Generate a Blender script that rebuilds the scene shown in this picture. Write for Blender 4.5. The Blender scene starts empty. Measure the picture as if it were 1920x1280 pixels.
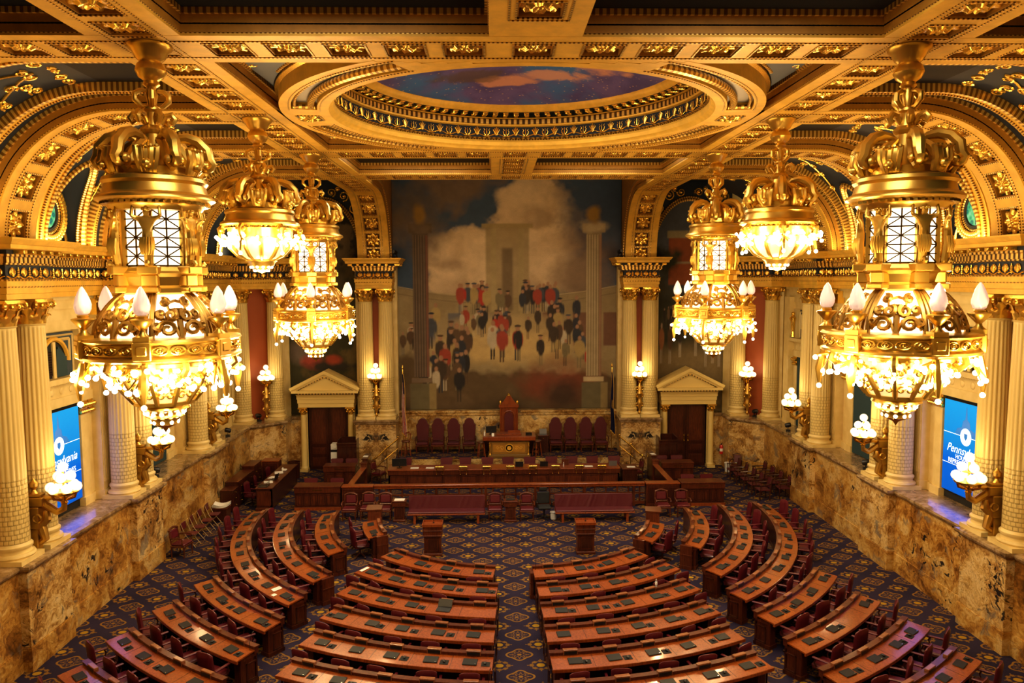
# A gilded legislative chamber seen from its gallery, built object by object (units: metres)
LP = 1.0       # lamp power scale
EXPO = .15     # view exposure
VIEW, LOOK = 'Standard', 'Medium High Contrast'
import bpy, math, random
from math import sin, cos, pi, sqrt, atan2, radians as R, degrees
from mathutils import Vector, Matrix
rnd = random.Random(11)
SC = bpy.context.scene
COL = SC.collection

# ------------------------------------------------------------------ mesh builder
class MB:
    def __init__(s):
        s.v = []; s.f = []; s.sm = []; s.mi = []; s.u = []
    def add(s, vs, fs, smooth=False, mi=0, M=None, us=None):
        b = len(s.v)
        s.u.extend(us if us is not None else [0.0]*len(vs))
        if M is not None:
            vs = [M @ Vector(p) for p in vs]
        s.v.extend([tuple(p) for p in vs])
        for f in fs:
            s.f.append([b + i for i in f]); s.sm.append(smooth); s.mi.append(mi)
        return s
    def box(s, x0, x1, y0, y1, z0, z1, M=None, mi=0):
        vs = [(x, y, z) for z in (z0, z1) for y in (y0, y1) for x in (x0, x1)]
        fs = [(0, 2, 3, 1), (4, 5, 7, 6), (0, 1, 5, 4), (2, 6, 7, 3), (0, 4, 6, 2), (1, 3, 7, 5)]
        e = (x1-x0, y1-y0, z1-z0); q = e.index(max(e))
        return s.add(vs, fs, False, mi, M, [p[q] for p in vs])
    def cbox(s, c, d, M=None, mi=0):
        return s.box(c[0]-d[0]/2, c[0]+d[0]/2, c[1]-d[1]/2, c[1]+d[1]/2, c[2]-d[2]/2, c[2]+d[2]/2, M, mi)
    def chbox(s, x0, x1, y0, y1, z0, z1, c=.01, M=None, mi=0):
        """box with chamfered edges"""
        vs = []; idx = {}
        for i, z in enumerate((z0, z1)):
            for j, y in enumerate((y0, y1)):
                for k, x in enumerate((x0, x1)):
                    sx = c if k == 0 else -c; sy = c if j == 0 else -c; sz = c if i == 0 else -c
                    for a, p in (('x', (x, y+sy, z+sz)), ('y', (x+sx, y, z+sz)), ('z', (x+sx, y+sy, z))):
                        idx[(i, j, k, a)] = len(vs); vs.append(p)
        q = lambda *L: tuple(idx[t] for t in L)
        fs = []
        for k in (0, 1):
            f = q((0, 0, k, 'x'), (0, 1, k, 'x'), (1, 1, k, 'x'), (1, 0, k, 'x')); fs.append(f if k else f[::-1])
            f = q((0, k, 0, 'y'), (0, k, 1, 'y'), (1, k, 1, 'y'), (1, k, 0, 'y')); fs.append(f[::-1] if k else f)
            f = q((k, 0, 0, 'z'), (k, 0, 1, 'z'), (k, 1, 1, 'z'), (k, 1, 0, 'z')); fs.append(f if k else f[::-1])
        for i in (0, 1):
            for j in (0, 1):
                fs.append(q((i, j, 0, 'y'), (i, j, 1, 'y'), (i, j, 1, 'z'), (i, j, 0, 'z')))
                fs.append(q((i, 0, j, 'x'), (i, 1, j, 'x'), (i, 1, j, 'z'), (i, 0, j, 'z')))
                fs.append(q((0, i, j, 'x'), (1, i, j, 'x'), (1, i, j, 'y'), (0, i, j, 'y')))
                for k in (0, 1):
                    fs.append(q((i, j, k, 'x'), (i, j, k, 'y'), (i, j, k, 'z')))
        return s.add(vs, fs, False, mi, M)
    def bar(s, p, q, w, h, up=(0, 0, 1), mi=0):
        p = Vector(p); q = Vector(q); d = q - p; L = d.length
        if L < 1e-6: return s
        z = d / L; u = Vector(up)
        if abs(z.dot(u)) > .99: u = Vector((1, 0, 0))
        x = u.cross(z).normalized(); y = z.cross(x)
        M = Matrix(((x.x, y.x, z.x, p.x), (x.y, y.y, z.y, p.y), (x.z, y.z, z.z, p.z), (0, 0, 0, 1)))
        return s.box(-w/2, w/2, -h/2, h/2, 0, L, M, mi)
    def tube(s, pts, r, n=6, closed=False, cap=True, mi=0, smooth=True, M=None):
        pts = [Vector(p) for p in pts]; m = len(pts)
        rs = r if isinstance(r, (list, tuple)) else [r]*m
        vs = []; prev = None; us = []; acc = 0.0
        for i in range(m):
            if i: acc += (pts[i]-pts[i-1]).length
            us += [acc]*n
            a = pts[i-1] if (i > 0 or closed) else pts[i]
            b = pts[(i+1) % m] if (i < m-1 or closed) else pts[i]
            t = (b - a)
            t = t.normalized() if t.length > 1e-9 else Vector((0, 0, 1))
            if prev is None:
                u = Vector((0, 0, 1)) if abs(t.z) < .9 else Vector((1, 0, 0))
                x = u.cross(t).normalized()
            else:
                x = prev - t*prev.dot(t)
                x = x.normalized() if x.length > 1e-6 else Vector((1, 0, 0))
            prev = x; y = t.cross(x)
            for k in range(n):
                a_ = 2*pi*k/n
                vs.append(pts[i] + (x*cos(a_) + y*sin(a_))*rs[i])
        fs = []
        for i in range(m if closed else m-1):
            j = (i+1) % m
            for k in range(n):
                l = (k+1) % n
                fs.append((i*n+k, i*n+l, j*n+l, j*n+k))
        if cap and not closed:
            fs.append(tuple(range(n))[::-1]); fs.append(tuple((m-1)*n+k for k in range(n)))
        return s.add(vs, fs, smooth, mi, M, us)
    def lathe(s, prof, n=24, c=(0, 0, 0), M=None, mi=0, smooth=True, mod=None, a0=0, a1=2*pi, phase=0, cap=True):
        full = abs(a1 - a0 - 2*pi) < 1e-6
        cnt = n if full else n+1
        vs = []; us = []; rm = max(r for r, z in prof)
        for (r, z) in prof:
            for k in range(cnt):
                a = a0 + (a1-a0)*k/n + phase
                us.append(a*rm)
                rr = r*(mod(a, z) if mod else 1)
                vs.append((c[0]+rr*cos(a), c[1]+rr*sin(a), c[2]+z))
        fs = []
        for i in range(len(prof)-1):
            for k in range(n):
                l = (k+1) % cnt
                fs.append((i*cnt+k, i*cnt+l, (i+1)*cnt+l, (i+1)*cnt+k))
        if full and cap:
            if prof[0][0] > 1e-5: fs.append(tuple(range(cnt))[::-1])
            if prof[-1][0] > 1e-5: fs.append(tuple((len(prof)-1)*cnt+k for k in range(cnt)))
        return s.add(vs, fs, smooth, mi, M, us)
    def ball(s, c, r, nu=12, nv=8, sc=(1, 1, 1), mi=0, M=None):
        vs = [(c[0], c[1], c[2]-r*sc[2])]
        for i in range(1, nv):
            t = -pi/2 + pi*i/nv
            for k in range(nu):
                a = 2*pi*k/nu
                vs.append((c[0]+r*sc[0]*cos(t)*cos(a), c[1]+r*sc[1]*cos(t)*sin(a), c[2]+r*sc[2]*sin(t)))
        vs.append((c[0], c[1], c[2]+r*sc[2]))
        fs = []
        for k in range(nu):
            l = (k+1) % nu
            fs.append((0, 1+l, 1+k))
            for i in range(nv-2):
                fs.append((1+i*nu+k, 1+i*nu+l, 1+(i+1)*nu+l, 1+(i+1)*nu+k))
            fs.append((1+(nv-2)*nu+k, 1+(nv-2)*nu+l, len(vs)-1))
        return s.add(vs, fs, True, mi, M)
    def prism(s, poly, z0, z1, M=None, mi=0):
        n = len(poly)
        vs = [(x, y, z0) for x, y in poly] + [(x, y, z1) for x, y in poly]
        fs = [tuple(range(n))[::-1], tuple(range(n, 2*n))]
        for i in range(n):
            j = (i+1) % n
            fs.append((i, j, n+j, n+i))
        return s.add(vs, fs, False, mi, M)
    def arc(s, c, r0, r1, a0, a1, z0, z1, n=12, mi=0, z0i=None, z1i=None):
        """annular sector; angles measured from -Y toward +X; z0i/z1i: heights at inner radius"""
        z0i = z0 if z0i is None else z0i; z1i = z1 if z1i is None else z1i
        vs = []; us = []
        for k in range(n+1):
            a = a0 + (a1-a0)*k/n; us += [a*r1]*4
            sx, sy = sin(a), -cos(a)
            vs += [(c[0]+r0*sx, c[1]+r0*sy, z0i), (c[0]+r1*sx, c[1]+r1*sy, z0), (c[0]+r1*sx, c[1]+r1*sy, z1), (c[0]+r0*sx, c[1]+r0*sy, z1i)]
        fs = []
        for k in range(n):
            b = 4*k; d = b+4
            for i in range(4):
                j = (i+1) % 4
                fs.append((b+i, b+j, d+j, d+i))
        fs.append((0, 3, 2, 1)); fs.append((4*n, 4*n+1, 4*n+2, 4*n+3))
        return s.add(vs, fs, False, mi, None, us)
    def pbox(s, P, u0, u1, v0, v1, w0, w1, nu=1, mi=0, smooth=False, k_=1.0):
        """box in mapped coordinates P(u,v,w), subdivided along u"""
        vs = []; us = []; acr = abs(v1-v0) > abs(u1-u0)*k_
        for k in range(nu+1):
            u = u0 + (u1-u0)*k/nu; us += [v0, v1, v1, v0] if acr else [u*k_]*4
            vs += [P(u, v0, w0), P(u, v1, w0), P(u, v1, w1), P(u, v0, w1)]
        fs = []
        for k in range(nu):
            b = 4*k; d = b+4
            for i in range(4):
                j = (i+1) % 4
                fs.append((b+i, b+j, d+j, d+i))
        fs.append((0, 3, 2, 1)); fs.append((4*nu, 4*nu+1, 4*nu+2, 4*nu+3))
        return s.add(vs, fs, smooth, mi, None, us)
    def mold(s, path, prof, closed=False, mi=0, smooth=False, capends=True):
        """sweep profile [(d,z)] along XY path; d is offset to the LEFT of travel"""
        n = len(path); rows = []; us = []; acc = 0.0
        for i in range(n):
            p = Vector(path[i])
            if i: acc += (p-Vector(path[i-1])).length
            us += [acc]*len(prof)
            a = Vector(path[i-1]) if (i > 0 or closed) else None
            b = Vector(path[(i+1) % n]) if (i < n-1 or closed) else None
            def nrm(d): d = d.normalized(); return Vector((-d.y, d.x))
            if a is None: nn = nrm(b-p); k = 1
            elif b is None: nn = nrm(p-a); k = 1
            else:
                n1, n2 = nrm(p-a), nrm(b-p); m = n1+n2
                if m.length < 1e-6: m = n1
                m.normalize(); nn = m; k = 1/max(.3, m.dot(n1))
            rows.append([(p.x+nn.x*d*k, p.y+nn.y*d*k, z) for d, z in prof])
        vs = [q for r in rows for q in r]; m = len(prof); fs = []
        for i in range(n if closed else n-1):
            j = (i+1) % n
            for k in range(m-1):
                fs.append((i*m+k, j*m+k, j*m+k+1, i*m+k+1))
        if not closed and capends:
            fs.append(tuple(range(m))); fs.append(tuple((n-1)*m+k for k in range(m))[::-1])
        return s.add(vs, fs, smooth, mi, None, us)
    def empty(s): return not s.f
    def build(s, name, mat, parent=None, loc=None, world=False, ang=40, rot=None):
        me = bpy.data.meshes.new(name)
        vs = s.v
        if world and parent is not None:
            o_ = parent.location
            vs = [(x-o_.x, y-o_.y, z-o_.z) for x, y, z in vs]
        me.from_pydata(vs, [], s.f)
        mats = mat if isinstance(mat, (list, tuple)) else [mat]
        for m_ in mats: me.materials.append(m_)
        if len(mats) > 1:
            me.polygons.foreach_set('material_index', [min(i, len(mats)-1) for i in s.mi])
        if 'moulding' in mats[0].name or 'bead' in mats[0].name:
            at = me.attributes.new('along', 'FLOAT', 'POINT'); at.data.foreach_set('value', (s.u+[0.0]*len(s.v))[:len(s.v)])
        me.polygons.foreach_set('use_smooth', s.sm)
        me.update()
        if any(s.sm):
            me.set_sharp_from_angle(angle=R(ang))
        o = bpy.data.objects.new(name, me); COL.objects.link(o)
        if parent is not None: o.parent = parent
        if loc is not None: o.location = loc
        if rot is not None: o.rotation_euler = rot
        return o

def tag(o, label=None, cat=None, group=None, kind=None):
    if label: o['label'] = label
    if cat: o['category'] = cat
    if group: o['group'] = group
    if kind: o['kind'] = kind
    return o
def thing(name, label, cat, loc=(0, 0, 0), rz=0, group=None, kind=None):
    o = bpy.data.objects.new(name, None); COL.objects.link(o)
    o.location = loc; o.rotation_euler = (0, 0, rz); o.empty_display_size = .1
    return tag(o, label, cat, group, kind)
def struct(name, mb, mat, parent=None, **k):
    o = mb.build(name, mat, parent, **k)
    if parent is None: o['kind'] = 'structure'
    return o
def sroot(name, loc=(0, 0, 0), rz=0):
    o = bpy.data.objects.new(name, None); COL.objects.link(o); o.location = loc; o.rotation_euler = (0, 0, rz)
    o['kind'] = 'structure'; return o
def dup(root, loc=None, rz=None, label=None, group=None, scale=None, rot=None, parent=None):
    r = root.copy(); COL.objects.link(r)
    if loc is not None: r.location = loc
    if rz is not None: r.rotation_euler = (0, 0, rz)
    if rot is not None: r.rotation_euler = rot
    if scale is not None: r.scale = scale
    if label: r['label'] = label
    if group: r['group'] = group
    if parent is not None: r.parent = parent
    for ch in list(root.children):
        c = ch.copy(); COL.objects.link(c); c.parent = r
        for g in list(ch.children):
            d = g.copy(); COL.objects.link(d); d.parent = c
    return r
class Proto:
    """first use hands out the built thing itself, later uses copy it"""
    def __init__(s, root): s.root = root; s.used = False
    def place(s, loc, rz=0, label=None, group=None):
        if not s.used:
            s.used = True; s.root.location = loc; s.root.rotation_euler = (0, 0, rz)
            if label: s.root['label'] = label
            if group: s.root['group'] = group
            return s.root
        return dup(s.root, loc, rz, label, group)
ORD = ['first', 'second', 'third', 'fourth', 'fifth', 'sixth', 'seventh', 'eighth', 'ninth', 'tenth', 'eleventh', 'twelfth']

# ------------------------------------------------------------------ node helpers
class X:
    """socket expression"""
    nt = None
    def __init__(s, sock): s.s = sock
    def _m(op, *a):
        n = X.nt.nodes.new('ShaderNodeMath'); n.operation = op
        for i, q in enumerate(a):
            if isinstance(q, X): X.nt.links.new(q.s, n.inputs[i])
            else: n.inputs[i].default_value = q
        return X(n.outputs[0])
    def __add__(s, o): return X._m('ADD', s, o)
    def __radd__(s, o): return X._m('ADD', o, s)
    def __sub__(s, o): return X._m('SUBTRACT', s, o)
    def __rsub__(s, o): return X._m('SUBTRACT', o, s)
    def __mul__(s, o): return X._m('MULTIPLY', s, o)
    def __rmul__(s, o): return X._m('MULTIPLY', o, s)
    def __truediv__(s, o): return X._m('DIVIDE', s, o)
    def __lt__(s, o): return X._m('LESS_THAN', s, o)
    def __gt__(s, o): return X._m('GREATER_THAN', s, o)
def M1(op, *a): return X._m(op, *a)
def smooth(e0, e1, x):
    n = X.nt.nodes.new('ShaderNodeMapRange'); n.interpolation_type = 'SMOOTHSTEP'
    X.nt.links.new(x.s, n.inputs[0]); n.inputs[1].default_value = e0; n.inputs[2].default_value = e1
    n.inputs[3].default_value = 0; n.inputs[4].default_value = 1
    return X(n.outputs[0])
def _col(c): return (c[0], c[1], c[2], 1)
class Mat:
    def __init__(s, name, base=(.8, .8, .8), rough=.5, metal=0., coat=0., coat_rough=.1, emit=None, estr=0., spec=.5):
        m = bpy.data.materials.new(name); m.use_nodes = True
        s.m = m; s.nt = m.node_tree; X.nt = s.nt
        s.b = s.nt.nodes['Principled BSDF']
        s.b.inputs['Base Color'].default_value = _col(base)
        s.b.inputs['Roughness'].default_value = rough
        s.b.inputs['Metallic'].default_value = metal
        s.b.inputs['Coat Weight'].default_value = coat
        s.b.inputs['Coat Roughness'].default_value = coat_rough
        s.b.inputs['Specular IOR Level'].default_value = spec
        if emit:
            s.b.inputs['Emission Color'].default_value = _col(emit); s.b.inputs['Emission Strength'].default_value = estr
    def link(s, a, b): s.nt.links.new(a.s if isinstance(a, X) else a, b)
    def node(s, t, **k):
        n = s.nt.nodes.new(t)
        for a, b in k.items(): setattr(n, a, b)
        return n
    def pos(s, kind='world'):
        if kind == 'world': return s.node('ShaderNodeNewGeometry').outputs['Position']
        return s.node('ShaderNodeTexCoord').outputs['Object']
    def xyz(s, v):
        n = s.node('ShaderNodeSeparateXYZ'); s.link(v, n.inputs[0]); return [X(n.outputs[i]) for i in range(3)]
    def comb(s, x, y, z):
        n = s.node('ShaderNodeCombineXYZ')
        for i, q in enumerate((x, y, z)):
            if isinstance(q, X): s.link(q, n.inputs[i])
            else: n.inputs[i].default_value = q
        return n.outputs[0]
    def scale(s, v, sc, off=(0, 0, 0), rot=(0, 0, 0)):
        n = s.node('ShaderNodeMapping'); s.link(v, n.inputs[0]); n.inputs[3].default_value = sc; n.inputs[1].default_value = off; n.inputs[2].default_value = rot
        return n.outputs[0]
    def noise(s, v, sc=5, det=4, rough=.5, dist=0.):
        n = s.node('ShaderNodeTexNoise'); s.link(v, n.inputs['Vector']); n.inputs['Scale'].default_value = sc; n.inputs['Detail'].default_value = det
        n.inputs['Roughness'].default_value = rough; n.inputs['Distortion'].default_value = dist
        return n
    def nf(s, v, sc=5, det=4, rough=.5, dist=0.): return X(s.noise(v, sc, det, rough, dist).outputs[0])
    def voro(s, v, sc=5, feature='F1'):
        n = s.node('ShaderNodeTexVoronoi', feature=feature); s.link(v, n.inputs['Vector']); n.inputs['Scale'].default_value = sc; return n
    def ramp(s, f, stops, interp='LINEAR'):
        n = s.node('ShaderNodeValToRGB'); s.link(f, n.inputs[0]); cr = n.color_ramp; cr.interpolation = interp
        while len(cr.elements) < len(stops): cr.elements.new(.5)
        for e, (p, c) in zip(cr.elements, stops): e.position = p; e.color = _col(c)
        return n.outputs[0]
    def mix(s, f, a, b, mode='MIX'):
        n = s.node('ShaderNodeMix', data_type='RGBA', blend_type=mode)
        if isinstance(f, X): s.link(f, n.inputs[0])
        else: n.inputs[0].default_value = f
        for q, i in ((a, 6), (b, 7)):
            if isinstance(q, (tuple, list)): n.inputs[i].default_value = _col(q)
            else: s.link(q, n.inputs[i])
        return n.outputs[2]
    def base(s, c): s.link(c, s.b.inputs['Base Color']); return s
    def bump(s, h, strength=.5, dist=.02):
        n = s.node('ShaderNodeBump'); n.inputs['Strength'].default_value = strength; n.inputs['Distance'].default_value = dist
        s.link(h, n.inputs['Height']); s.link(n.outputs[0], s.b.inputs['Normal']); return s
# ------------------------------------------------------------------ materials
def m_paint(name, c, rough=.4, metal=.35, var=.12):
    M = Mat(name, c, rough, metal)
    n = M.nf(M.pos(), 3, 5, .6)
    M.base(M.mix(smooth(.3, .7, n), tuple(q*(1-var) for q in c), tuple(min(1, q*(1+var)) for q in c)))
    return M.m
GOLDP = m_paint('satin gold paint', (.72, .415, .06), .5, .2)
GOLDD = m_paint('dark and shaded gold paint', (.44, .21, .028), .5, .2)  # darker gold; on the beam sides it paints in their shade
GILT = Mat('gilding', (.95, .60, .12), .26, .85).m
GILTC = Mat('chandelier bronze', (.74, .47, .10), .30, .86).m
def m_bead(name, hi, lo, freq, mode='along'):
    M = Mat(name, hi, .3, .6)
    if mode == 'z': q = M.xyz(M.pos())[2]
    else:
        n = M.node('ShaderNodeAttribute'); n.attribute_name = 'along'; q = X(n.outputs['Fac'])
    w = M1('SINE', q*freq)
    f = smooth(-.35, .2, w)
    M.base(M.mix(f, lo, hi)); M.bump(f, .7, .02)
    return M.m
BEAD = m_bead('gilt bead moulding', (.95, .66, .2), (.16, .07, .012), 2*pi/.075)
LEAF = m_bead('gilt leaf moulding', (.95, .62, .16), (.34, .17, .03), 2*pi/.12)
DENT = m_bead('gilt dentil moulding', (.85, .55, .15), (.10, .05, .015), 2*pi/.15)
LEAFE = m_bead('gilt leaf moulding of the cornice', (.95, .62, .16), (.34, .17, .03), 2*pi/.12)
BEADR = m_bead('gilt bead moulding of the ring', (.95, .66, .2), (.16, .07, .012), 2*pi/.085)
LEAFR = m_bead('gilt leaf moulding of the ring', (.95, .62, .16), (.34, .17, .03), 2*pi/.15)
DENTR = m_bead('gilt dentil moulding of the ring', (.85, .55, .15), (.10, .05, .015), 2*pi/.17)
NAVY = Mat('navy blue paint', (.006, .007, .011), .6, spec=.2).m
NAVYF = Mat('navy frieze paint', (.015, .021, .034), .55, spec=.3).m
SILV = Mat('grey silver panel', (.42, .40, .37), .35, .7).m
def m_cream():
    M = Mat('cream painted stone', (.78, .62, .30), .45)
    n = M.nf(M.pos(), 2.2, 4)
    M.base(M.mix(smooth(.3, .7, n), (.66, .49, .19), (.76, .59, .26)))
    return M.m
CREAM = m_cream()
def m_shaft():
    M = Mat('cream fluted shaft', (.76, .60, .29), .4)
    x, y, z = M.xyz(M.pos('object'))
    th = M1('ARCTAN2', y, x)*(20/(2*pi))
    row = z*8.5
    odd = M1('FLOOR', M1('MODULO', M1('FLOOR', row), 2.0))
    u = M1('FRACT', th + odd*.5 + 40.0)
    v = M1('FRACT', row)
    d = M1('ABSOLUTE', u-.5)*2.0
    h = M1('MULTIPLY', smooth(0.02, .25, 1.0-d), smooth(0.0, .35, v))
    low = z < 2.05
    top = M1('MULTIPLY', low, h)
    hh = top + (1.0 - low)
    col = M.mix(hh, (.50, .36, .13), (.70, .53, .21))
    M.base(col); M.bump(hh, .6, .02)
    return M.m
SHAFT = m_shaft()
REDW = Mat('terracotta red wall', (.36, .085, .02), .55).m
def m_marble(name, warm, sc, dark, seed, mirror=None):
    M = Mat(name, (.6, .4, .15), .28, coat=.25, coat_rough=.12)
    p = M.pos()
    if mirror:
        x_, y_, z_ = M.xyz(p); p = M.comb(M1('ABSOLUTE', M1('ABSOLUTE', x_) - mirror), y_, z_)
    wr = M.noise(M.scale(p, (1, 1, 1), (seed, seed*.7, seed*1.3)), .9*sc, 3, .55, .6).outputs[1]
    add = M.node('ShaderNodeVectorMath', operation='MULTIPLY_ADD'); M.link(wr, add.inputs[0]); add.inputs[1].default_value = (1.1, 1.1, 1.1)
    M.link(M.scale(p, (1, 1, 1.25), (seed*3, 0, seed)), add.inputs[2]); v = add.outputs[0]
    big = M.nf(v, .85*sc, 6, .62, .5)
    fine = M.nf(v, 4.5*sc, 6, .68, 1.2)
    base = M.ramp(big*.62 + fine*.38, warm)
    grey = smooth(.56, .68, M.nf(M.scale(v, (1, 1, 1), (9, 4, 2)), 1.4*sc, 5, .6, .8))
    c = M.mix(grey*.7, base, (.17, .165, .15))
    vein = M1('ABSOLUTE', M.nf(M.scale(v, (1.6, 1.6, .9), (3, 8, 1)), 1.5*sc, 5, .6, 1.5) - .5)
    c = M.mix((1.0-smooth(0.0, .022, vein))*.55, c, (.15, .065, .02))
    patch = smooth(.53, .60, M.nf(M.scale(p, (1, 1, 1), (seed*5, 2, 7)), .55*sc, 3, .5))
    blk = smooth(.60-dark, .66-dark, M.nf(M.scale(v, (1, 1, .8), (1, 1, 5)), 3.2*sc, 4, .55, 1.0))
    c = M.mix(M1('MULTIPLY', patch, blk), c, (.018, .017, .02))
    M.base(c)
    return M.m
W1 = [(.36, (.07, .03, .008)), (.44, (.26, .11, .022)), (.49, (.44, .22, .045)), (.54, (.55, .33, .09)), (.60, (.66, .47, .20)), (.68, (.32, .15, .035))]
W2 = [(.36, (.10, .045, .012)), (.45, (.36, .18, .045)), (.52, (.62, .41, .15)), (.60, (.74, .56, .28)), (.70, (.36, .19, .06))]
MARB = m_marble('yellow brown marble', W1, 1.0, .02, 3.1)
MARBP = m_marble('pale veined marble', W2, 1.25, .05, 7.7)
MARBM = m_marble('book matched marble', [(.36, (.05, .04, .03)), (.43, (.30, .15, .04)), (.50, (.60, .40, .16)), (.58, (.72, .54, .27)), (.66, (.10, .09, .075))], 1.5, .16, 5.3, 6.47)
def m_ledge():
    M = Mat('brown grey marble coping', (.4, .3, .18), .2, coat=.4, coat_rough=.08)
    n = M.nf(M.pos(), 3, 6, .65, .9)
    M.base(M.ramp(n, [(.3, (.11, .07, .035)), (.5, (.30, .19, .09)), (.62, (.42, .30, .17)), (.8, (.2, .15, .1))]))
    return M.m
LEDGE = m_ledge()
def m_wood(name, dark, mid, light, rough=.3, coat=.35, sc=1.0, coat_rough=.12):
    M = Mat(name, mid, rough, coat=coat, coat_rough=coat_rough)
    p = M.pos()
    a = M.nf(M.scale(p, (9, 9, 1.2)), 2.2*sc, 5, .6, .7)
    b = M.nf(p, 1.1, 3, .5)
    M.base(M.ramp(a*.7 + b*.3, [(.32, dark), (.5, mid), (.66, light)]))
    return M.m
WOOD = m_wood('red mahogany', (.040, .009, .003), (.095, .021, .007), (.15, .038, .012), .38, .22)
WOODD = m_wood('dark mahogany', (.022, .006, .003), (.055, .014, .007), (.085, .022, .010))
WOODT = m_wood('polished desk top wood', (.14, .030, .005), (.27, .062, .010), (.38, .10, .016), .34, .6, 1.0, .10)
WOODR = m_wood('orange mahogany rail', (.14, .03, .008), (.24, .055, .013), (.32, .085, .02), .3, .5)
WOODB = m_wood('voting box wood', (.16, .055, .02), (.25, .09, .032), (.33, .13, .05), .35, .4)
def m_leather(name, c, rough=.38):
    M = Mat(name, c, rough, coat=.15, coat_rough=.25)
    n = M.voro(M.pos('object'), 60)
    M.bump(X(n.outputs[0]), .15, .004)
    return M.m
LEATH = m_leather('maroon leather', (.105, .011, .018))
LEATHD = m_leather('dark maroon leather', (.092, .013, .020), .42)
BLACK = Mat('black plastic', (.012, .012, .014), .4).m
BLACKF = Mat('black fabric', (.016, .017, .02), .8).m
LAPT = Mat('dark grey laptop shell', (.024, .025, .026), .5, 0, spec=.3).m
PADM = Mat('black mouse pad', (.010, .010, .011), .75).m
GREYM = Mat('grey plastic', (.14, .14, .145), .4).m
CHROME = Mat('chrome', (.62, .6, .58), .18, 1).m
WHITE = Mat('white paper', (.78, .76, .70), .7).m
WHITEP = Mat('white plastic', (.70, .68, .62), .4).m
BRASS = Mat('brass', (.86, .58, .14), .22, 1).m
RED = Mat('extinguisher red', (.55, .02, .015), .3).m
GLASSC = Mat('clear plastic', (.75, .78, .8), .08).m
GLASSC.node_tree.nodes['Principled BSDF'].inputs['Alpha'].default_value = .35
TAN = Mat('tan metal frame', (.45, .33, .17), .4, .6).m
CURT = Mat('dark teal curtain', (.022, .05, .058), .75).m
LOUV = m_bead('dark louvre shutter', (.065, .03, .022), (.012, .007, .006), 2*pi/.07, 'z')
DARK = Mat('dark interior', (.01, .009, .008), .8).m
def m_emit(name, c, s, base=None, rough=.3, sample=False):
    M = Mat(name, base or c, rough, emit=c, estr=s)
    M.m.cycles.emission_sampling = 'AUTO' if sample else 'NONE'
    return M.m
BULB = m_emit('lit bulb glass', (1, .84, .55), 9)
BOWLG = m_emit('lit amber bowl glass', (1, .70, .30), .75, (.9, .6, .25), .3)
def m_globe():
    M = Mat('lit opal globe', (.9, .8, .6), .3)
    n = M.node('ShaderNodeLayerWeight'); n.inputs[0].default_value = .5  # shading toward the rim painted into the globe's glow
    M.link(M.mix(X(n.outputs['Facing']), (1, .92, .72), (.80, .50, .22)), M.b.inputs['Emission Color']); M.b.inputs['Emission Strength'].default_value = 1.25
    M.m.cycles.emission_sampling = 'NONE'; return M.m
GLOBE = m_globe()
PANE = m_emit('lit amber lantern glass', (1, .82, .56), 1.9)
FLAME = m_emit('frosted flame glass', (1, .62, .46), .42, (.80, .66, .62), .25)
DOMEG = m_emit('lit dome glass', (1, .80, .52), 1.7)
def m_stained():
    M = Mat('stained glass', (.02, .1, .07), .2)
    v = M.voro(M.pos(), 6)
    c = M.ramp(X(v.outputs[0]), [(.0, (.02, .20, .10)), (.3, (.01, .06, .13)), (.55, (.05, .28, .16)), (.8, (.12, .3, .3))])
    M.base(c); M.link(c, M.b.inputs['Emission Color']); M.b.inputs['Emission Strength'].default_value = .3
    M.m.cycles.emission_sampling = 'NONE'
    return M.m
STAIN = m_stained()

def m_carpet():
    M = Mat('navy and gold patterned carpet', (.02, .018, .035), .9, spec=.2)
    x, y, z = M.xyz(M.pos())
    ax, ay = 1.02, 1.073
    def cell(ox, oy):
        u = (x - ox)/ax; v = (y - oy)/ay
        du = (M1('FRACT', u + 100.5) - .5)*ax; dv = (M1('FRACT', v + 100.5) - .5)*ay
        r = M1('SQRT', du*du*.86 + dv*dv*1.12); th = M1('ARCTAN2', dv, du)
        return r, th
    r, th = cell(-.12, 28.28)
    c4 = M1('COSINE', th*4.0); c8 = M1('COSINE', th*8.0)
    rq = c4*.035 + .268
    d = M1('ABSOLUTE', r - rq)
    ring = 1.0 - smooth(.016, .032, d)
    d2 = M1('ABSOLUTE', r - (c8*.035 + .135))
    inner = (1.0 - smooth(.012, .026, d2))*.75
    dots = M1('MULTIPLY', (1.0 - smooth(.02, .04, M1('ABSOLUTE', r-.205))), smooth(.2, .7, M1('COSINE', th*12.0)))*.5
    core = 1.0 - smooth(.045, .06, r)
    q = M1('MAXIMUM', M1('MAXIMUM', ring, inner), M1('MAXIMUM', core, dots))
    r, th = cell(-.63, 27.74)
    core2 = 1.0 - smooth(.085, .105, r)
    dd = M1('MULTIPLY', 1.0 - smooth(.035, .06, M1('ABSOLUTE', r-.205)), smooth(-.55, .1, M1('COSINE', th*8.0)))
    rg = 1.0 - smooth(.012, .022, M1('ABSOLUTE', r-.205))
    sp = M1('MULTIPLY', M1('MULTIPLY', smooth(.955, .985, M1('COSINE', th*4.0)), (r > .25)), (r < .315))
    m = M1('MAXIMUM', M1('MAXIMUM', dd, sp*.8), rg*.8)
    n = M.nf(M.pos(), 40, 3)
    n2 = M.nf(M.pos(), .6, 3)
    bg = M.mix(smooth(.3, .7, n2), (.024, .018, .046), (.040, .029, .064))
    c = M.mix(q, bg, (.30, .155, .026))
    c = M.mix(m, c, (.27, .14, .026))
    c = M.mix(core2, c, (.44, .26, .02))
    c = M.mix(n*.35, c, (0.01, .008, .012))
    M.base(c)
    return M.m
CARPET = m_carpet()

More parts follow.
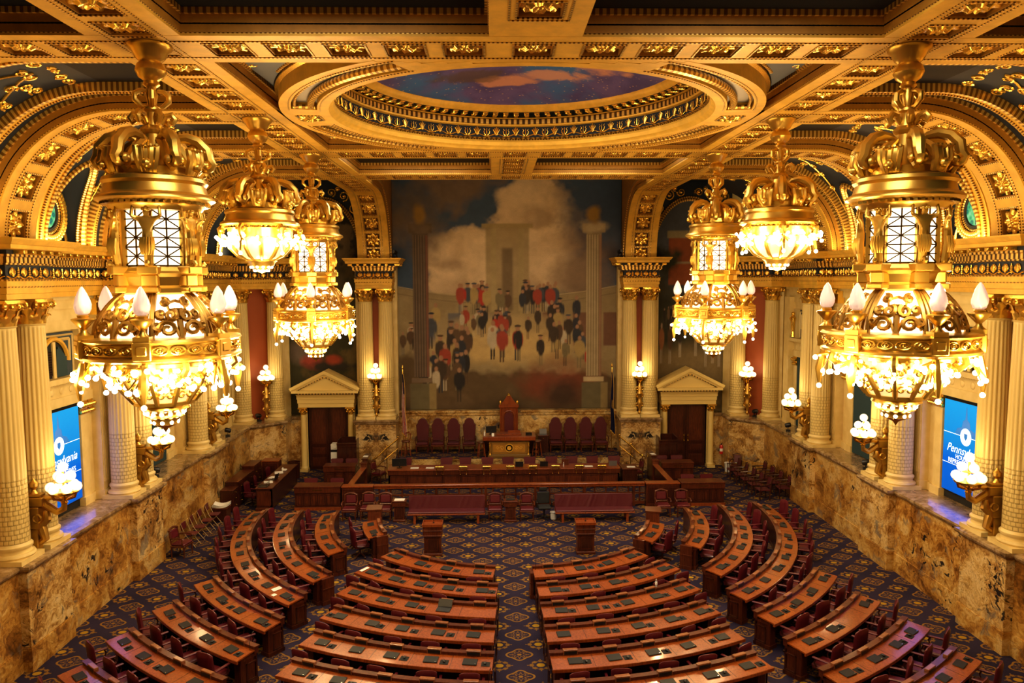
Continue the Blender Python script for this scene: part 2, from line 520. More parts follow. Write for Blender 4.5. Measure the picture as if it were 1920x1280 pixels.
def m_dome():
    M = Mat('star painted dome', (.03, .03, .12), .6)
    p = M.pos(); x, y, z = M.xyz(p)
    f = M.nf(M.scale(p, (1, 1, 0)), .9, 5, .6, .6); g = M.nf(M.scale(p, (1, 1, 0), (4, 9, 0)), .5, 4)
    c = M.mix(smooth(.35, .65, f), (.055, .040, .16), (.11, .075, .22))
    c = M.mix(smooth(.45, .62, g), c, (.03, .11, .30))
    v = M.voro(M.scale(p, (1, 1.6, 0)), 5.5)
    st = 1.0 - smooth(.10, .17, X(v.outputs[0]))
    c = M.mix(st*.7, c, (.6, .36, .14))
    def bl(cx, cy, rx, ry):
        dx = (x-cx)/rx; dy = (y-cy)/ry
        return M1('SQRT', dx*dx + dy*dy)
    w = M1('MINIMUM', bl(1.0, 21.3, 1.0, .35), M1('MINIMUM', bl(2.1, 20.4, .7, .5), bl(-.2, 21.7, .8, .3)))
    c = M.mix((1.0 - smooth(.5, 1.1, w + (f-.5)*3.2))*.7, c, (.60, .27, .14))
    dk = M1('MINIMUM', bl(-1.4, 21.2, 1.0, .45), bl(-2.4, 19.8, 1.0, .4))
    c = M.mix((1.0 - smooth(.6, 1.1, dk + (f-.5)*2.6))*.7, c, (.085, .05, .03))
    c = M.mix((1.0 - smooth(.9, 1.0, bl(1.75, 18.2, .75, .75))), c, (.70, .42, .05))
    M.base(c); return M.m
DOMEP = m_dome()
def m_screen():
    M = Mat('blue display', (.0, .1, .3), .3)
    x, y, z = M.xyz(M.pos())
    n = M.nf(M.pos(), 1.3, 4)
    c = M.ramp((z - 2.6)/3.0 + (n-.5)*.12, [(0, (.0, .085, .42)), (.45, (.0, .10, .50)), (.62, (.005, .20, .52)), (1, (.01, .28, .58))])
    M.base((0, 0, 0)) if False else None
    M.link(c, M.b.inputs['Emission Color']); M.b.inputs['Emission Strength'].default_value = 1.1; M.b.inputs['Roughness'].default_value = .6; M.b.inputs['Specular IOR Level'].default_value = .1
    M.b.inputs['Base Color'].default_value = (.0, .02, .06, 1)
    return M.m
SCREEN = m_screen()
SCRW = m_emit('display white', (.8, .9, 1), 1.2)
SCRD = m_emit('display dark blue', (.002, .11, .34), 1.0)
FLAGR = Mat('flag red', (.42, .02, .025), .7).m
FLAGW = Mat('flag white', (.72, .68, .6), .7).m
FLAGB = Mat('flag navy', (.012, .016, .075), .7).m
FRINGE = Mat('gold fringe', (.75, .45, .08), .5, .3).m
# ------------------------------------------------------------------ camera
def make_camera():
    f, pitch, yaw, roll = 1431.4, .0824, .0244, -.0046
    fw = Vector((sin(yaw), cos(yaw), 0)); rt = Vector((cos(yaw), -sin(yaw), 0)); up = Vector((0, 0, 1))
    f2 = fw*cos(pitch) - up*sin(pitch); u2 = up*cos(pitch) + fw*sin(pitch)
    r3 = rt*cos(roll) + u2*sin(roll); u3 = u2*cos(roll) - rt*sin(roll)
    cd = bpy.data.cameras.new('camera'); co = bpy.data.objects.new('camera', cd); COL.objects.link(co)
    cd.sensor_width = 36; cd.sensor_fit = 'HORIZONTAL'; cd.lens = 36*f/1920; cd.clip_start = .2; cd.clip_end = 200
    P = (-.724, 0, 9.5)
    co.matrix_world = Matrix(((r3.x, u3.x, -f2.x, P[0]), (r3.y, u3.y, -f2.y, P[1]), (r3.z, u3.z, -f2.z, P[2]), (0, 0, 0, 1)))
    SC.camera = co
make_camera()

ZC = 13.42           # underside of the ceiling beams
ZS = 10.42           # springing of the coves
RC = 3.0             # cove radius
XF = 9.35            # where the flat ceiling ends sideways
YF = 34.3            # where it ends toward the end wall
YB = [13.55, 19.1, 24.65, 30.05]   # transverse beams
XB = 6.5             # longitudinal beams
BW = .76             # beam half width
DX = .14             # coffer depth
YN = -3.0            # near end of the room
DOMEC = (0, 19.1)

# ---- floor
mb = MB(); mb.box(-15, 15, YN, 39.5, -.12, 0)
struct('floor', mb, CARPET)

# ---- rosette prototype mesh
def rosette_mesh():
    mb = MB()
    def disc(r0, rings, petals, amp, z, ph=0):
        n = 48; vs = []; fs = []
        for i, (t, h) in enumerate(rings):
            for k in range(n):
                a = 2*pi*k/n
                rr = r0*t*(1 + amp*t*cos(petals*(a+ph)))
                hh = h*(1 + .35*cos(petals*(a+ph))*t)
                vs.append((rr*cos(a), rr*sin(a), -(z+hh)))
        for i in range(len(rings)-1):
            for k in range(n):
                l = (k+1) % n
                fs.append((i*n+k, (i+1)*n+k, (i+1)*n+l, i*n+l))
        mb.add(vs, fs, True)
    disc(1.0, [(.12, .20), (.35, .10), (.6, .22), (.85, .20), (1.0, .0)], 8, .16, 0)
    disc(.58, [(.1, .3), (.4, .22), (.7, .36), (1.0, .12)], 6, .18, .06, .3)
    mb.ball((0, 0, -.32), .15, 12, 8)
    return mb
_ros = rosette_mesh().build('rosette', GILT); ROS = _ros.data; bpy.data.objects.remove(_ros)
def rosette(M, r, parent):
    o = bpy.data.objects.new('rosette', ROS); COL.objects.link(o)
    o.parent = parent
    o.matrix_local = Matrix.Translation(-parent.location) @ M @ Matrix.Diagonal((r*1.1, r*1.1, r*.62, 1))
    return o
def frame_from(P, u, v=0, w=0, eps=.01):
    """matrix with z pointing along +w (away from the room) at P(u,v,w)"""
    c = Vector(P(u, v, w)); a = (Vector(P(u+eps, v, w))-c).normalized(); b = (Vector(P(u, v+eps, w))-c).normalized(); d = a.cross(b)
    n = (Vector(P(u, v, w+eps))-c).normalized()
    if d.dot(n) < 0: b = -b
    return Matrix(((a.x, b.x, n.x, c.x), (a.y, b.y, n.y, c.y), (a.z, b.z, n.z, c.z), (0, 0, 0, 1)))

def beam(name, P, u0, u1, coffers, ch=.34, hw=BW, depth=.44, side=True, dz=0, skip=(), mould=None, curved_from=None, rr=.30):
    """coffered beam in mapped coordinates. coffers: list of u centres"""
    root = sroot(name)
    g, d, b, l, lin = MB(), MB(), MB(), MB(), MB()
    def nu(a, c):
        return max(1, int(abs(c-a)/.22)) if curved_from is not None and max(abs(a), abs(c)) > curved_from else 1
    def PB(*a): pass
    for s in (-1, 1):
        v0, v1 = sorted((s*ch, s*hw))
        # long edge strips, split so that curves stay smooth
        g.pbox(P, u0, u1, v0, v1, 0, depth, nu(u0, u1) if curved_from is None else max(1, int((u1-u0)/.2)))
    edges = []
    cs = sorted(coffers)
    prev = u0
    for c in cs:
        edges.append((prev, c-ch)); prev = c+ch
    edges.append((prev, u1))
    for a, c in edges:
        if c - a > 1e-3: g.pbox(P, a, c, -ch, ch, 0, depth, nu(a, c))
    for c in cs:
        d.pbox(P, c-ch, c+ch, -ch, ch, DX, depth-.01, nu(c-ch, c+ch))
        # brown inner lining and beaded frame
        t = .028
        for (a0, a1, b0, b1) in ((c-ch-t, c+ch+t, -ch-t, -ch), (c-ch-t, c+ch+t, ch, ch+t), (c-ch-t, c-ch, -ch, ch), (c+ch, c+ch+t, -ch, ch)):
            b.pbox(P, a0, a1, b0, b1, -.018, .02, nu(a0, a1))
        q = ch*.93
        for (a0, a1, b0, b1) in ((c-ch, c+ch, -ch, -q), (c-ch, c+ch, q, ch), (c-ch, c-q, -q, q), (c+q, c+ch, -q, q)):
            lin.pbox(P, a0, a1, b0, b1, .01, DX, nu(a0, a1))
        rosette(frame_from(P, c, 0, DX-.055), rr, root)
    # outer bead line round the row of coffers
    n_ = max(1, int((u1-u0)/.2)) if curved_from is not None else 1
    if cs:
        o = ch+.12
        for s in (-1, 1):
            b.pbox(P, cs[0]-o, cs[-1]+o, s*o-.014, s*o+.014, -.014, .01, n_)
        for a in (cs[0]-o, cs[-1]+o): b.pbox(P, a-.014, a+.014, -o, o, -.014, .01)
    # side mouldings
    if side:
        for s in (-1, 1):
            v0 = s*hw
            for (w0, w1, dv, kk) in ((.335, .43, .07, l), (.175, .20, .02, b), (.04, .05, .012, b)):
                x0, x1 = sorted((v0, v0+s*dv))
                kk.pbox(P, u0, u1, x0, x1, w0, w1, n_)
            x0, x1 = sorted((v0, v0+s*.02)); d2 = w0
            lin.pbox(P, u0, u1, x0, x1, .055, .335, n_)  # beam sides in darker gold, their shade put into the colour
    g.build('beam_body', GOLDP, root); 
    if not d.empty(): d.build('coffer_panel', DARKB, root)
    if not b.empty(): b.build('bead_moulding', BEAD, root)
    if not l.empty(): l.build('leaf_moulding', LEAFD, root)
    if not lin.empty(): lin.build('lining_and_shaded_sides', GOLDD, root)
    return root
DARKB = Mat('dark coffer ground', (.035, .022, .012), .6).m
LEAFD = LEAF

def Pt(y):   # transverse beam with curved ends
    def P(u, v, w):
        s = 1 if u >= 0 else -1; a = abs(u)
        if a <= XF: return (u, y+v, ZC+w)
        ph = (a-XF)/RC; return (s*(XF+(RC+w)*sin(ph)), y+v, ZS+(RC+w)*cos(ph))
    return P
def Pl(x):   # longitudinal beam, curved down at the end wall
    def P(u, v, w):
        if u <= YF: return (x+v, u, ZC+.003+w)
        ph = (u-YF)/RC; return (x+v, YF+(RC+w)*sin(ph), ZS+(RC+w)*cos(ph))
    return P
ARC = RC*pi/2
UM = XF+ARC
arc_c = [XF+RC*R(q) for q in (7.5, 26, 44.5, 63, 81.5)]
n = 0
for i, y in enumerate(YB):
    inner = [-5.2, -4.2, -3.2, -2.2, -1.2, 0, 1.2, 2.2, 3.2, 4.2, 5.2] if i in (0, 2, 3) else None
    side_c = [7.75, 8.72]
    if inner:
        cs = [-q for q in arc_c] + [-q for q in side_c] + [-XB] + inner + [XB] + side_c + arc_c
        beam('trim_%d' % (n+1), Pt(y), -UM, UM, cs, curved_from=XF); n += 1
    else:
        beam('trim_%d' % (n+1), Pt(y), XB-BW, UM, [XB]+side_c+arc_c, curved_from=XF); n += 1
        beam('trim_%d' % (n+1), Pt(y), -UM, -XB+BW, [-q for q in arc_c]+[-q for q in side_c]+[-XB], curved_from=XF); n += 1
ends_c = [YF+RC*R(q) for q in (8, 24, 40, 56, 72, 86)]
for s in (-1, 1):
    cs = [8.35, 9.4, 10.45, 11.5, 12.5] 
    for a, b in ((YB[0], YB[1]), (YB[1], YB[2])):
        m = (a+b)/2; cs += [m-1.5, m-.5, m+.5, m+1.5]
    m = (YB[2]+YB[3])/2; cs += [m-1.5, m-.5, m+.5, m+1.5]
    cs += [31.35, 32.3, 33.25, 34.2]
    cs += ends_c[1:]
    beam('trim_%d' % (n+1), Pl(s*XB), YN, YF+ARC, cs, curved_from=0); n += 1
beam('trim_%d' % (n+1), Pl(0), YN, YB[0]-BW, [8.4, 9.45, 10.5, 11.55, 12.4][:4], ); n += 1
beam('trim_%d' % (n+1), Pl(0), YB[2]+BW, YB[3]-BW, [26.0, 26.9, 27.8, 28.7]); n += 1

# ---- ceiling field behind the beams
mb = MB()
zt = ZC+.43
def rect(mb, x0, x1, y0, y1, z): mb.add([(x0, y0, z), (x1, y0, z), (x1, y1, z), (x0, y1, z)], [(0, 3, 2, 1)])
rect(mb, -XF, XF, YN, YB[0], zt)
rect(mb, -XF, -XB, YB[0], YB[3], zt); rect(mb, XB, XF, YB[0], YB[3], zt)
rect(mb, -XB, XB, YB[2], YB[3], zt); rect(mb, -XF, -XB, YB[3], YF+.2, zt); rect(mb, XB, XF, YB[3], YF+.2, zt)
# round the dome opening
N = 64; vs = []; fs = []
for k in range(N):
    a = 2*pi*k/N; c_, s_ = cos(a), sin(a)
    hx, hy = XB, (YB[2]-YB[0])/2
    t = min(hx/abs(c_) if abs(c_) > 1e-6 else 1e9, hy/abs(s_) if abs(s_) > 1e-6 else 1e9)
    vs += [(5.2*c_, DOMEC[1]+5.2*s_, zt), (t*c_, DOMEC[1]+t*s_, zt)]
for k in range(N):
    j = (k+1) % N; fs.append((2*k, 2*k+1, 2*j+1, 2*j))
mb.add(vs, fs)
# central bay beyond the last beam: high vault over the mural
rect(mb, -XB, XB, YB[3], 39.2, ZC+1.9)
for s in (-1, 1):
    x = s*(XB-.6)
    mb.add([(x, YB[3], ZC), (x, 39.2, ZC), (x, 39.2, ZC+1.9), (x, YB[3], ZC+1.9)], [(0, 1, 2, 3)])
mb.add([(-XB, YB[3]+.6, ZC+.4), (XB, YB[3]+.6, ZC+.4), (XB, YB[3]+.6, ZC+1.9), (-XB, YB[3]+.6, ZC+1.9)], [(0, 1, 2, 3)])
struct('ceiling', mb, NAVY)

# ---- scroll ornaments
def spiral(c, r, turns, a0, sgn=1, n=14):
    return [(c[0]+r*(1-.82*t/n)*cos(a0+sgn*2*pi*turns*t/n), c[1]+r*(1-.82*t/n)*sin(a0+sgn*2*pi*turns*t/n)) for t in range(n+1)]
def scroll_on(mb, Pm, pts2, r=.03, n=5):
    mb.tube([Pm(a, b) for a, b in pts2], [r*(1-.55*i/(len(pts2)-1)) for i in range(len(pts2))], n)

# ---- dome ring
ring = sroot('trim_%d' % (n+1)); n += 1
cx, cy = DOMEC
g, bd, lf, sv, nv, dn, gl = MB(), MB(), MB(), MB(), MB(), MB(), MB()
def ann(mb, r0, r1, a0, a1, z0, z1, k=24):
    if r1 < 4.87 or mb is not g: return mb.arc((cx, cy), r0, r1, a0, a1, z0, z1, k)
    nr = max(1, round((r1-r0)/.13)); na = max(1, round((a1-a0)/R(2.5)))
    for i in range(nr):          # leave out what lies inside the cross beams
        ra, rb = r0+(r1-r0)*i/nr, r0+(r1-r0)*(i+1)/nr; run = None
        for q in range(na+1):
            ok = q < na and abs((ra+rb)/2*cos(a0+(a1-a0)*(q+.5)/na)) < 4.83
            if ok and run is None: run = q
            if not ok and run is not None:
                mb.arc((cx, cy), ra, rb, a0+(a1-a0)*run/na, a0+(a1-a0)*q/na, z0, z1, max(1, q-run)); run = None
zr = ZC-.004
ann(g, 4.6, 4.86, 0, 2*pi, zr, zr+.3, 96)
ann(g, 5.44, 5.70, 0, 2*pi, zr, zr+.45, 96)
arcs = []
for q in (0, 1, 2, 3):
    base = q*pi/2
    lo, hi = (R(10), R(78)) 
    # coffer between the side rosette and the beam
    a_side = R(90) if q < 2 else R(270)
    sg = 1 if q in (0, 2) else -1
    arcs.append(tuple(sorted((a_side-sg*R(10.5), a_side-sg*R(62)))))
arcs.sort()
full = 0.0
prev = 0.0
for a0, a1 in arcs:
    ann(g, 4.86, 5.44, prev, a0, zr, zr+.3, 16); prev = a1
    ann(sv, 4.86, 5.44, a0, a1, zr+.16, zr+.3, 24)
    mid = [(cx+5.0*sin(a0+(a1-a0)*k/24), cy-5.0*cos(a0+(a1-a0)*k/24), zr+.08) for k in range(25)]
    lf.tube(mid, .085, 8)
    lf.tube([(cx+5.36*sin(a0+(a1-a0)*k/24), cy-5.36*cos(a0+(a1-a0)*k/24), zr+.06) for k in range(25)], .035, 6)
    for a in (a0, a1): lf.tube([(cx+r_*sin(a), cy-r_*cos(a), zr+.06) for r_ in (4.9, 5.4)], .05, 6)
    for rr_ in (4.80, 5.50): ann(bd, rr_-.014, rr_+.014, a0-.02, a1+.02, zr-.014, zr+.01, 24)
ann(g, 4.86, 5.44, prev, 2*pi, zr, zr+.3, 16)
for a in (R(90), R(270)):
    def Pr(u, v, w, a=a): return (cx+(5.15+v)*sin(a+u/5.15), cy-(5.15+v)*cos(a+u/5.15), zr-.004+w)
    q = .27
    for (a0, a1, b0, b1) in ((-q, q, -q-.03, -q), (-q, q, q, q+.03), (-q-.03, -q, -q, q), (q, q+.03, -q, q)): bd.pbox(Pr, a0, a1, b0, b1, -.016, .01)
    bb = MB(); bb.pbox(Pr, -q, q, -q, q, -.008, .0); bb.build('coffer_panel', DARKB, ring)
    rosette(frame_from(Pr, 0, 0, -.008), .24, ring)
gl.lathe([(5.72, .44), (5.78, .40), (5.78, .34), (5.70, .30)], 96, (cx, cy, zr), cap=False)
# drum inside
drum = [(4.6, .0), (4.57, .06), (4.50, .10), (4.47, .20), (4.50, .26), (4.54, .27)]
g.lathe(drum, 96, (cx, cy, zr), cap=False)
bd.lathe([(4.53, .27), (4.50, .285), (4.53, .30)], 96, (cx, cy, zr), cap=False)
lf.lathe([(4.56, .30), (4.47, .33), (4.56, .36)], 96, (cx, cy, zr), cap=False)
nv.lathe([(4.55, .34), (4.55, .68)], 96, (cx, cy, zr), cap=False)
g.lathe([(4.55, .66), (4.46, .68), (4.44, .72)], 96, (cx, cy, zr), cap=False)
dn.lathe([(4.45, .72), (4.42, .735), (4.42, .86), (4.45, .875)], 96, (cx, cy, zr), cap=False)
g.lathe([(4.44, .88), (4.36, .885), (4.36, .90)], 96, (cx, cy, zr), cap=False)
nv.lathe([(4.40, .90), (4.40, 1.0), (4.1, 1.0)], 96, (cx, cy, zr), cap=False)
g.lathe([(4.06, 1.0), (4.04, 1.03), (4.0, 1.05), (3.94, 1.11), (3.92, 1.17), (3.90, 1.18)], 96, (cx, cy, zr), cap=False)
# brackets and anthemion frieze
for k in range(84):
    a = 2*pi*k/84; Mx = Matrix.Translation((cx, cy, zr)) @ Matrix.Rotation(a, 4, 'Z')
    gl.chbox(4.08, 4.39, -.07, .07, .91, 1.0, .02, Mx)
    gl.box(4.05, 4.12, -.08, .08, .97, 1.0, Mx)
NF = 48
for k in range(NF):
    a = 2*pi*k/NF
    def Pd(u, v, a=a): 
        t = a+u/4.5; return (cx+4.525*cos(t), cy+4.525*sin(t), zr+.36+v)
    # palmette
    for q in (-2, -1, 0, 1, 2):
        L = .24-.035*abs(q)
        scroll_on(gl, Pd, [(0, .05), (q*.028, .05+L*.6), (q*.05, .05+L)], .026)
    # running scroll
    W = 2*pi*4.5/NF
    scroll_on(gl, Pd, [(W*t/10-.0, .05+.035*sin(2*pi*t/10+pi/2)) for t in range(11)], .02)
    # lyre between
    for sgn in (-1, 1): scroll_on(gl, Pd, [(W/2+sgn*x_, y_) for x_, y_ in ((.02, .04), (.07, .09), (.09, .16), (.05, .20), (.09, .24))], .018)
    scroll_on(gl, Pd, [(W/2, .06), (W/2, .25)], .018)
g.build('ring_band', GOLDP, ring); bd.build('bead_moulding', BEADR, ring); lf.build('leaf_moulding', LEAFR, ring); sv.build('silver_coffer', SILV, ring)
nv.build('navy_frieze', NAVYF, ring); dn.build('dentil_band', DENTR, ring); gl.build('gilt_ornament', GILT, ring)
mb = MB(); mb.lathe([(3.93, 0), (3.3, .22), (2.4, .42), (1.2, .56), (0.0, .6)], 72, (cx, cy, zr+1.17), cap=False)
mb.build('painted_vault', DOMEP, ring)
# spandrel panels with scrollwork at the four corners of the dome bay
sp = MB(); spl = MB()
for sx in (-1, 1):
    for sy in (-1, 1):
        def Ps(u, v): return (cx+sx*u, cy+sy*v, zt-.03)
        spr = [(5.0, 4.2, .22), (4.62, 4.45, .16), (5.35, 3.7, .2), (5.5, 4.45, .14), (5.0, 4.62, .12), (5.55, 3.2, .14), (5.2, 4.5, .1)]
        for u, v, r in spr:
            scroll_on(sp, Ps, spiral((u, v), r, 1.6, rnd.uniform(0, 6), rnd.choice((-1, 1)), 16), .032)
            sp.ball(Ps(u, v), .05, 8, 5)
        spl.tube([Ps(5.67, 4.72), Ps(4.25, 4.72)], .05, 6); spl.tube([Ps(5.67, 4.72), Ps(5.67, 2.9)], .05, 6)
        spl.tube([(cx+sx*5.85*cos(t), cy+sy*5.85*sin(t), zt-.03) for t in [R(28)+k*R(25)/10 for k in range(11)]], .05, 6)
sp.build('scrollwork', GILT, ring); spl.build('leaf_moulding', LEAF, ring)
mb = MB()
for sx in (-1, 1):
    for sy in (-1, 1):
        pts = [(5.74, 4.79)] + [(5.8*cos(t), 5.8*sin(t)) for t in [R(16)+k*R(38)/12 for k in range(13)]]
        vs = [(cx+sx*u, cy+sy*v, zt-.05) for u, v in pts]
        mb.add(vs, [tuple(range(len(vs)))])
mb.build('spandrel_panel', Mat('blue grey panel', (.10, .11, .13), .5).m, ring)

# ---- side coves: recessed fields, arched margins, lunettes with round windows
RV = RC+.43
def Pcove(s, off=0.0):
    """(y, phi) -> point on the recessed cove of side s, phi from 0 (crown) to pi/2 (spring)"""
    def P(y, ph): return (s*(XF+(RV-off)*sin(ph)), y, ZS+(RV-off)*cos(ph))
    return P
bays = [(YN, YB[0]), (YB[0], YB[1]), (YB[1], YB[2]), (YB[2], YB[3]), (YB[3], 36.9)]
win_n = 0
for s, side in ((-1, 'left'), (1, 'right')):
    for bi, (ya, yb) in enumerate(bays):
        if bi == 0:
            mb = MB(); vs = []; fs = []
            P = Pcove(s)
            for k in range(13):
                ph = pi/2*k/12; vs += [P(ya, ph), P(yb, ph)]
            for k in range(12): fs.append((2*k, 2*k+1, 2*k+3, 2*k+2))
            mb.add(vs, fs, True); struct('ceiling_cove', mb, NAVY); continue
        y0, y1 = ya+BW, yb-BW
        ym = (y0+y1)/2
        if bi == 4: y1 = 36.9; ym = 33.2
        hw = .99                       # half width of the lunette
        az, bz = hw, 2.35              # arch semi axes
        P = Pcove(s); root = sroot('ceiling_cove_%s_%d' % (side, bi))
        nv, g, bd, lf, gl = MB(), MB(), MB(), MB(), MB()
        # recessed field minus the lunette opening
        NY, NP = 56, 36; vs = []; fs = []
        for i in range(NY+1):
            y = y0+(y1-y0)*i/NY
            for k in range(NP+1): vs.append(P(y, pi/2*k/NP))
        for i in range(NY):
            for k in range(NP):
                y = y0+(y1-y0)*(i+.5)/NY; z = P(y, pi/2*(k+.5)/NP)[2]
                if ((y-ym)/az)**2 + ((z-ZS)/bz)**2 < 1: continue
                a = i*(NP+1)+k; fs.append((a, a+1, a+NP+2, a+NP+1))
        nv.add(vs, fs, True)
        # arched margins (gold, bead, leaf) standing on the field
        def Pb(u, v, w): 
            ph = u
            if u < 0: return (s*(XF+RV*u), v, ZS+RV-w)
            return (s*(XF+(RV-w)*sin(ph)), v, ZS+(RV-w)*cos(ph))
        for sg in (-1, 1):
            e = ym+sg*(hw+.10)
            def strip(mbx, v0, v1, w1):
                p0, p1 = sorted((e+sg*v0, e+sg*v1)); mbx.pbox(Pb, 0, pi/2, p0, p1, 0, w1, 20, smooth=False, k_=RV); mbx.pbox(Pb, -(XF-XB-BW)/RV, 0, p0, p1, 0, w1, 1, k_=RV)
            if bi == 4 and sg == 1: continue
            strip(lf, 0, .10, .20); strip(g, .10, .26, .16); strip(bd, .26, .31, .19); strip(g, .31, .42, .14); strip(lf, .42, .50, .10)
        # arch moulding along the cut
        path = []
        for k in range(41):
            t = pi*k/40; y = ym+az*cos(t); z = ZS+bz*sin(t)
            c = (z-ZS)/RV; x = XF+RV*sqrt(max(0, 1-min(1, c)**2)); path.append((s*(x-.03), y, z))
        lf.tube(path, .085, 6)
        bd.tube([(p[0]+s*.12, ym+(p[1]-ym)*.93, ZS+(p[2]-ZS)*.96) for p in path], .05, 6)
        # barrel of the lunette back to the wall plane and its navy wall
        XW = 13.25; vs = []; fs = []
        for p in path: vs += [p, (s*XW, p[1], p[2])]
        for k in range(40): fs.append((2*k, 2*k+1, 2*k+3, 2*k+2))
        nv.add(vs, fs, True)
        vs = [(s*XW, ym+az*1.02*cos(pi*k/40), ZS+bz*1.02*sin(pi*k/40)) for k in range(41)]
        nv.add(vs, [tuple(range(41))])
        # spandrel scrolls
        for sg in (-1, 1):
            for (dy, ph, r) in ((.84, 47, .15), (.62, 35, .17), (.86, 34, .13), (.32, 26, .15), (.9, 60, .09), (.88, 22, .16), (.55, 22, .15), (.15, 17, .13), (.85, 10, .15), (.45, 9, .15), (.1, 7, .1)):
                pts = [P(ym+sg*(dy+a), R(ph)+b/RV) for a, b in spiral((0, 0), r, 1.5, rnd.uniform(0, 6), rnd.choice((-1, 1)), 14)]
                pts = [(x-s*.04, y, z) for x, y, z in pts]
                gl.tube(pts, [.036*(1-.5*i/14) for i in range(15)], 5)
            pts = [P(ym+sg*q, R(p_)) for q, p_ in ((.95, 66), (.9, 50), (.7, 38), (.45, 28), (.2, 21), (0, 14))]
            gl.tube([(x-s*.03, y, z) for x, y, z in pts], .028, 5)
        if bi in (1, 2, 3):
            # round window with wreath and ribbons
            zc = ZS+.98; rw = .60
            w = MB(); vs = [(s*(XW-.06), ym+rw*.78*cos(2*pi*k/32), zc+rw*.78*sin(2*pi*k/32)) for k in range(32)]
            w.add(vs, [tuple(range(32))])
            win_n += 1
            wr = sroot('window_%d' % win_n); w.build('stained_glass', STAIN, wr)
            f = MB(); f.tube([(s*(XW-.05), ym+rw*.82*cos(2*pi*k/32), zc+rw*.82*sin(2*pi*k/32)) for k in range(32)], .06, 6, True)
            for q in range(3):
                f.bar((s*(XW-.06), ym-rw*.75+q*rw*.75, zc-rw*.7), (s*(XW-.06), ym-rw*.75+q*rw*.75, zc+rw*.7), .02, .02)
            f.build('window_frame', DARK, wr)
            k_ = MB(); k_.tube([(s*(XW-.06), ym+rw*.98*cos(2*pi*k/32), zc+rw*.98*sin(2*pi*k/32)) for k in range(32)], .05, 6, True)
            k_.build('inner_moulding', BEAD, wr)
            h = MB()
            for k in range(44):
                t = 2*pi*k/44
                for dr in (-.06, .06):
                    c = (s*(XW-.14), ym+(rw*1.26+dr)*cos(t), zc+(rw*1.26+dr)*sin(t))
                    h.ball(c, .085, 6, 4, (.7, 1, 1))
            for sg in (-1, 1):
                for j in range(3):
                    zz = zc+.75-.62*j
                    pts = [(s*(XW-.06), ym+sg*(rw*1.30+.05*q+.07*sin(q*1.3)), zz-.12*q+.07*cos(q*1.7)) for q in range(6)]
                    h.tube(pts, [.05, .045, .04, .05, .04, .02], 5)
                h.ball((s*(XW-.08), ym+sg*.55, ZS+2.05), .07, 8, 5)
            h.build('laurel_wreath', GILT, wr)
        nv.build('navy_field', NAVYF, root); g.build('gold_margin', GOLDP, root); bd.build('bead_moulding', BEAD, root); lf.build('leaf_moulding', LEAF, root); gl.build('scrollwork', GILT, root)
TRIM_N = n
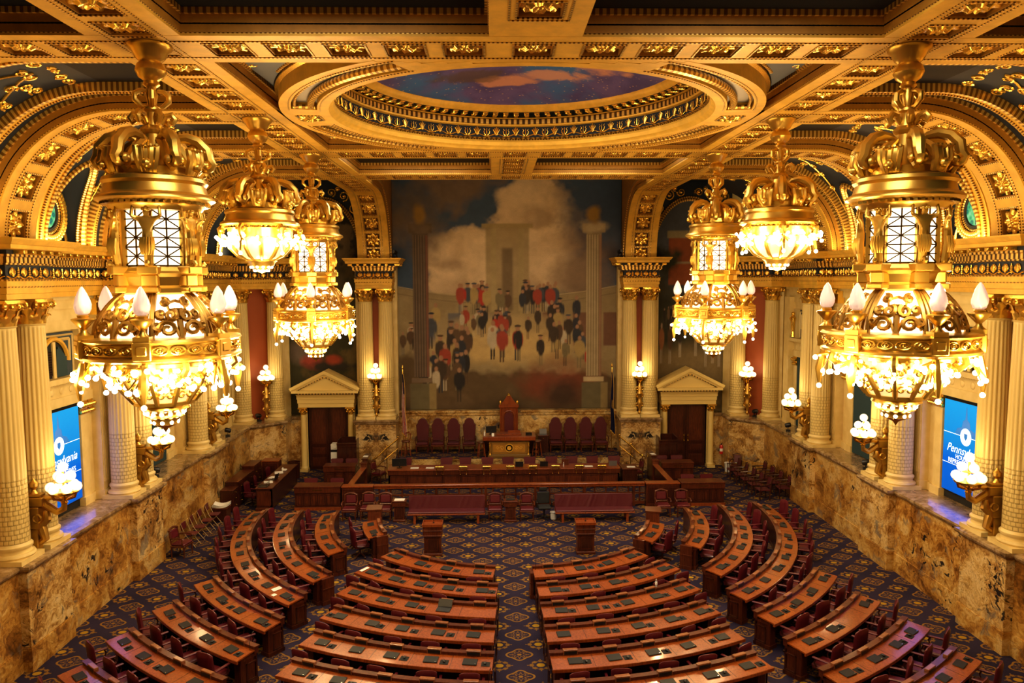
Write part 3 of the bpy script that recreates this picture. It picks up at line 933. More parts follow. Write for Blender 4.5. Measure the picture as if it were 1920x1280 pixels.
# ------------------------------------------------------------------ walls
XR, XP = 12.22, 12.0        # dado faces: recess and pier
PIERS = [(13.55, .93), (19.1, .93), (24.75, .93), (30.9, .93)]
def dado_path(s):
    p = [(XR, YN)]
    for y, h in PIERS[1:]:
        p += [(XR, y-h), (XP, y-h), (XP, y+h), (XR, y+h)]
    p += [(XR, 35.75), (12.02, 35.75), (10.85, 36.92), (10.85, 37.92)]
    return [(s*x, y) for x, y in p]
def emit_face(mb, a, b, z0, z1):
    mb.add([(a[0], a[1], z0), (b[0], b[1], z0), (b[0], b[1], z1), (a[0], a[1], z1)], [(0, 1, 2, 3)])
def flip(path, s): return path if s > 0 else path[::-1]
for s, side in ((-1, 'left'), (1, 'right')):
    p = dado_path(s)
    rec, pier, low = MB(), MB(), MB()
    for a, b in zip(p[:-1], p[1:]):
        deep = abs(abs(a[0])-XR) < .01 and abs(abs(b[0])-XR) < .01
        emit_face(rec if deep else pier, a, b, .62, 2.52)
        emit_face(rec, a, b, 0, .62)
    root = sroot('wall_%s' % side)
    rec.build('marble_dado', MARB, root); pier.build('marble_pier', MARBP, root)
    q = flip(p, s)
    base = MB(); base.mold(q, [(0, .60), (.025, .60), (.03, .57), (.03, .0)])
    struct('baseboard_%s' % side, base, MARB)
    cap = MB(); cap.mold(q, [(-.02, 2.46), (.03, 2.48), (.05, 2.52), (.11, 2.55), (.13, 2.60), (.12, 2.66), (-.05, 2.68)])
    cap.build('marble_coping', LEDGE, root)
    # ledge top
    led = MB()
    for a, b in zip(p[:-1], p[1:]):
        led.add([(a[0], a[1], 2.672), (b[0], b[1], 2.672), (s*14.2, b[1], 2.672), (s*14.2, a[1], 2.672)], [(0, 1, 2, 3)])
    led.build('marble_ledge', LEDGE, root)
    # plain upper wall
    w = MB(); X0 = 13.42
    holes = []
    w.add([(s*X0, YN, 2.6), (s*X0, 39, 2.6), (s*X0, 39, ZS+.1), (s*X0, YN, ZS+.1)], [(0, 1, 2, 3)])
    # outer wall up to the ceiling, behind the coves
    w.add([(s*14.2, YN, 0), (s*14.2, 39, 0), (s*14.2, 39, 16), (s*14.2, YN, 16)], [(0, 1, 2, 3)])
    w.build('upper_wall', CREAM, root)
    # strips of red wall and flat pilasters behind the column pairs
    rd, pl, cp = MB(), MB(), MB()
    for y, h in PIERS[1:]:
        rd.box(*sorted((s*13.3, s*13.45)), y-1.5, y+1.5, 2.67, 9.05)
        for dy in (-.62, .62):
            pl.box(*sorted((s*12.98, s*13.4)), y+dy-.30, y+dy+.30, 2.67, 8.45)
            pl.box(*sorted((s*12.93, s*13.4)), y+dy-.36, y+dy+.36, 2.67, 2.95)
            for k in range(5):
                pl.box(*sorted((s*12.955, s*13.0)), y+dy-.25+k*.11, y+dy-.19+k*.11, 3.2, 8.3)
            cp.box(*sorted((s*12.93, s*13.4)), y+dy-.32, y+dy+.32, 8.45, 9.05)
    rd.build('red_wall_strip', REDW, root); pl.build('flat_pilaster', CREAM, root); cp.build('pilaster_capital', GILT, root)

# ---- end wall
root = sroot('wall_back')
mb = MB()
for s in (-1, 1):
    a, b = sorted((s*10.85, s*7.45)); 
    # dado beside the door
    for x0, x1 in ((a, s*9.05-1.05 if s > 0 else s*9.05-1.05), (s*9.05+1.05, b)):
        mb.box(min(x0, x1), max(x0, x1), 37.9, 39, 0, 2.6)
mb.build('marble_dado_by_doors', MARBP, root)
mb = MB(); mb.box(-5.6, 5.6, 38.12, 39, 0, 2.66); mb.build('marble_dado', m_marble('gold dado marble', W2, .9, 0, 12.3), root)
mb = MB(); mb.mold([(5.6, 38.12), (-5.6, 38.12)], [(0, 2.60), (.05, 2.64), (.06, 2.74), (.10, 2.80), (.10, 2.88), (-.2, 2.9)]); mb.build('marble_coping', m_marble('coping marble', W2, 2, 0, 2.2), root)
for s in (-1, 1):
    a, b = sorted((s*10.85, s*7.45))
    mb = MB(); dc = s*9.0
    for q0, q1 in ((b, dc+1.02), (dc-1.02, a)): mb.mold([(q0, 37.9), (q1, 37.9)], [(-.02, 2.50), (.05, 2.54), (.08, 2.62), (.08, 2.68), (-.2, 2.70)])
    # broken by the door surround
    mb.build('marble_coping', LEDGE, root)
for s in (-1, 1):
    a, b = sorted((s*5.5, s*7.45))
    mb = MB(); mb.box(a, b, 36.82, 39, 0, 2.46); mb.build('marble_pier', MARBM, root)
    mb = MB(); mb.mold([(b, 38.2), (b, 36.82), (a, 36.82), (a, 38.2)], [(0, 2.44), (.04, 2.47), (.06, 2.55), (.11, 2.58), (.11, 2.66), (-.3, 2.68)])
    mb.box(a, b, 36.82, 39, 2.46, 2.67)
    mb.build('marble_coping', LEDGE, root)
    mb = MB(); mb.box(s*6.47-.32, s*6.47+.32, 37.78, 38.3, 2.66, ZS); mb.build('red_wall_strip', REDW, root)
    mb = MB()
    for dx in (-.49, .49):
        mb.box(s*6.47+dx-.3, s*6.47+dx+.3, 37.66, 38.35, 2.66, 9.1)
    for xx in (5.62, 7.38): mb.box(min(s*xx-.14, s*xx+.14), max(s*xx-.14, s*xx+.14), 37.9, 38.35, 2.66, ZS)
    mb.build('flat_pilaster', CREAM, root)
    # rib cheek beside the mural
    mb = MB(); vs = []; fs = []
    for xs in (5.74, 7.26):
        b0 = len(mb.v); pts = []
        for k in range(17):
            ph = pi/2*k/16; pts.append((s*xs, YF+RC*sin(ph), ZS+RC*cos(ph)))
        top = [(p[0], max(p[1], 37.3)+.0, p[2]) for p in pts]
        vs = pts + [(s*xs, 38.6, p[2]) for p in pts]
        fs = [(k, k+1, 17+k+1, 17+k) for k in range(16)]
        mb.add(vs, fs)
        mb.add([(s*xs, YF, ZC), (s*xs, 38.6, ZC), (s*xs, 38.6, 15.4), (s*xs, YF, 15.4)], [(0, 1, 2, 3)])
    mb.build('rib_cheek', GOLDD, root)
mb = MB(); mb.add([(-14.2, 38.7, 0), (14.2, 38.7, 0), (14.2, 38.7, 16), (-14.2, 38.7, 16)], [(0, 1, 2, 3)]); mb.build('upper_wall', CREAM, root)
mb = MB(); mb.add([(-14.2, YN, 0), (14.2, YN, 0), (14.2, YN, 16), (-14.2, YN, 16)], [(0, 3, 2, 1)])
struct('wall_front', mb, CREAM)

# ---- corner piers (canted), red wall behind
for s, side in ((-1, 'left'), (1, 'right')):
    mb = MB(); mb.add([(s*13.42, 35.9, 2.6), (s*10.95, 38.4, 2.6), (s*10.95, 38.4, ZS), (s*13.42, 35.9, ZS)], [(0, 1, 2, 3)])
    mb.add([(s*10.95, 38.4, 2.6), (s*10.95, 38.7, 2.6), (s*10.95, 38.7, ZS), (s*10.95, 38.4, ZS)], [(0, 1, 2, 3)])
    struct('wall_corner_%s' % side, mb, CREAM)
    mb = MB(); M = Matrix.Translation((s*12.18, 37.13, 0)) @ Matrix.Rotation(s*R(-45), 4, 'Z'); mb.box(-.55, .55, -.03, .05, 2.67, 9.05, M); struct('trim_red_%s' % side, mb, REDW)
    mb = MB()
    for c in ((12.9, 36.2), (11.35, 37.75)):
        d = Vector((.707, -.707)); 
        M = Matrix.Translation((s*c[0], c[1], 0)) @ Matrix.Rotation(s*R(-45), 4, 'Z')
        mb.box(-.32, .32, -.1, .4, 2.67, 9.05, M)
    for yy in (35.3,): mb.box(*sorted((s*12.98, s*13.4)), yy-.3, yy+.3, 2.67, 8.6)
    o = struct('trim_corner_%s' % side, mb, CREAM)

# ---- murals: freely painted generic canvases (colours computed per vertex)
import numpy as np
def vnoise(h, w, cells, seed, octv=4):
    g = np.random.RandomState(seed); out = np.zeros((h, w)); amp = 1; tot = 0
    for o in range(octv):
        n = cells*2**o; m = max(2, int(n*w/h))
        a = g.rand(n+2, m+2); yy = np.linspace(0, n, h); xx = np.linspace(0, m, w)
        y0 = np.minimum(yy.astype(int), n-1+1); x0 = np.minimum(xx.astype(int), m); fy = (yy-y0)[:, None]; fx = (xx-x0)[None, :]
        fy = fy*fy*(3-2*fy); fx = fx*fx*(3-2*fx)
        A = a[np.ix_(y0, x0)]; B = a[np.ix_(y0, np.minimum(x0+1, m+1))]; C = a[np.ix_(np.minimum(y0+1, n+1), x0)]; D = a[np.ix_(np.minimum(y0+1, n+1), np.minimum(x0+1, m+1))]
        out += amp*((A*(1-fx)+B*fx)*(1-fy)+(C*(1-fx)+D*fx)*fy); tot += amp; amp *= .55
    return out/tot
class Canvas:
    def __init__(s, w, h, seed):
        s.w, s.h = w, h; s.a = np.zeros((h, w, 3)); s.Y, s.X = np.mgrid[0:h, 0:w]; s.X = s.X/(w-1); s.Y = s.Y/(h-1)
        s.n1 = vnoise(h, w, 4, seed, 5); s.n2 = vnoise(h, w, 12, seed+1, 5); s.n3 = vnoise(h, w, 40, seed+2, 3)
    def mix(s, m, c):
        m = np.clip(m, 0, 1)[..., None]; s.a = s.a*(1-m) + np.asarray(c)*m
    def ell(s, cx, cy, rx, ry, c, soft=.15, rough=.0, k=1.0):
        d = np.sqrt(((s.X-cx)/rx)**2 + ((s.Y-cy)/ry)**2) + (s.n2-.5)*rough*2
        s.mix(np.clip((1+soft-d)/(2*soft), 0, 1)*k, c)
    def rect(s, x0, x1, y0, y1, c, e=.004, k=1.0):
        m = np.clip((s.X-x0)/e, 0, 1)*np.clip((x1-s.X)/e, 0, 1)*np.clip((s.Y-y0)/e, 0, 1)*np.clip((y1-s.Y)/e, 0, 1); s.mix(m*k, c)
    def person(s, x, y, h, coat, legs, head=(.30, .17, .10), hat=None, lean=0, asp=1.0):
        """upright figure: foot at (x,y), height h (canvas fractions, y up)"""
        w = h*.105*asp
        s.rect(x-w*.55, x-w*.1, y, y+h*.45, legs, .003); s.rect(x+w*.05, x+w*.5, y, y+h*.45, legs, .003)
        s.ell(x+lean*.2*w, y+h*.52, w*.85, h*.20, coat, .2); s.ell(x+lean*.5*w, y+h*.70, w*.95, h*.15, coat, .2)
        s.ell(x+lean*w+w*.9, y+h*.60, w*.3, h*.17, coat, .25); s.ell(x+lean*w-w*.9, y+h*.62, w*.3, h*.17, coat, .25)
        s.ell(x+lean*w, y+h*.90, h*.055, h*.07, head, .2)
        if hat: s.ell(x+lean*w, y+h*.965, h*.085, h*.03, hat, .2)
def paint_main():
    W_, H_ = 300, 330; c = Canvas(W_, H_, 3); X_, Y_, n1, n2 = c.X, c.Y, c.n1, c.n2; g = random.Random(5)
    c.a[:] = (.045, .075, .13)
    c.mix(np.clip((n1-.47)*7, 0, 1)*.9, (.17, .115, .075))
    c.mix(np.clip((.62-Y_)*5+(n1-.5)*3, 0, 1), (.16, .16, .12))
    for (x, y, rx, ry, k) in ((.30, .60, .17, .13, 1), (.42, .66, .15, .15, 1), (.52, .58, .2, .14, .9), (.66, .74, .15, .20, 1), (.60, .88, .12, .12, .9), (.74, .62, .14, .12, .7), (.22, .68, .09, .07, .8)):
        c.ell(x, y, rx, ry, (.44, .32, .19), .18, .55, k)
        c.ell(x-.02, y+.02, rx*.8, ry*.75, (.60, .46, .29), .35, .8, k*.85)
        c.ell(x+.04, y-.06, rx*.6, ry*.35, (.26, .18, .11), .5, .9, k*.6)
    c.ell(.84, .62, .13, .16, (.17, .11, .07), .4, .6, .8); c.ell(.12, .80, .10, .14, (.13, .095, .07), .4, .6, .8); c.ell(.9, .85, .14, .12, (.035, .055, .10), .5, .6, .8)
    # low curving hall behind the crowd
    yy = .485+.05*(X_-.5)**2*4
    m = np.clip((yy-Y_)/.006, 0, 1); c.mix(m, (.25, .19, .10)); c.mix(m*np.clip((n2-.45)*4, 0, 1)*.5, (.34, .27, .15))
    c.mix(np.clip((.003-np.abs(Y_-yy))/.003, 0, 1), (.42, .33, .18)); c.mix(np.clip((.003-np.abs(Y_-yy+.03))/.003, 0, 1)*.6, (.12, .085, .045))
    for i in range(7):
        x = .10+i*.135+(.01 if i > 3 else 0)
        if .40 < x < .60: continue
        c.rect(x, x+.085, .27, .42, (.10, .105, .13) if x < .5 else (.13, .05, .035), .006, .8)
    # pale stone pier and plinth at the centre
    c.rect(.40, .60, .40, .80, (.25, .19, .09), .01, .75); c.rect(.425, .455, .42, .78, (.33, .26, .13), .006, .8); c.rect(.545, .575, .42, .78, (.33, .26, .13), .006, .8); c.rect(.385, .615, .775, .80, (.30, .23, .11), .006, .9); c.rect(.47, .53, .42, .70, (.13, .09, .05), .012, .8)
    c.ell(.5, .36, .25, .05, (.34, .25, .12), .3, .3); c.ell(.47, .27, .30, .07, (.46, .33, .14), .35, .5, .9)
    # dark ground
    m = np.clip((.235-Y_+(n1-.5)*.35-.25*(np.abs(X_-.45))**2)/.03, 0, 1); c.mix(m, (.10, .066, .032)); c.mix(m*np.clip((n2-.5)*5, 0, 1)*.5, (.16, .105, .055))
    c.ell(.72, .12, .14, .08, (.19, .04, .018), .5, .8, .7); c.ell(.74, .07, .07, .06, (.035, .022, .016), .4, .5, .8); c.mix(np.clip((.06-Y_)*12, 0, 1)*.7, (.045, .03, .018))
    dk = [(.022, .020, .022), (.035, .026, .022), (.028, .032, .045), (.05, .035, .025), (.10, .062, .035), (.055, .065, .085), (.085, .05, .03)]; rd = [(.34, .035, .022), (.28, .05, .03)]; lt = [(.40, .34, .24), (.33, .24, .10), (.16, .13, .07)]
    def crowd(x0, x1, y0, y1, n, h0, h1, pr, pl):
        ps = sorted(((g.uniform(x0, x1), g.uniform(y0, y1)) for _ in range(n)), key=lambda p: -p[1])
        for x, y in ps:
            q = g.random(); coat = g.choice(rd) if q < pr else g.choice(lt) if q < pr+pl else g.choice(dk)
            c.person(x, y, g.uniform(h0, h1), coat, g.choice(dk+lt[2:]) if g.random() < .75 else g.choice(lt), hat=g.choice(dk) if g.random() < .3 else None, lean=g.uniform(-.3, .3), asp=g.uniform(.9, 1.3))
    crowd(.29, .42, .405, .425, 11, .12, .14, .3, .15); crowd(.57, .71, .40, .425, 12, .12, .14, .05, .05); crowd(.42, .57, .40, .41, 4, .11, .12, .2, .3)
    crowd(.25, .66, .30, .335, 20, .10, .12, .35, .3)
    crowd(.43, .57, .20, .23, 6, .14, .17, .4, .1); crowd(.62, .76, .17, .24, 4, .12, .15, 0, .5); crowd(.68, .84, .24, .36, 14, .12, .15, .05, .25)
    crowd(.13, .26, .26, .32, 4, .12, .16, 0, .4); crowd(.24, .37, .15, .23, 8, .15, .20, 0, .05); crowd(.13, .32, .03, .17, 19, .13, .17, .04, .12); crowd(.03, .10, .18, .30, 6, .10, .13, .1, .1); crowd(.80, .86, .13, .22, 3, .12, .15, .2, .1)
    # tall fluted columns at both sides on plinths
    for x0, x1, a, b in ((.085, .155, (.085, .06, .042), (.165, .115, .075)), (.845, .915, (.24, .185, .105), (.44, .35, .21))):
        c.rect(x0, x1, .14, .76, a, .003)
        for k in range(6): c.rect(x0+(x1-x0)*(k+.12)/6, x0+(x1-x0)*(k+.62)/6, .14, .75, b, .002)
        c.rect(x1-.014, x1, .14, .75, (.20, .07, .045), .003, .6)
        c.rect(x0-.018, x1+.018, .755, .80, a, .006); c.ell((x0+x1)/2, .78, .055, .03, b, .3, .8, .7); c.ell((x0+x1)/2, .835, .03, .04, (.27, .16, .04), .3, .6)
        c.rect(x0-.012, x1+.012, .115, .14, b, .004); c.rect(x0-.02, x1+.03, -.02, .115, (.13, .11, .06), .004); c.rect(x1-.005, x1+.03, -.02, .115, (.24, .18, .08), .004)
    c.a *= 1.2*(.86+.28*c.n3)[..., None]
    return c
def paint_side(kind):
    c = Canvas(110, 230, 11 if kind < 0 else 23); g = random.Random(8); n1, n2 = c.n1, c.n2; X_, Y_ = c.X, c.Y
    if kind < 0:
        c.a[:] = (.045, .042, .018); c.mix(np.clip((n2-.45)*6, 0, 1), (.13, .09, .03)); c.mix(np.clip((Y_-.62+(n1-.5)*.5)*6, 0, 1), (.15, .10, .05)); c.mix(np.clip((n2-.52)*9, 0, 1)*np.clip((Y_-.5)*6, 0, 1), (.02, .017, .008))
        c.ell(.22, .30, .2, .05, (.16, .12, .10), .4, .6); c.ell(.3, .25, .12, .03, (.34, .06, .04), .4, .6); c.ell(.62, .23, .30, .02, (.03, .025, .02), .4, .9); c.ell(.6, .26, .1, .02, (.30, .05, .02), .4, .6)
        for i in range(9): c.person(g.uniform(.15, .95), g.uniform(.33, .40), .13, g.choice([(.03, .025, .02), (.3, .27, .2), (.2, .12, .06)]), (.3, .27, .22), asp=1.6)
    else:
        c.a[:] = (.10, .11, .14); c.mix(np.clip((.66-Y_+(n1-.5)*.2)*8, 0, 1), (.035, .036, .02)); c.mix(np.clip((n2-.5)*6, 0, 1)*np.clip((.64-Y_)*8, 0, 1)*.7, (.075, .06, .03))
        c.rect(.22, 1.1, .60, .84, (.30, .085, .03), .008); c.rect(.2, 1.1, .82, .86, (.32, .27, .16), .006); c.rect(.25, 1.1, .70, .715, (.32, .27, .16), .006)
        for x in (.60, .8): c.rect(x, x+.1, .73, .80, (.03, .03, .035), .006)
        c.ell(.2, .72, .16, .08, (.03, .036, .016), .3, .9)
        c.mix(np.clip((.34-Y_+(n1-.5)*.06)*14, 0, 1), (.20, .145, .07)); c.mix(np.clip((.18-Y_+(n1-.5)*.2)*7, 0, 1)*np.clip((n2-.45)*5, 0, 1), (.07, .05, .025))
        for i in range(26): c.person(g.uniform(.05, 1), g.uniform(.36, .41), .10, g.choice([(.03, .025, .02), (.05, .04, .03), (.16, .1, .05)]), (.04, .03, .02), asp=1.7)
        for x, col in ((.14, (.28, .12, .05)), (.26, (.10, .055, .03)), (.40, (.04, .03, .025)), (.62, (.30, .20, .07)), (.76, (.30, .33, .38)), (.86, (.34, .07, .045)), (.95, (.12, .12, .12))):
            c.person(x, .22+g.uniform(-.02, .05), .20, col, (.36, .30, .22), (.38, .26, .17), asp=1.5)
    c.a *= (.85+.3*c.n3)[..., None]
    return c
def painted_canvas(c, x0, x1, z0, z1, y, inside=None):
    w, h = c.w, c.h; vs = []; fs = []
    for j in range(h):
        for i in range(w): vs.append((x0+(x1-x0)*i/(w-1), y, z0+(z1-z0)*j/(h-1)))
    for j in range(h-1):
        for i in range(w-1):
            if inside and not inside(vs[j*w+i][0]*.5+vs[(j+1)*w+i+1][0]*.5, vs[j*w+i][2]*.5+vs[(j+1)*w+i+1][2]*.5): continue
            a = j*w+i; fs.append((a, a+1, a+w+1, a+w))
    return vs, fs
def m_canvas():
    M = Mat('painted canvas', (.2, .15, .1), .62, spec=.3)
    a = M.node('ShaderNodeVertexColor'); a.layer_name = 'paint'
    st = M.nf(M.scale(M.pos(), (30, 30, 9)), 2.0, 3, .6)
    M.base(M.mix(smooth(.35, .7, st)*.16, a.outputs[0], (.06, .045, .03)))
    return M.m
CANV = m_canvas()
def mural(label, c, x0, x1, z0, z1, y, inside=None):
    t = thing('mural', label, 'painting', ((x0+x1)/2, y, z0))
    vs, fs = painted_canvas(c, x0, x1, z0, z1, y, inside)
    mb = MB(); mb.v = vs; mb.f = fs; mb.sm = [False]*len(fs); mb.mi = [0]*len(fs)
    o = mb.build('canvas', CANV, t, world=True)
    at = o.data.color_attributes.new('paint', 'FLOAT_COLOR', 'POINT')
    col = np.ones((c.w*c.h, 4), dtype=np.float32); col[:, :3] = np.clip(c.a.reshape(-1, 3), 0, 1); at.data.foreach_set('color', col.ravel())
    return t
mural('huge wall mural of clouds and crowds behind the tall wooden throne', paint_main(), -5.72, 5.72, 2.9, 14.6, 38.4)
AX, AB = 1.82, 2.75
for s, lab in ((-1, 'dark green and brown arched mural above the doorway beside the photocopier'), (1, 'arched mural of a red brick house and figures above the door with brass handles')):
    c_ = 9.1*s
    mural(lab, paint_side(s), c_-AX, c_+AX, 2.7, ZS+.2+AB, 38.36, lambda x, z, c_=c_: z < ZS+.2 or ((x-c_)/AX)**2+((z-ZS-.2)/AB)**2 < 1.02)
for s, side in ((-1, 'left'), (1, 'right')):
    c = 9.1*s; sp, lf, gl = MB(), MB(), MB()
    # navy spandrel wall round the arch
    N = 24; vs = []; fs = []
    for k in range(N+1):
        t = pi*k/N; vs += [(c+AX*cos(t), 38.3, ZS+.2+AB*sin(t)), (c+2.15*max(-1, min(1, 1.5*cos(t))), 38.3, ZS+.2+3.9*min(1, 1.5*sin(t)))]
    for k in range(N): fs.append((2*k, 2*k+1, 2*k+3, 2*k+2))
    sp.add(vs, fs)
    pth = [(c+AX*cos(pi*k/40), 38.24, ZS+.2+AB*sin(pi*k/40)) for k in range(41)]
    lf.tube(pth, .085, 6)
    lf.tube([(c+(AX+.0)*1.04*cos(pi*k/40)*1.02, 38.22, ZS+.2+AB*1.05*sin(pi*k/40)) for k in range(41)], .04, 5)
    for sg in (-1, 1):
        for (dx, dz, r) in ((1.55, 2.35, .3), (1.05, 2.95, .26), (1.75, 1.75, .16), (1.75, 2.9, .22), (.45, 3.12, .22), (1.3, 3.25, .14), (1.85, 2.3, .12), (.75, 3.3, .12)):
            gl.tube([(c+sg*(dx+a), 38.24, ZS+.2+dz+b) for a, b in spiral((0, 0), r, 1.6, rnd.uniform(0, 6), rnd.choice((-1, 1)), 16)], [.05*(1-.5*i/16) for i in range(17)], 5)
            gl.ball((c+sg*dx, 38.24, ZS+.2+dz), .07, 6, 5)
    r_ = sroot('trim_spandrel_%s' % side); sp.build('navy_field', NAVYF, r_); lf.build('leaf_moulding', LEAF, r_); gl.build('scrollwork', GILT, r_)
    # corner cove over the flank: navy soffit
    mb = MB(); mb.add([(s*7.26, YB[3], ZC+.43), (s*13.0, YB[3], ZC+.43), (s*13.0, 38.6, ZC+1.5), (s*7.26, 38.6, ZC+1.5)], [(0, 1, 2, 3)])
    struct('ceiling_corner_%s' % side, mb, NAVY)

# ---- entablature along the walls
EX0, EX1 = 12.78, 12.12
def ent_path(s):
    p = [(EX0, YN)]
    for y, h in PIERS[1:]:
        p += [(EX0, y-.9), (EX1, y-.9), (EX1, y+.9), (EX0, y+.9)]
    p += [(EX0, 35.5), (12.3, 35.5), (10.75, 37.05), (10.75, 38.3)]
    return [(s*x, y) for x, y in p]
ARCHI = [(0, 9.05), (0, 9.18), (.03, 9.19), (.03, 9.34), (.06, 9.36), (.06, 9.50), (.0, 9.52)]
FRZ = [(.01, 9.52), (.01, 9.86)]
DEN = [(.02, 9.86), (.08, 9.88), (.08, 9.91), (.13, 9.92), (.13, 10.05), (.17, 10.07), (.17, 10.12), (.0, 10.12)]
NAV2 = [(.14, 10.12), (.14, 10.22)]
COR = [(.14, 10.22), (.40, 10.23), (.42, 10.25), (.42, 10.33), (.46, 10.35), (.54, 10.45), (.54, 10.49), (-.4, 10.50)]
def entab(name, path, closed=False):
    r = sroot(name)
    for nm, prof, mat in (('architrave', ARCHI, GOLDP), ('navy_frieze', FRZ, NAVYF), ('dentil_band', DEN, DENT), ('navy_band', NAV2, NAVYF), ('cornice', COR, GOLDP)):
        mb = MB(); mb.mold(path, prof, closed); mb.build(nm, mat, r)
    lf = MB(); lf.mold(path, [(.07, 9.49), (.09, 9.52), (.02, 9.55)], closed); lf.mold(path, [(.05, 9.33), (.07, 9.35), (.05, 9.37)], closed); lf.build('leaf_moulding', LEAFE, r)
    gl = MB()
    n_ = len(path)
    for i in range(n_ if closed else n_-1):
        a = Vector(path[i]); b = Vector(path[(i+1) % n_]); L = (b-a).length
        if L < .4: continue
        t = (b-a)/L; nn = Vector((-t.y, t.x))
        def P(u, v, w=.03): 
            q = a+t*u+nn*w; return (q.x, q.y, v)
        k = max(1, round(L/.42)); st = L/k
        for j in range(k):
            u = st*(j+.5)
            # egg palmette
            for q in (-2, -1, 0, 1, 2):
                gl.tube([P(u, 9.60), P(u+q*.034, 9.70), P(u+q*.040, 9.78-.012*abs(q))], [.024, .030, .012], 5)
            gl.tube([P(u+.105*cos(tt), 9.70+.10*sin(tt)) for tt in [R(-50)+k2*R(280)/10 for k2 in range(11)]], .014, 4)
            # swag
            gl.tube([P(u-st/2+st*q/8, 9.575+.03*cos(2*pi*q/8)) for q in range(9)], .018, 4)
            # sprig between
            if j < k-1 or closed:
                for q in (-1, 1):
                    for h in (0, 1, 2): gl.tube([P(u+st/2, 9.62+.05*h), P(u+st/2+q*.055, 9.66+.05*h)], [.022, .012], 4)
                gl.tube([P(u+st/2, 9.57), P(u+st/2, 9.82)], [.02, .014], 4)
        kb = max(1, round(L/.36)); sb = L/kb
        for j in range(kb):
            u = sb*(j+.5)
            M = Matrix(((t.x, nn.x, 0, a.x+t.x*u), (t.y, nn.y, 0, a.y+t.y*u), (0, 0, 1, 0), (0, 0, 0, 1)))
            gl.chbox(-.07, .07, .13, .40, 10.12, 10.225, .015, M)
    gl.build('gilt_ornament', GILT, r)
    return r
for s, side in ((-1, 'left'), (1, 'right')):
    entab('trim_entablature_%s' % side, flip(ent_path(s), s))
    x0, x1 = (5.62, 7.32)
    a, b = sorted((s*x0, s*x1))
    entab('trim_entablature_back_%s' % side, [(b, 38.35), (b, 36.98), (a, 36.98), (a, 38.35)])
    mb = MB(); mb.box(a+.02, b-.02, 37.0, 38.35, 9.06, 10.4); struct('trim_pier_block_%s' % side, mb, GOLDP)
    # solid bodies of the side ressauts
    mb = MB()
    for y, h in PIERS[1:]: mb.box(*sorted((s*12.14, s*13.4)), y-.88, y+.88, 9.06, 10.4)
    mb.prism([(s*12.32, 35.52), (s*10.77, 37.07), (s*10.77, 38.6), (s*13.4, 38.6), (s*13.4, 35.52)][::s], 9.06, 10.4)
    struct('trim_ressaut_%s' % side, mb, GOLDP)

# ---- columns
def make_column():
    t = thing('column', 'cream fluted column with gilded leafy capital', 'column', kind='structure')
    H0 = .48; HS = 5.72
    b = MB(); b.box(-.47, .47, -.47, .47, 0, .12)
    b.lathe([(.46, .12), (.485, .17), (.46, .23), (.40, .24), (.385, .29), (.40, .33), (.425, .36), (.425, .41), (.385, .44), (.37, .48)], 40)
    b.build('base', CREAM, t)
    sh = MB()
    nfl = 20; seg = nfl*6
    def rad(z): 
        q = (z-H0)/(HS-H0); return .372 - .052*q*q
    prof = []; 
    zs = [H0, H0+.06, H0+.1] + [H0+.1+(HS-H0-.2)*k/6 for k in range(1, 6)] + [HS-.1, HS-.06, HS]
    for z in zs: prof.append((rad(z), z))
    flat = {zs[0], zs[1], zs[-1], zs[-2]}
    def mod(a, z):
        if z in flat or z < 2.6 and z < 2.05: return 1.0 if z in flat else 1 - .02*max(0, cos(nfl*a))
        return 1 - .085*max(0, cos(nfl*a))**.6 if cos(nfl*a) > 0 else 1
    sh.lathe(prof, seg, mod=mod); sh.lathe([(.325, HS-.03), (.35, HS), (.325, HS+.03)], 32)
    o = sh.build('shaft', SHAFT, t, ang=60)
    cp = MB(); z0 = HS
    cp.lathe([(.30, z0), (.30, z0+.2), (.34, z0+.42), (.42, z0+.56)], 24)
    for row, (n_, h, r0, out) in enumerate(((8, .26, .31, .12), (8, .44, .32, .15))):
        for k in range(n_):
            a = 2*pi*(k+.5*row)/n_
            M = Matrix.Rotation(a, 4, 'Z')
            vs = []; 
            prof_ = [(r0, z0+.02, .10), (r0+.03, z0+h*.5, .12), (r0+.08, z0+h*.85, .11), (r0+out, z0+h, .08), (r0+out+.03, z0+h-.05, .04)]
            for (r, z, w) in prof_: vs += [(r, -w, z), (r+.025, 0, z), (r, w, z)]
            fs = []
            for i in range(len(prof_)-1):
                for j in (0, 1): fs.append((3*i+j, 3*i+j+1, 3*i+j+4, 3*i+j+3))
            cp.add(vs, fs, True, 0, M)
    for k in range(4):
        a = pi/4+k*pi/2; M = Matrix.Rotation(a, 4, 'Z')
        pts = [(.34, 0, z0+.38), (.42, 0, z0+.5)] + [(.50+.085*(1-.6*q/10)*cos(2.2-q*.6), 0, z0+.50+.085*(1-.6*q/10)*sin(2.2-q*.6)) for q in range(11)]
        cp.tube(pts, [.05]*3+[.045]*10, 6, M=M)
        M2 = Matrix.Rotation(k*pi/2, 4, 'Z')
        for sg in (-1, 1):
            pts = [(.38+.05*cos(1.5-q*.7)*(1-.07*q)*0+.02, sg*(.10+.055*cos(2.2-q*.7)*(1-.07*q)), z0+.47+.055*sin(2.2-q*.7)*(1-.07*q)) for q in range(8)]
            cp.tube(pts, .028, 5, M=M2)
        cp.ball((.40, 0, z0+.58), .055, 8, 6, M=M2)
    ab = [(.46*cos(a)*(1 if i % 2 else .82)*1.18, .46*sin(a)*(1 if i % 2 else .82)*1.18) for i, a in enumerate([k*pi/4 for k in range(8)])]
    cp.prism(ab, z0+.56, z0+.64)
    cp.build('capital', GILT, t)
    return t
ZB = 2.675
colp = Proto(make_column())
spots = []
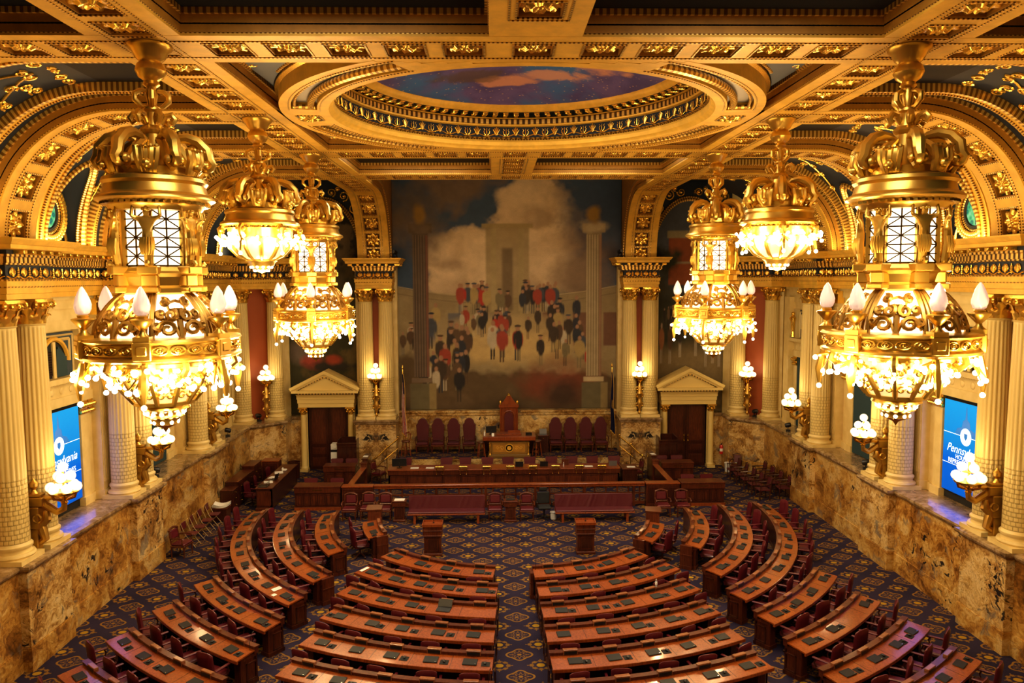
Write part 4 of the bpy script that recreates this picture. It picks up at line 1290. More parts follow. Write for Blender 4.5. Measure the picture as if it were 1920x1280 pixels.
for s, side in ((-1, 'left'), (1, 'right')):
    for i, (y, h) in enumerate(PIERS[1:]):
        nm = ('beside the blue screen nearest us', 'just past the blue screen', 'just before the far corner')[i]
        for dy in (-.6, .6):
            spots.append((s*12.5, y+dy, 'cream fluted column on the %s ledge, %s, %s of its pair' % (side, nm, 'near one' if dy < 0 else 'far one')))
    spots.append((s*12.62, 36.2, 'cream fluted column in the far %s corner, outer one of its pair' % side))
    spots.append((s*11.4, 37.42, 'cream fluted column in the far %s corner, inner one of its pair' % side))
    d = 'the doorway with the photocopier' if s < 0 else 'the door with brass handles'
    for x, w in ((6.96, 'next to %s' % d), (5.98, 'next to the big mural')):
        spots.append((s*x, 37.35, 'cream fluted end wall column on the %s, the one %s' % (side, w)))
for x, y, l in spots:
    colp.place((x, y, ZB), 0, l, 'fluted columns along the walls')

# ---- window bays on the side walls
for s, side in ((-1, 'left'), (1, 'right')):
    for bi, yc in enumerate((21.95, 27.85, 33.4)):
        win_n += 1
        r = sroot('window_%d' % win_n)
        hw = 1.12
        XWl = 13.30
        def bx(mb, x0, x1, y0, y1, z0, z1): mb.box(*sorted((s*x0, s*x1)), y0, y1, z0, z1)
        cr, gl, nv, cu, lo, dk = MB(), MB(), MB(), MB(), MB(), MB()
        # pilasters either side
        for sg in (-1, 1):
            for k, off in enumerate((.24, .72)):
                y = yc+sg*(hw+off); w = .21
                bx(cr, XWl-.10+.06*k, 13.5, y-w, y+w, 2.67, 5.45); bx(cr, XWl-.16+.06*k, 13.5, y-w-.05, y+w+.05, 2.67, 2.92)
                for c_ in range(4):
                    gl.ball((s*(XWl-.12), y-w*.8+c_*w*.53, 5.52), .075, 6, 5); gl.ball((s*(XWl-.15), y-w*.9+c_*w*.6, 5.72), .085, 6, 5)
                bx(gl, XWl-.10, 13.4, y-w, y+w, 5.45, 5.86)
        # lintel with discs
        bx(cr, XWl-.12, 13.5, yc-hw-1.0, yc+hw+1.0, 5.86, 6.14); bx(cr, XWl-.08, 13.5, yc-hw-1.0, yc+hw+1.0, 6.14, 6.52)
        bx(cr, XWl-.30, 13.5, yc-hw-1.02, yc+hw+1.02, 6.56, 6.72)
        for k in range(8):
            cr.ball((s*(XWl-.08), yc-1.75+k*.5, 6.32), .11, 10, 6, (.35, 1, 1))
        be = MB(); bx(be, XWl-.16, 13.5, yc-hw-1.0, yc+hw+1.0, 6.52, 6.57); be.build('bead_moulding', BEAD, r)
        # upper arched opening
        ra, zs_ = .62, 7.18
        bx(nv, XWl-.02, 13.5, yc-1.1, yc+1.1, 6.72, 8.0)
        fr = [(yc-1.02, 6.75), (yc-1.02, 7.92), (yc+1.02, 7.92), (yc+1.02, 6.75)]
        cr.tube([(s*(XWl-.03), a, b) for a, b in fr], .035, 4, smooth=False)
        fr = [(yc-.84, 7.15), (yc-.84, 7.80), (yc+.84, 7.80), (yc+.84, 7.15)]
        cr.tube([(s*(XWl-.03), a, b) for a, b in fr], .05, 4, smooth=False)
        dk.add([(s*(XWl-.03), yc+ra*cos(pi*k/20), zs_+ra*sin(pi*k/20)) for k in range(21)]+[(s*(XWl-.03), yc-ra, 6.72), (s*(XWl-.03), yc+ra, 6.72)], [tuple(range(23))])
        gA = MB(); gA.tube([(s*(XWl-.06), yc+ra*1.06*cos(pi*k/20), zs_+ra*1.06*sin(pi*k/20)) for k in range(21)], .07, 6); gA.build('arch_moulding', GOLDP, r)
        bx(lo, XWl-.06, XWl-.02, yc-.52, yc-.1, 6.8, 7.5); bx(cr, XWl-.08, XWl-.02, yc-.07, yc+.07, 6.72, 7.75)
        for k in range(7):
            cu.tube([(s*(XWl-.07), yc+.12+.07*k, 7.6-.12*abs(k-1)*.5), (s*(XWl-.06), yc+.11+.075*k, 6.74)], .045, 5)
        # herm figures beside the upper opening
        for sg in (-1, 1):
            y = yc+sg*1.45
            bx(cr, XWl-.12, 13.5, y-.2, y+.2, 6.72, 8.05)
            gl.ball((s*(XWl-.2), y, 7.82), .10, 8, 6); gl.lathe([(.07, 7.0), (.09, 7.2), (.11, 7.45), (.17, 7.62), (.06, 7.74)], 10, (s*(XWl-.2), y, 0)); gl.lathe([(.10, 6.75), (.06, 7.02)], 8, (s*(XWl-.2), y, 0))
        # cream wall band above
        for z0, z1, d in ((8.05, 8.35, .05), (8.35, 8.68, .10), (8.68, 8.95, .17), (8.95, 9.05, .30)):
            bx(cr, XWl-d, 13.5, yc-2.1, yc+2.1, z0, z1)
        # lower opening
        bx(dk, XWl+.02, 13.5, yc-hw, yc+hw, 2.68, 5.86)
        if bi > 0:
            for k in range(18):
                y = yc-hw+.06+k*(2*hw-.12)/17
                cu.tube([(s*(XWl-.02), y, 5.84), (s*(XWl-.03), y, 2.7)], .075, 5)
        cr.build('stone_surround', CREAM, r); gl.build('gilt_ornament', GILT, r); nv.build('navy_panel', Mat('blue panel', (.03, .055, .085), .5).m if (bi == 0 and s < 0) else bpy.data.materials['blue panel'], r)
        if not cu.empty(): cu.build('curtain', CURT, r)
        lo.build('shutter', LOUV, r); dk.build('dark_opening', DARK, r)

# ---- doors with pediments
for s, side, dn_ in ((-1, 'left', 1), (1, 'right', 2)):
    c = 8.98*s
    r = sroot('door_%d' % dn_, (c, 37.9, 0))
    lf1 = MB()
    for sg in (-1, 1):
        lv = MB(); x0, x1 = sorted((sg*.005, sg*.98))
        lv.box(x0, x1, .0, .06, 0.0, 3.30)
        o = lv.build('door_leaf', WOODD, r)
        pn = MB(); xa, xb = x0+.15, x1-.15
        for z0, z1 in ((.15, .62), (.78, 1.12), (1.30, 3.15)):
            pn.box(xa, xb, -.012, .0, z0, z1)
            pn.box(xa+.07, xb-.07, -.028, -.012, z0+.06, z1-.06)
        pn.build('door_panel', WOOD, o)
        if s > 0:
            h = MB(); h.box(sg*.10-.03, sg*.10+.03, -.04, 0, 1.25, 1.62); h.tube([(sg*.10, -.04, 1.32), (sg*.10, -.10, 1.36), (sg*.10, -.10, 1.5), (sg*.10, -.04, 1.54)], .018, 6); h.ball((sg*.10, -.06, 1.30), .035, 8, 6)
            h.build('door_handle', BRASS, o)
    cr, gl, dtl = MB(), MB(), MB()
    for sg in (-1, 1):
        x = sg*1.16
        cr.box(x-.2, x+.2, -.55, -.12, 0, .12); cr.lathe([(.2, .12), (.21, .18), (.17, .24), (.155, .28), (.15, 1.2), (.13, 2.84)], 24, (x, -.33, 0))
        gl.lathe([(.13, 2.84), (.14, 3.0), (.2, 3.16)], 16, (x, -.33, 0))
        for k in range(8): gl.ball((x+.17*cos(k*pi/4), -.33+.17*sin(k*pi/4), 2.98+.1*(k % 2)), .06, 6, 5)
        gl.box(x-.22, x+.22, -.55, -.11, 3.14, 3.22)
        cr.box(x-.16-.0, x+.16, -.12, .3, 0, 3.22)
        x2 = sg*1.02; cr.box(min(x2, x2+sg*.04)-.02, max(x2, x2+sg*.04)+.02, -.16, .2, 0, 3.3)
    cr.mold([(-1.36, .25), (-1.36, -.52), (1.36, -.52), (1.36, .25)], [(0, 3.22), (0, 3.42), (-.03, 3.43), (-.03, 3.62), (-.06, 3.63), (-.06, 3.80), (-.10, 3.86)], closed=False)
    cr.box(-1.34, 1.34, -.50, .25, 3.22, 3.88)
    cr.box(-1.62, 1.62, -.80, .3, 3.95, 4.08)
    dtl.box(-1.42, 1.42, -.60, .3, 3.87, 3.95)
    # gable
    zt_, zb_ = 4.92, 4.08
    cr.add([(-1.3, -.62, zb_), (1.3, -.62, zb_), (0, -.62, zt_-.16)], [(0, 1, 2)])
    for sg in (-1, 1):
        for (d0, d1, t0, t1) in ((-.82, .3, -.02, .13), (-.74, .3, -.12, -.02)):
            a = Vector((sg*1.66, zb_)); b = Vector((0, zt_)); nrm = Vector((-(b-a).y, (b-a).x)).normalized()
            if nrm.y < 0: nrm = -nrm
            q = [a+nrm*t0, b+Vector((0, t0*1.1)), b+Vector((0, t1*1.1)), a+nrm*t1]
            vs = [(p.x, d0, p.y) for p in q]+[(p.x, d1, p.y) for p in q]
            (cr).add(vs, [(0, 1, 2, 3), (7, 6, 5, 4), (0, 4, 5, 1), (1, 5, 6, 2), (2, 6, 7, 3), (3, 7, 4, 0)])
        a = Vector((sg*1.42, 0, zb_+.02)); b = Vector((0, 0, zt_-.16))
        dtl.bar((a.x, -.66, a.z), (b.x, -.66, b.z), .08, .07)
    cr.build('stone_surround', Mat('yellow stone', (.74, .55, .20), .5).m if s < 0 else bpy.data.materials['yellow stone'], r); gl.build('gilt_capital', GILT, r); dtl.build('dentil_band', DENT, r)
# ------------------------------------------------------------------ chandeliers, sconces, lamps
WARM = (1.0, .73, .37)
def point(name, loc, power, rad=.12, col=WARM):
    l = bpy.data.lights.new(name, 'POINT'); l.energy = power; l.shadow_soft_size = rad; l.color = col
    o = bpy.data.objects.new(name, l); COL.objects.link(o); o.location = loc; return o
def caryatid_mesh():
    """gilded figure holding the cornice with raised arms; local +X faces outward, base at z=0, 1.05 high"""
    me = bpy.data.meshes.new('fig'); 
    J = {'pel': (0, 0, .52, .085), 'wst': (.01, 0, .62, .070), 'chs': (.015, 0, .76, .098), 'nck': (.01, 0, .85, .036), 'hd': (.03, 0, .91, .062), 'hd2': (.025, 0, .97, .045),
         'lg1': (.02, 0, .40, .085), 'lg2': (.0, 0, .26, .075), 'lg3': (-.02, 0, .10, .07), 'lg4': (-.02, 0, .0, .085)}
    E_ = [('pel', 'wst'), ('wst', 'chs'), ('chs', 'nck'), ('nck', 'hd'), ('hd', 'hd2'), ('pel', 'lg1'), ('lg1', 'lg2'), ('lg2', 'lg3'), ('lg3', 'lg4')]
    for s, n in ((-1, 'a'), (1, 'b')):
        J['sh'+n] = (.01, s*.105, .80, .045); J['el'+n] = (.05, s*.22, .84, .034); J['wr'+n] = (.03, s*.205, .97, .025); J['hn'+n] = (.02, s*.20, 1.04, .03)
        E_ += [('chs', 'sh'+n), ('sh'+n, 'el'+n), ('el'+n, 'wr'+n), ('wr'+n, 'hn'+n)]
    ks = list(J); me.from_pydata([J[k][:3] for k in ks], [(ks.index(a), ks.index(b)) for a, b in E_], [])
    o = bpy.data.objects.new('fig', me); COL.objects.link(o)
    o.modifiers.new('s', 'SKIN'); o.modifiers.new('d', 'SUBSURF').levels = 1
    for i, k in enumerate(ks): me.skin_vertices[0].data[i].radius = (J[k][3], J[k][3]); me.skin_vertices[0].data[i].use_root = (k == 'pel')
    dg = bpy.context.evaluated_depsgraph_get(); dg.update()
    m2 = bpy.data.meshes.new_from_object(o.evaluated_get(dg)); bpy.data.objects.remove(o)
    mb = MB(); mb.add([v.co[:] for v in m2.vertices], [tuple(p.vertices) for p in m2.polygons], True)
    # drapery, hair and scroll foot
    for k in range(7):
        a = -1.2+.4*k; mb.tube([(.08*cos(a), .09*sin(a), .50), (.10*cos(a)+.01, .10*sin(a), .36), (.085*cos(a), .085*sin(a), .22)], [.03, .032, .015], 5)
    for k in range(6):
        a = 2*pi*k/6; mb.ball((.02+.045*cos(a), .05*sin(a), .955), .028, 6, 5)
    mb.tube([(.0, 0, .05), (.06, 0, .04), (.10, 0, .08), (.07, 0, .11)], .04, 6)
    return mb.build('caryatid', GILTC).data
_obj = [o for o in COL.objects]
CARY = caryatid_mesh()
for o in [o for o in COL.objects if o.name.startswith('caryatid') and o.parent is None]: bpy.data.objects.remove(o)
def inst(name, data, parent, loc=(0, 0, 0), rz=0, sc=None, rot=None):
    o = bpy.data.objects.new(name, data); COL.objects.link(o); o.parent = parent; o.location = loc
    o.rotation_euler = rot if rot else (0, 0, rz)
    if sc: o.scale = sc
    return o
def mesh_of(mb, name, mat):
    o = mb.build(name, mat); d = o.data; bpy.data.objects.remove(o); return d
_m = MB(); _m.ball((0, 0, 0), .046, 10, 7); BULBD = mesh_of(_m, 'bulb', BULB)
_m = MB(); _m.ball((0, 0, 0), .125, 16, 12); GLOBED = mesh_of(_m, 'globe', GLOBE)
def flame_mesh():
    mb = MB()
    prof = [(.05, 0), (.10, .03), (.125, .10), (.128, .17), (.105, .26), (.075, .34), (.045, .41), (.012, .46)]
    mb.lathe(prof, 28, mod=lambda a, z: 1 + .06*cos(7*a + 16*z))
    return mesh_of(mb, 'flame_shade', FLAME)
FLAMED = flame_mesh()

def crown_part(mb, z0):
    """stem and crown shared by both kinds; z relative to the ceiling (0) downward"""
    mb.lathe([(.0, .0), (.36, .0), (.35, -.05), (.29, -.10), (.24, -.20), (.20, -.24), (.17, -.27), (.22, -.32), (.25, -.42), (.20, -.52), (.11, -.58), (.14, -.64), (.09, -.68)], 32, (0, 0, z0))
    mb.lathe([(.09, -.66), (.07, -.72), (.10, -.80), (.07, -.98), (.14, -1.02), (.14, -1.06), (.10, -1.10), (.13, -1.2), (.15, -1.32), (.20, -1.36), (.22, -1.40), (.20, -1.44), (.17, -1.47), (.22, -1.65), (.30, -1.85), (.46, -1.98), (.62, -2.05)], 28, (0, 0, z0))
    for k in range(4):
        M = Matrix.Translation((0, 0, z0)) @ Matrix.Rotation(k*pi/2+.4, 4, 'Z')
        mb.tube([(.08, 0, -.74), (.17, 0, -.74), (.26, 0, -.80), (.26, 0, -.90), (.16, 0, -1.0), (.09, 0, -1.02)], [.03, .04, .05, .05, .04, .03], 8, M=M)
    for k in range(6):
        M = Matrix.Translation((0, 0, z0)) @ Matrix.Rotation(k*pi/3+.2, 4, 'Z')
        mb.tube([(.12, 0, -1.30), (.20, 0, -1.16), (.30, 0, -1.13), (.35, 0, -1.20), (.31, 0, -1.27), (.26, 0, -1.24)], [.03, .05, .06, .06, .05, .03], 8, M=M)
def crown_scrolls(mb, z0, R0=.86):
    mb.lathe([(.62, -2.05), (.60, -2.2), (.74, -2.24), (.80, -2.28)], 32, (0, 0, z0))
    for k in range(12):
        M = Matrix.Translation((0, 0, z0)) @ Matrix.Rotation(k*pi/6+.26, 4, 'Z')
        big = k % 2 == 0
        if big:
            pts = [(.24, 0, -1.60), (.34, 0, -1.52), (.52, 0, -1.50), (.70, 0, -1.56), (.83, 0, -1.70), (.86, 0, -1.86)] 
            pts += [(.80+.12*(1-.07*q)*cos(-.1-q*.55), 0, -1.93+.12*(1-.07*q)*sin(-.1-q*.55)) for q in range(10)]
            mb.tube(pts, [.05, .07, .09, .10, .10, .09]+[.075-.005*q for q in range(10)], 8, M=M)
            mb.tube([(.22, 0, -1.55), (.40, 0, -1.70), (.56, 0, -1.95), (.72, 0, -2.1)], [.06, .08, .09, .05], 6, M=M)
            for q in (-1, 1): mb.ball((.78, q*.10, -1.96), .085, 8, 6, (1, .7, 1), M=M)
        else:
            for q in (-2, -1, 0, 1, 2):
                mb.tube([(.70, q*.045, -2.16), (.80, q*.07, -1.95), (.78, q*.08, -1.80+.02*abs(q)), (.86, q*.085, -1.76)], [.05, .06, .05, .02], 6, M=M)
            mb.ball((.83, 0, -2.05), .08, 8, 6, M=M)
def cornice_part(mb, z0):
    mb.lathe([(.70, -2.18), (.82, -2.22), (.84, -2.28), (.80, -2.33), (.82, -2.42), (.84, -2.47), (.90, -2.50), (.94, -2.53), (.95, -2.57), (.90, -2.60), (.84, -2.62)], 48, (0, 0, z0))
OPENW = Mat('backlit pierced bronze', (.40, .22, .045), .4, .8).m  # bronze darkened in its colour to paint the backlit silhouette
def scatter_bulbs(parent, spots, extra=()):
    for i, (x, y, z) in enumerate(spots): inst('bulb', BULBD, parent, (x, y, z))
    if extra:
        mb = MB()
        for x, y, z in extra: mb.ball((x, y, z), .038, 7, 5)
        mb.build('bulbs', BULB, parent)['kind'] = 'stuff'
def big_chandelier(loc, ph, label):
    t = thing('chandelier', label, 'chandelier', loc, 0, None)
    z0 = 0
    st = MB(); crown_part(st, z0); st.build('stem', GILTC, t)
    cr = MB(); crown_scrolls(cr, z0); cr.build('crown', GILTC, t)
    co = MB(); cornice_part(co, z0)
    co.lathe([(.84, -2.62), (.78, -2.66), (.74, -2.72), (.72, -2.76)], 48, (0, 0, z0)); co.build('cornice', GILTC, t)
    dt = MB(); dt.lathe([(.85, -2.62), (.85, -2.66), (.80, -2.67)], 96, (0, 0, z0), mod=lambda a, z: 1+.02*(1 if cos(48*a) > 0 else -1)); dt.build('dentil_ring', BRASS, t)
    # hexagonal lantern
    gr = MB()
    for k in range(6):
        a = ph + k*pi/3 + pi/6
        M = Matrix.Rotation(a, 4, 'Z')
        pn = MB(); pn.box(.455, .465, -.235, .235, -3.66, -2.74, M); pn.build('lantern_pane', PANE, t)
        for j in range(4): gr.box(.465, .485, -.24, .24, -3.67+j*.307-.012, -3.67+j*.307+.012, M)
        for y in (-.235, 0, .235): gr.box(.465, .485, y-.012, y+.012, -3.67, -2.74, M)
        for j in range(3):
            za, zb = -3.67+j*.307, -3.67+(j+1)*.307
            for q in (-1, 1):
                gr.bar(M @ Vector((.478, -q*.235, za)), M @ Vector((.478, q*.235, zb)), .018, .018)
            gr.bar(M @ Vector((.478, -.235, (za+zb)/2)), M @ Vector((.478, .235, (za+zb)/2)), .018, .018)
    gr.build('lantern_grid', Mat('bronze lattice', (.10, .055, .015), .4, .8).m if 'bronze lattice' not in bpy.data.materials else bpy.data.materials['bronze lattice'], t)
    for k in range(6):
        a = ph + k*pi/3
        M = Matrix.Rotation(a, 4, 'Z')
        p = MB(); p.box(.50, .58, -.055, .055, -3.70, -2.72, M); p.build('lantern_post', GILTC, t)
        inst('caryatid', CARY, t, M @ Vector((.67, 0, -3.72)), a)
    ba = MB()
    ba.lathe([(.50, -3.66), (.62, -3.70), (.66, -3.76), (.70, -3.80), (.64, -3.86), (.62, -3.92), (.60, -4.0), (.66, -4.05), (.66, -4.12), (.58, -4.16)], 6, (0, 0, z0), smooth=False, phase=ph)
    for k in range(6):
        M = Matrix.Rotation(ph+k*pi/3, 4, 'Z'); ba.chbox(.52, .78, -.16, .16, -3.82, -3.68, .02, M); ba.chbox(.50, .70, -.13, .13, -4.02, -3.82, .02, M); ba.chbox(.5, .76, -.15, .15, -4.12, -4.02, .02, M)
    ba.build('lantern_base', GILTC, t)
    # openwork dome
    dprof = [(1.04, -4.86), (1.02, -4.72), (.96, -4.56), (.86, -4.40), (.74, -4.26), (.60, -4.15)]
    dg_ = MB(); dg_.lathe([(r*.96, z) for r, z in dprof], 36); dg_.build('dome_glass', DOMEG, t)
    ow = MB()
    def Pd(a, q):
        i = min(len(dprof)-2, int(q*(len(dprof)-1))); f = q*(len(dprof)-1)-i
        r = dprof[i][0]*(1-f)+dprof[i+1][0]*f; z = dprof[i][1]*(1-f)+dprof[i+1][1]*f
        return (r*cos(a), r*sin(a), z)
    for k in range(6):
        a0 = ph+k*pi/3
        for da in (-.09, .09): ow.tube([Pd(a0+da, q/6) for q in range(7)], .045, 6)
        ow.tube([Pd(a0, q/6) for q in range(7)], .03, 6)
        am = a0+pi/6
        for sg in (-1, 1):
            for (da, q, r, t0) in ((.20, .22, .13, 0), (.13, .5, .10, 2), (.30, .52, .07, 4), (.22, .78, .08, 1), (.36, .28, .07, 3)):
                pts = [Pd(am+sg*(da+r*1.1*(1-.75*j/14)*cos(t0+j*.62)), min(.98, max(.02, q+r*1.25*(1-.75*j/14)*sin(t0+j*.62)))) for j in range(15)]
                ow.tube(pts, [.046*(1-.4*j/14) for j in range(15)], 5)
            ow.tube([Pd(am+sg*.02, .05), Pd(am+sg*.10, .3), Pd(am+sg*.26, .38), Pd(am+sg*.38, .1)], .03, 5)
            ow.tube([Pd(am+sg*.0, .62), Pd(am+sg*.15, .60), Pd(am+sg*.18, .75), Pd(am, .82)], .026, 5)
        ow.tube([Pd(am, .0), Pd(am, .4)], .05, 6); ow.tube([Pd(am-.3, .42), Pd(am+.3, .42)], .022, 5)
    ow.build('openwork_dome', OPENW, t)
    # ring with relief
    rg = MB()
    rg.lathe([(1.0, -4.84), (1.27, -4.86), (1.30, -4.90), (1.25, -4.94), (1.24, -5.12), (1.29, -5.16), (1.29, -5.20), (1.20, -5.24), (.9, -5.24)], 72)
    for k in range(6):
        M = Matrix.Rotation(ph+k*pi/3, 4, 'Z'); rg.chbox(1.16, 1.33, -.14, .14, -5.18, -4.88, .015, M); rg.chbox(1.31, 1.345, -.08, .08, -5.10, -4.95, .015, M)
    for k in range(6):
        for j in range(4):
            a = ph+k*pi/3+.20+j*.215
            c = lambda u, v: ((1.255)*cos(a+u/1.25), 1.255*sin(a+u/1.25), -5.03+v)
            rg.tube([c(.115*cos(q*.5236), .066*sin(q*.5236)) for q in range(12)], .014, 5, True, mi=1)
            rg.tube([c(.05*cos(q*1.047), .04*sin(q*1.047)) for q in range(6)], .014, 5, True, mi=1)
            rg.ball(c(0, 0), .024, 6, 5, mi=1)
    rg.build('ring', [GILTC, GILT], t)
    # torches on the ring
    for k in range(6):
        a = ph+k*pi/3; x, y = 1.20*cos(a), 1.20*sin(a)
        tb = MB(); tb.box(-.12, .12, -.12, .12, -4.88, -4.80, Matrix.Translation((x, y, 0)) @ Matrix.Rotation(a, 4, 'Z'))
        tb.lathe([(.11, -4.80), (.05, -4.74), (.045, -4.70), (.10, -4.64), (.17, -4.56), (.175, -4.53), (.08, -4.51), (.09, -4.48), (.06, -4.46)], 18, (x, y, 0), mod=lambda q, z: 1+.05*cos(8*q))
        o = tb.build('torch_bowl', GILTC, t); inst('flame_shade', FLAMED, o, (x, y, -4.47))
    # bowl below
    bg = MB(); bg.lathe([(.98, -5.22), (.88, -5.40), (.74, -5.62), (.58, -5.82), (.46, -5.97), (.40, -6.02)], 36, mod=lambda a, z: 1+.03*cos(12*a)); bg.build('bowl_glass', BOWLG, t)
    bw = MB()
    for k in range(12):
        M = Matrix.Rotation(ph+k*pi/6, 4, 'Z')
        bw.tube([(1.16, 0, -5.22), (1.20, 0, -5.34), (1.08, 0, -5.44), (1.0, 0, -5.36), (1.06, 0, -5.32)], [.05, .06, .06, .05, .03], 6, M=M)
        bw.tube([(.90, 0, -5.42), (.78, 0, -5.64), (.60, 0, -5.86), (.5, 0, -6.0)], [.04, .05, .05, .04], 6, M=M)
        for q in range(3):
            c = (.84-.13*q, -5.52-.16*q)
            for sg in (-1, 1): bw.tube([(c[0]+.02, sg*(.10+.075*(1-.07*w)*cos(w*.65)), c[1]+.075*(1-.07*w)*sin(w*.65)) for w in range(11)], .02, 4, M=M)
    bw.build('bowl', GILTC, t)
    tp = MB(); tp.lathe([(.52, -5.98), (.50, -6.04), (.40, -6.06), (.42, -6.12), (.34, -6.16), (.30, -6.22), (.32, -6.26), (.24, -6.30), (.22, -6.36), (.22, -6.40), (.12, -6.45), (.05, -6.48), (0, -6.56)], 32); tp.build('pendant_tip', GILTC, t)
    sp = []
    rr = random.Random(int(abs(loc[1])*10))
    for k in range(6):
        a0 = ph+k*pi/3; ar = MB()
        # cluster in front of each ring block
        for j in range(10):
            a = a0+rr.uniform(-.22, .22); r = rr.uniform(1.10, 1.38); z = rr.uniform(-5.72, -5.32)
            sp.append((r*cos(a), r*sin(a), z)); ar.tube([(1.12*cos(a0), 1.12*sin(a0), -5.30), (r*cos(a), r*sin(a), z+.05)], [.03, .012], 4)
        sp.append((1.30*cos(a0), 1.30*sin(a0), -5.92)); ar.tube([(1.24*cos(a0), 1.24*sin(a0), -5.25), (1.30*cos(a0), 1.30*sin(a0), -5.60), (1.30*cos(a0), 1.30*sin(a0), -5.86)], [.05, .08, .03], 6)
        ar.build('branch', GILTC, t)
        am = a0+pi/6
        bo = MB()
        for j in range(9):
            a = am+rr.uniform(-.36, .36); q = (j+rr.uniform(0, 1))/9; r = 1.16-.46*q+rr.uniform(-.02, .06); z = -5.33-.46*q+rr.uniform(-.04, .04)
            sp.append((r*cos(a), r*sin(a), z))
            bo.tube([((r-.2)*cos(a), (r-.2)*sin(a), z+.12), (r*cos(a), r*sin(a), z+.05)], [.04, .016], 4)
            bo.tube([((r-.10+.07*(1-.06*w)*cos(w*.7))*cos(a+.12), (r-.10+.07*(1-.06*w)*cos(w*.7))*sin(a+.12), z+.02+.08*(1-.06*w)*sin(w*.7)) for w in range(11)], .02, 4)
        bo.tube([(1.0*cos(am+.1*w), 1.0*sin(am+.1*w), -5.30) for w in range(-4, 5)], .05, 5)
        bo.build('garland', GILTC, t)
    ex = []
    for k in range(14):
        a = 2*pi*k/14; ex.append((.31*cos(a), .31*sin(a), -6.2)); ex.append((.33*cos(a+.2), .33*sin(a+.2), -6.13))
    for k in range(9):
        a = 2*pi*k/9; ex.append((.21*cos(a), .21*sin(a), -6.36))
    for k in range(230):
        a = rr.uniform(0, 2*pi); q = rr.uniform(0, 1)**1.2; r = 1.17-.62*q+rr.uniform(-.05, .03); ex.append((r*cos(a), r*sin(a), -5.30-.52*q+rr.uniform(-.05, .05)))
    rr.shuffle(sp)
    scatter_bulbs(t, sp[:100], ex+sp[100:])
    return t
def small_chandelier(loc, ph, label):
    t = thing('chandelier', label, 'chandelier', loc)
    st = MB(); crown_part(st, 0); st.build('stem', GILTC, t)
    cr = MB(); crown_scrolls(cr, 0); cr.build('crown', GILTC, t)
    co = MB(); cornice_part(co, 0); co.lathe([(.84, -2.6), (.78, -2.68), (.76, -2.86), (.72, -2.92)], 48); co.build('cornice', GILTC, t)
    dt = MB(); dt.lathe([(.83, -2.62), (.83, -2.66), (.78, -2.67)], 96, mod=lambda a, z: 1+.02*(1 if cos(48*a) > 0 else -1)); dt.build('dentil_ring', BRASS, t)
    bg = MB(); bg.lathe([(.74, -2.88), (.76, -3.0), (.70, -3.16), (.58, -3.30), (.42, -3.40), (.30, -3.44)], 36, mod=lambda a, z: 1+.04*cos(12*a)); bg.build('bowl_glass', BOWLG, t); bw = MB()
    for k in range(12):
        M = Matrix.Rotation(ph+k*pi/6, 4, 'Z')
        bw.tube([(.78, 0, -2.92), (.74, 0, -3.12), (.56, 0, -3.32), (.32, 0, -3.44)], [.04, .05, .05, .03], 6, M=M)
    bw.lathe([(.36, -3.40), (.38, -3.45), (.32, -3.50), (.30, -3.56), (.24, -3.60), (.20, -3.66), (.16, -3.70), (0, -3.76)], 28)
    bw.build('bowl', GILTC, t)
    rr = random.Random(5+int(loc[0])); sp = []
    for k in range(6):
        ar = MB(); a0 = ph+k*pi/3; M = Matrix.Rotation(a0, 4, 'Z')
        ar.tube([(.80, 0, -2.66), (.88, 0, -2.60), (.95, 0, -2.68), (.93, 0, -2.82), (.86, 0, -2.92), (.90, 0, -3.04)], [.05, .07, .07, .06, .05, .04], 7, M=M)
        for q in (-1, 1): ar.ball((.92, q*.07, -2.70), .06, 7, 5, M=M)
        for j in range(7):
            a = a0+rr.uniform(-.22, .22); r = rr.uniform(.86, 1.06); z = rr.uniform(-3.14, -2.80)
            sp.append((r*cos(a), r*sin(a), z)); ar.tube([(.86*cos(a0), .86*sin(a0), -2.9), (r*cos(a), r*sin(a), z+.04)], [.025, .012], 4)
        sp.append((.95*cos(a0), .95*sin(a0), -3.28)); ar.tube([(.90*cos(a0), .90*sin(a0), -3.0), (.95*cos(a0), .95*sin(a0), -3.22)], [.05, .03], 5)
        ar.build('branch', GILTC, t)
        am = a0+pi/6
        for j in range(5):
            a = am+rr.uniform(-.3, .3); q = rr.uniform(0, 1); r = .82-.10*q; z = -2.95-.18*q
            sp.append((r*cos(a), r*sin(a), z))
    ex = []
    for k in range(11):
        a = 2*pi*k/11; ex.append((.25*cos(a), .25*sin(a), -3.60)); ex.append((.17*cos(a), .17*sin(a), -3.68))
    for k in range(80):
        a = rr.uniform(0, 2*pi); q = rr.uniform(0, 1); r = .98-.16*q+rr.uniform(-.06, .06); ex.append((r*cos(a), r*sin(a), -2.80-.30*q))
    scatter_bulbs(t, sp, ex)
    return t
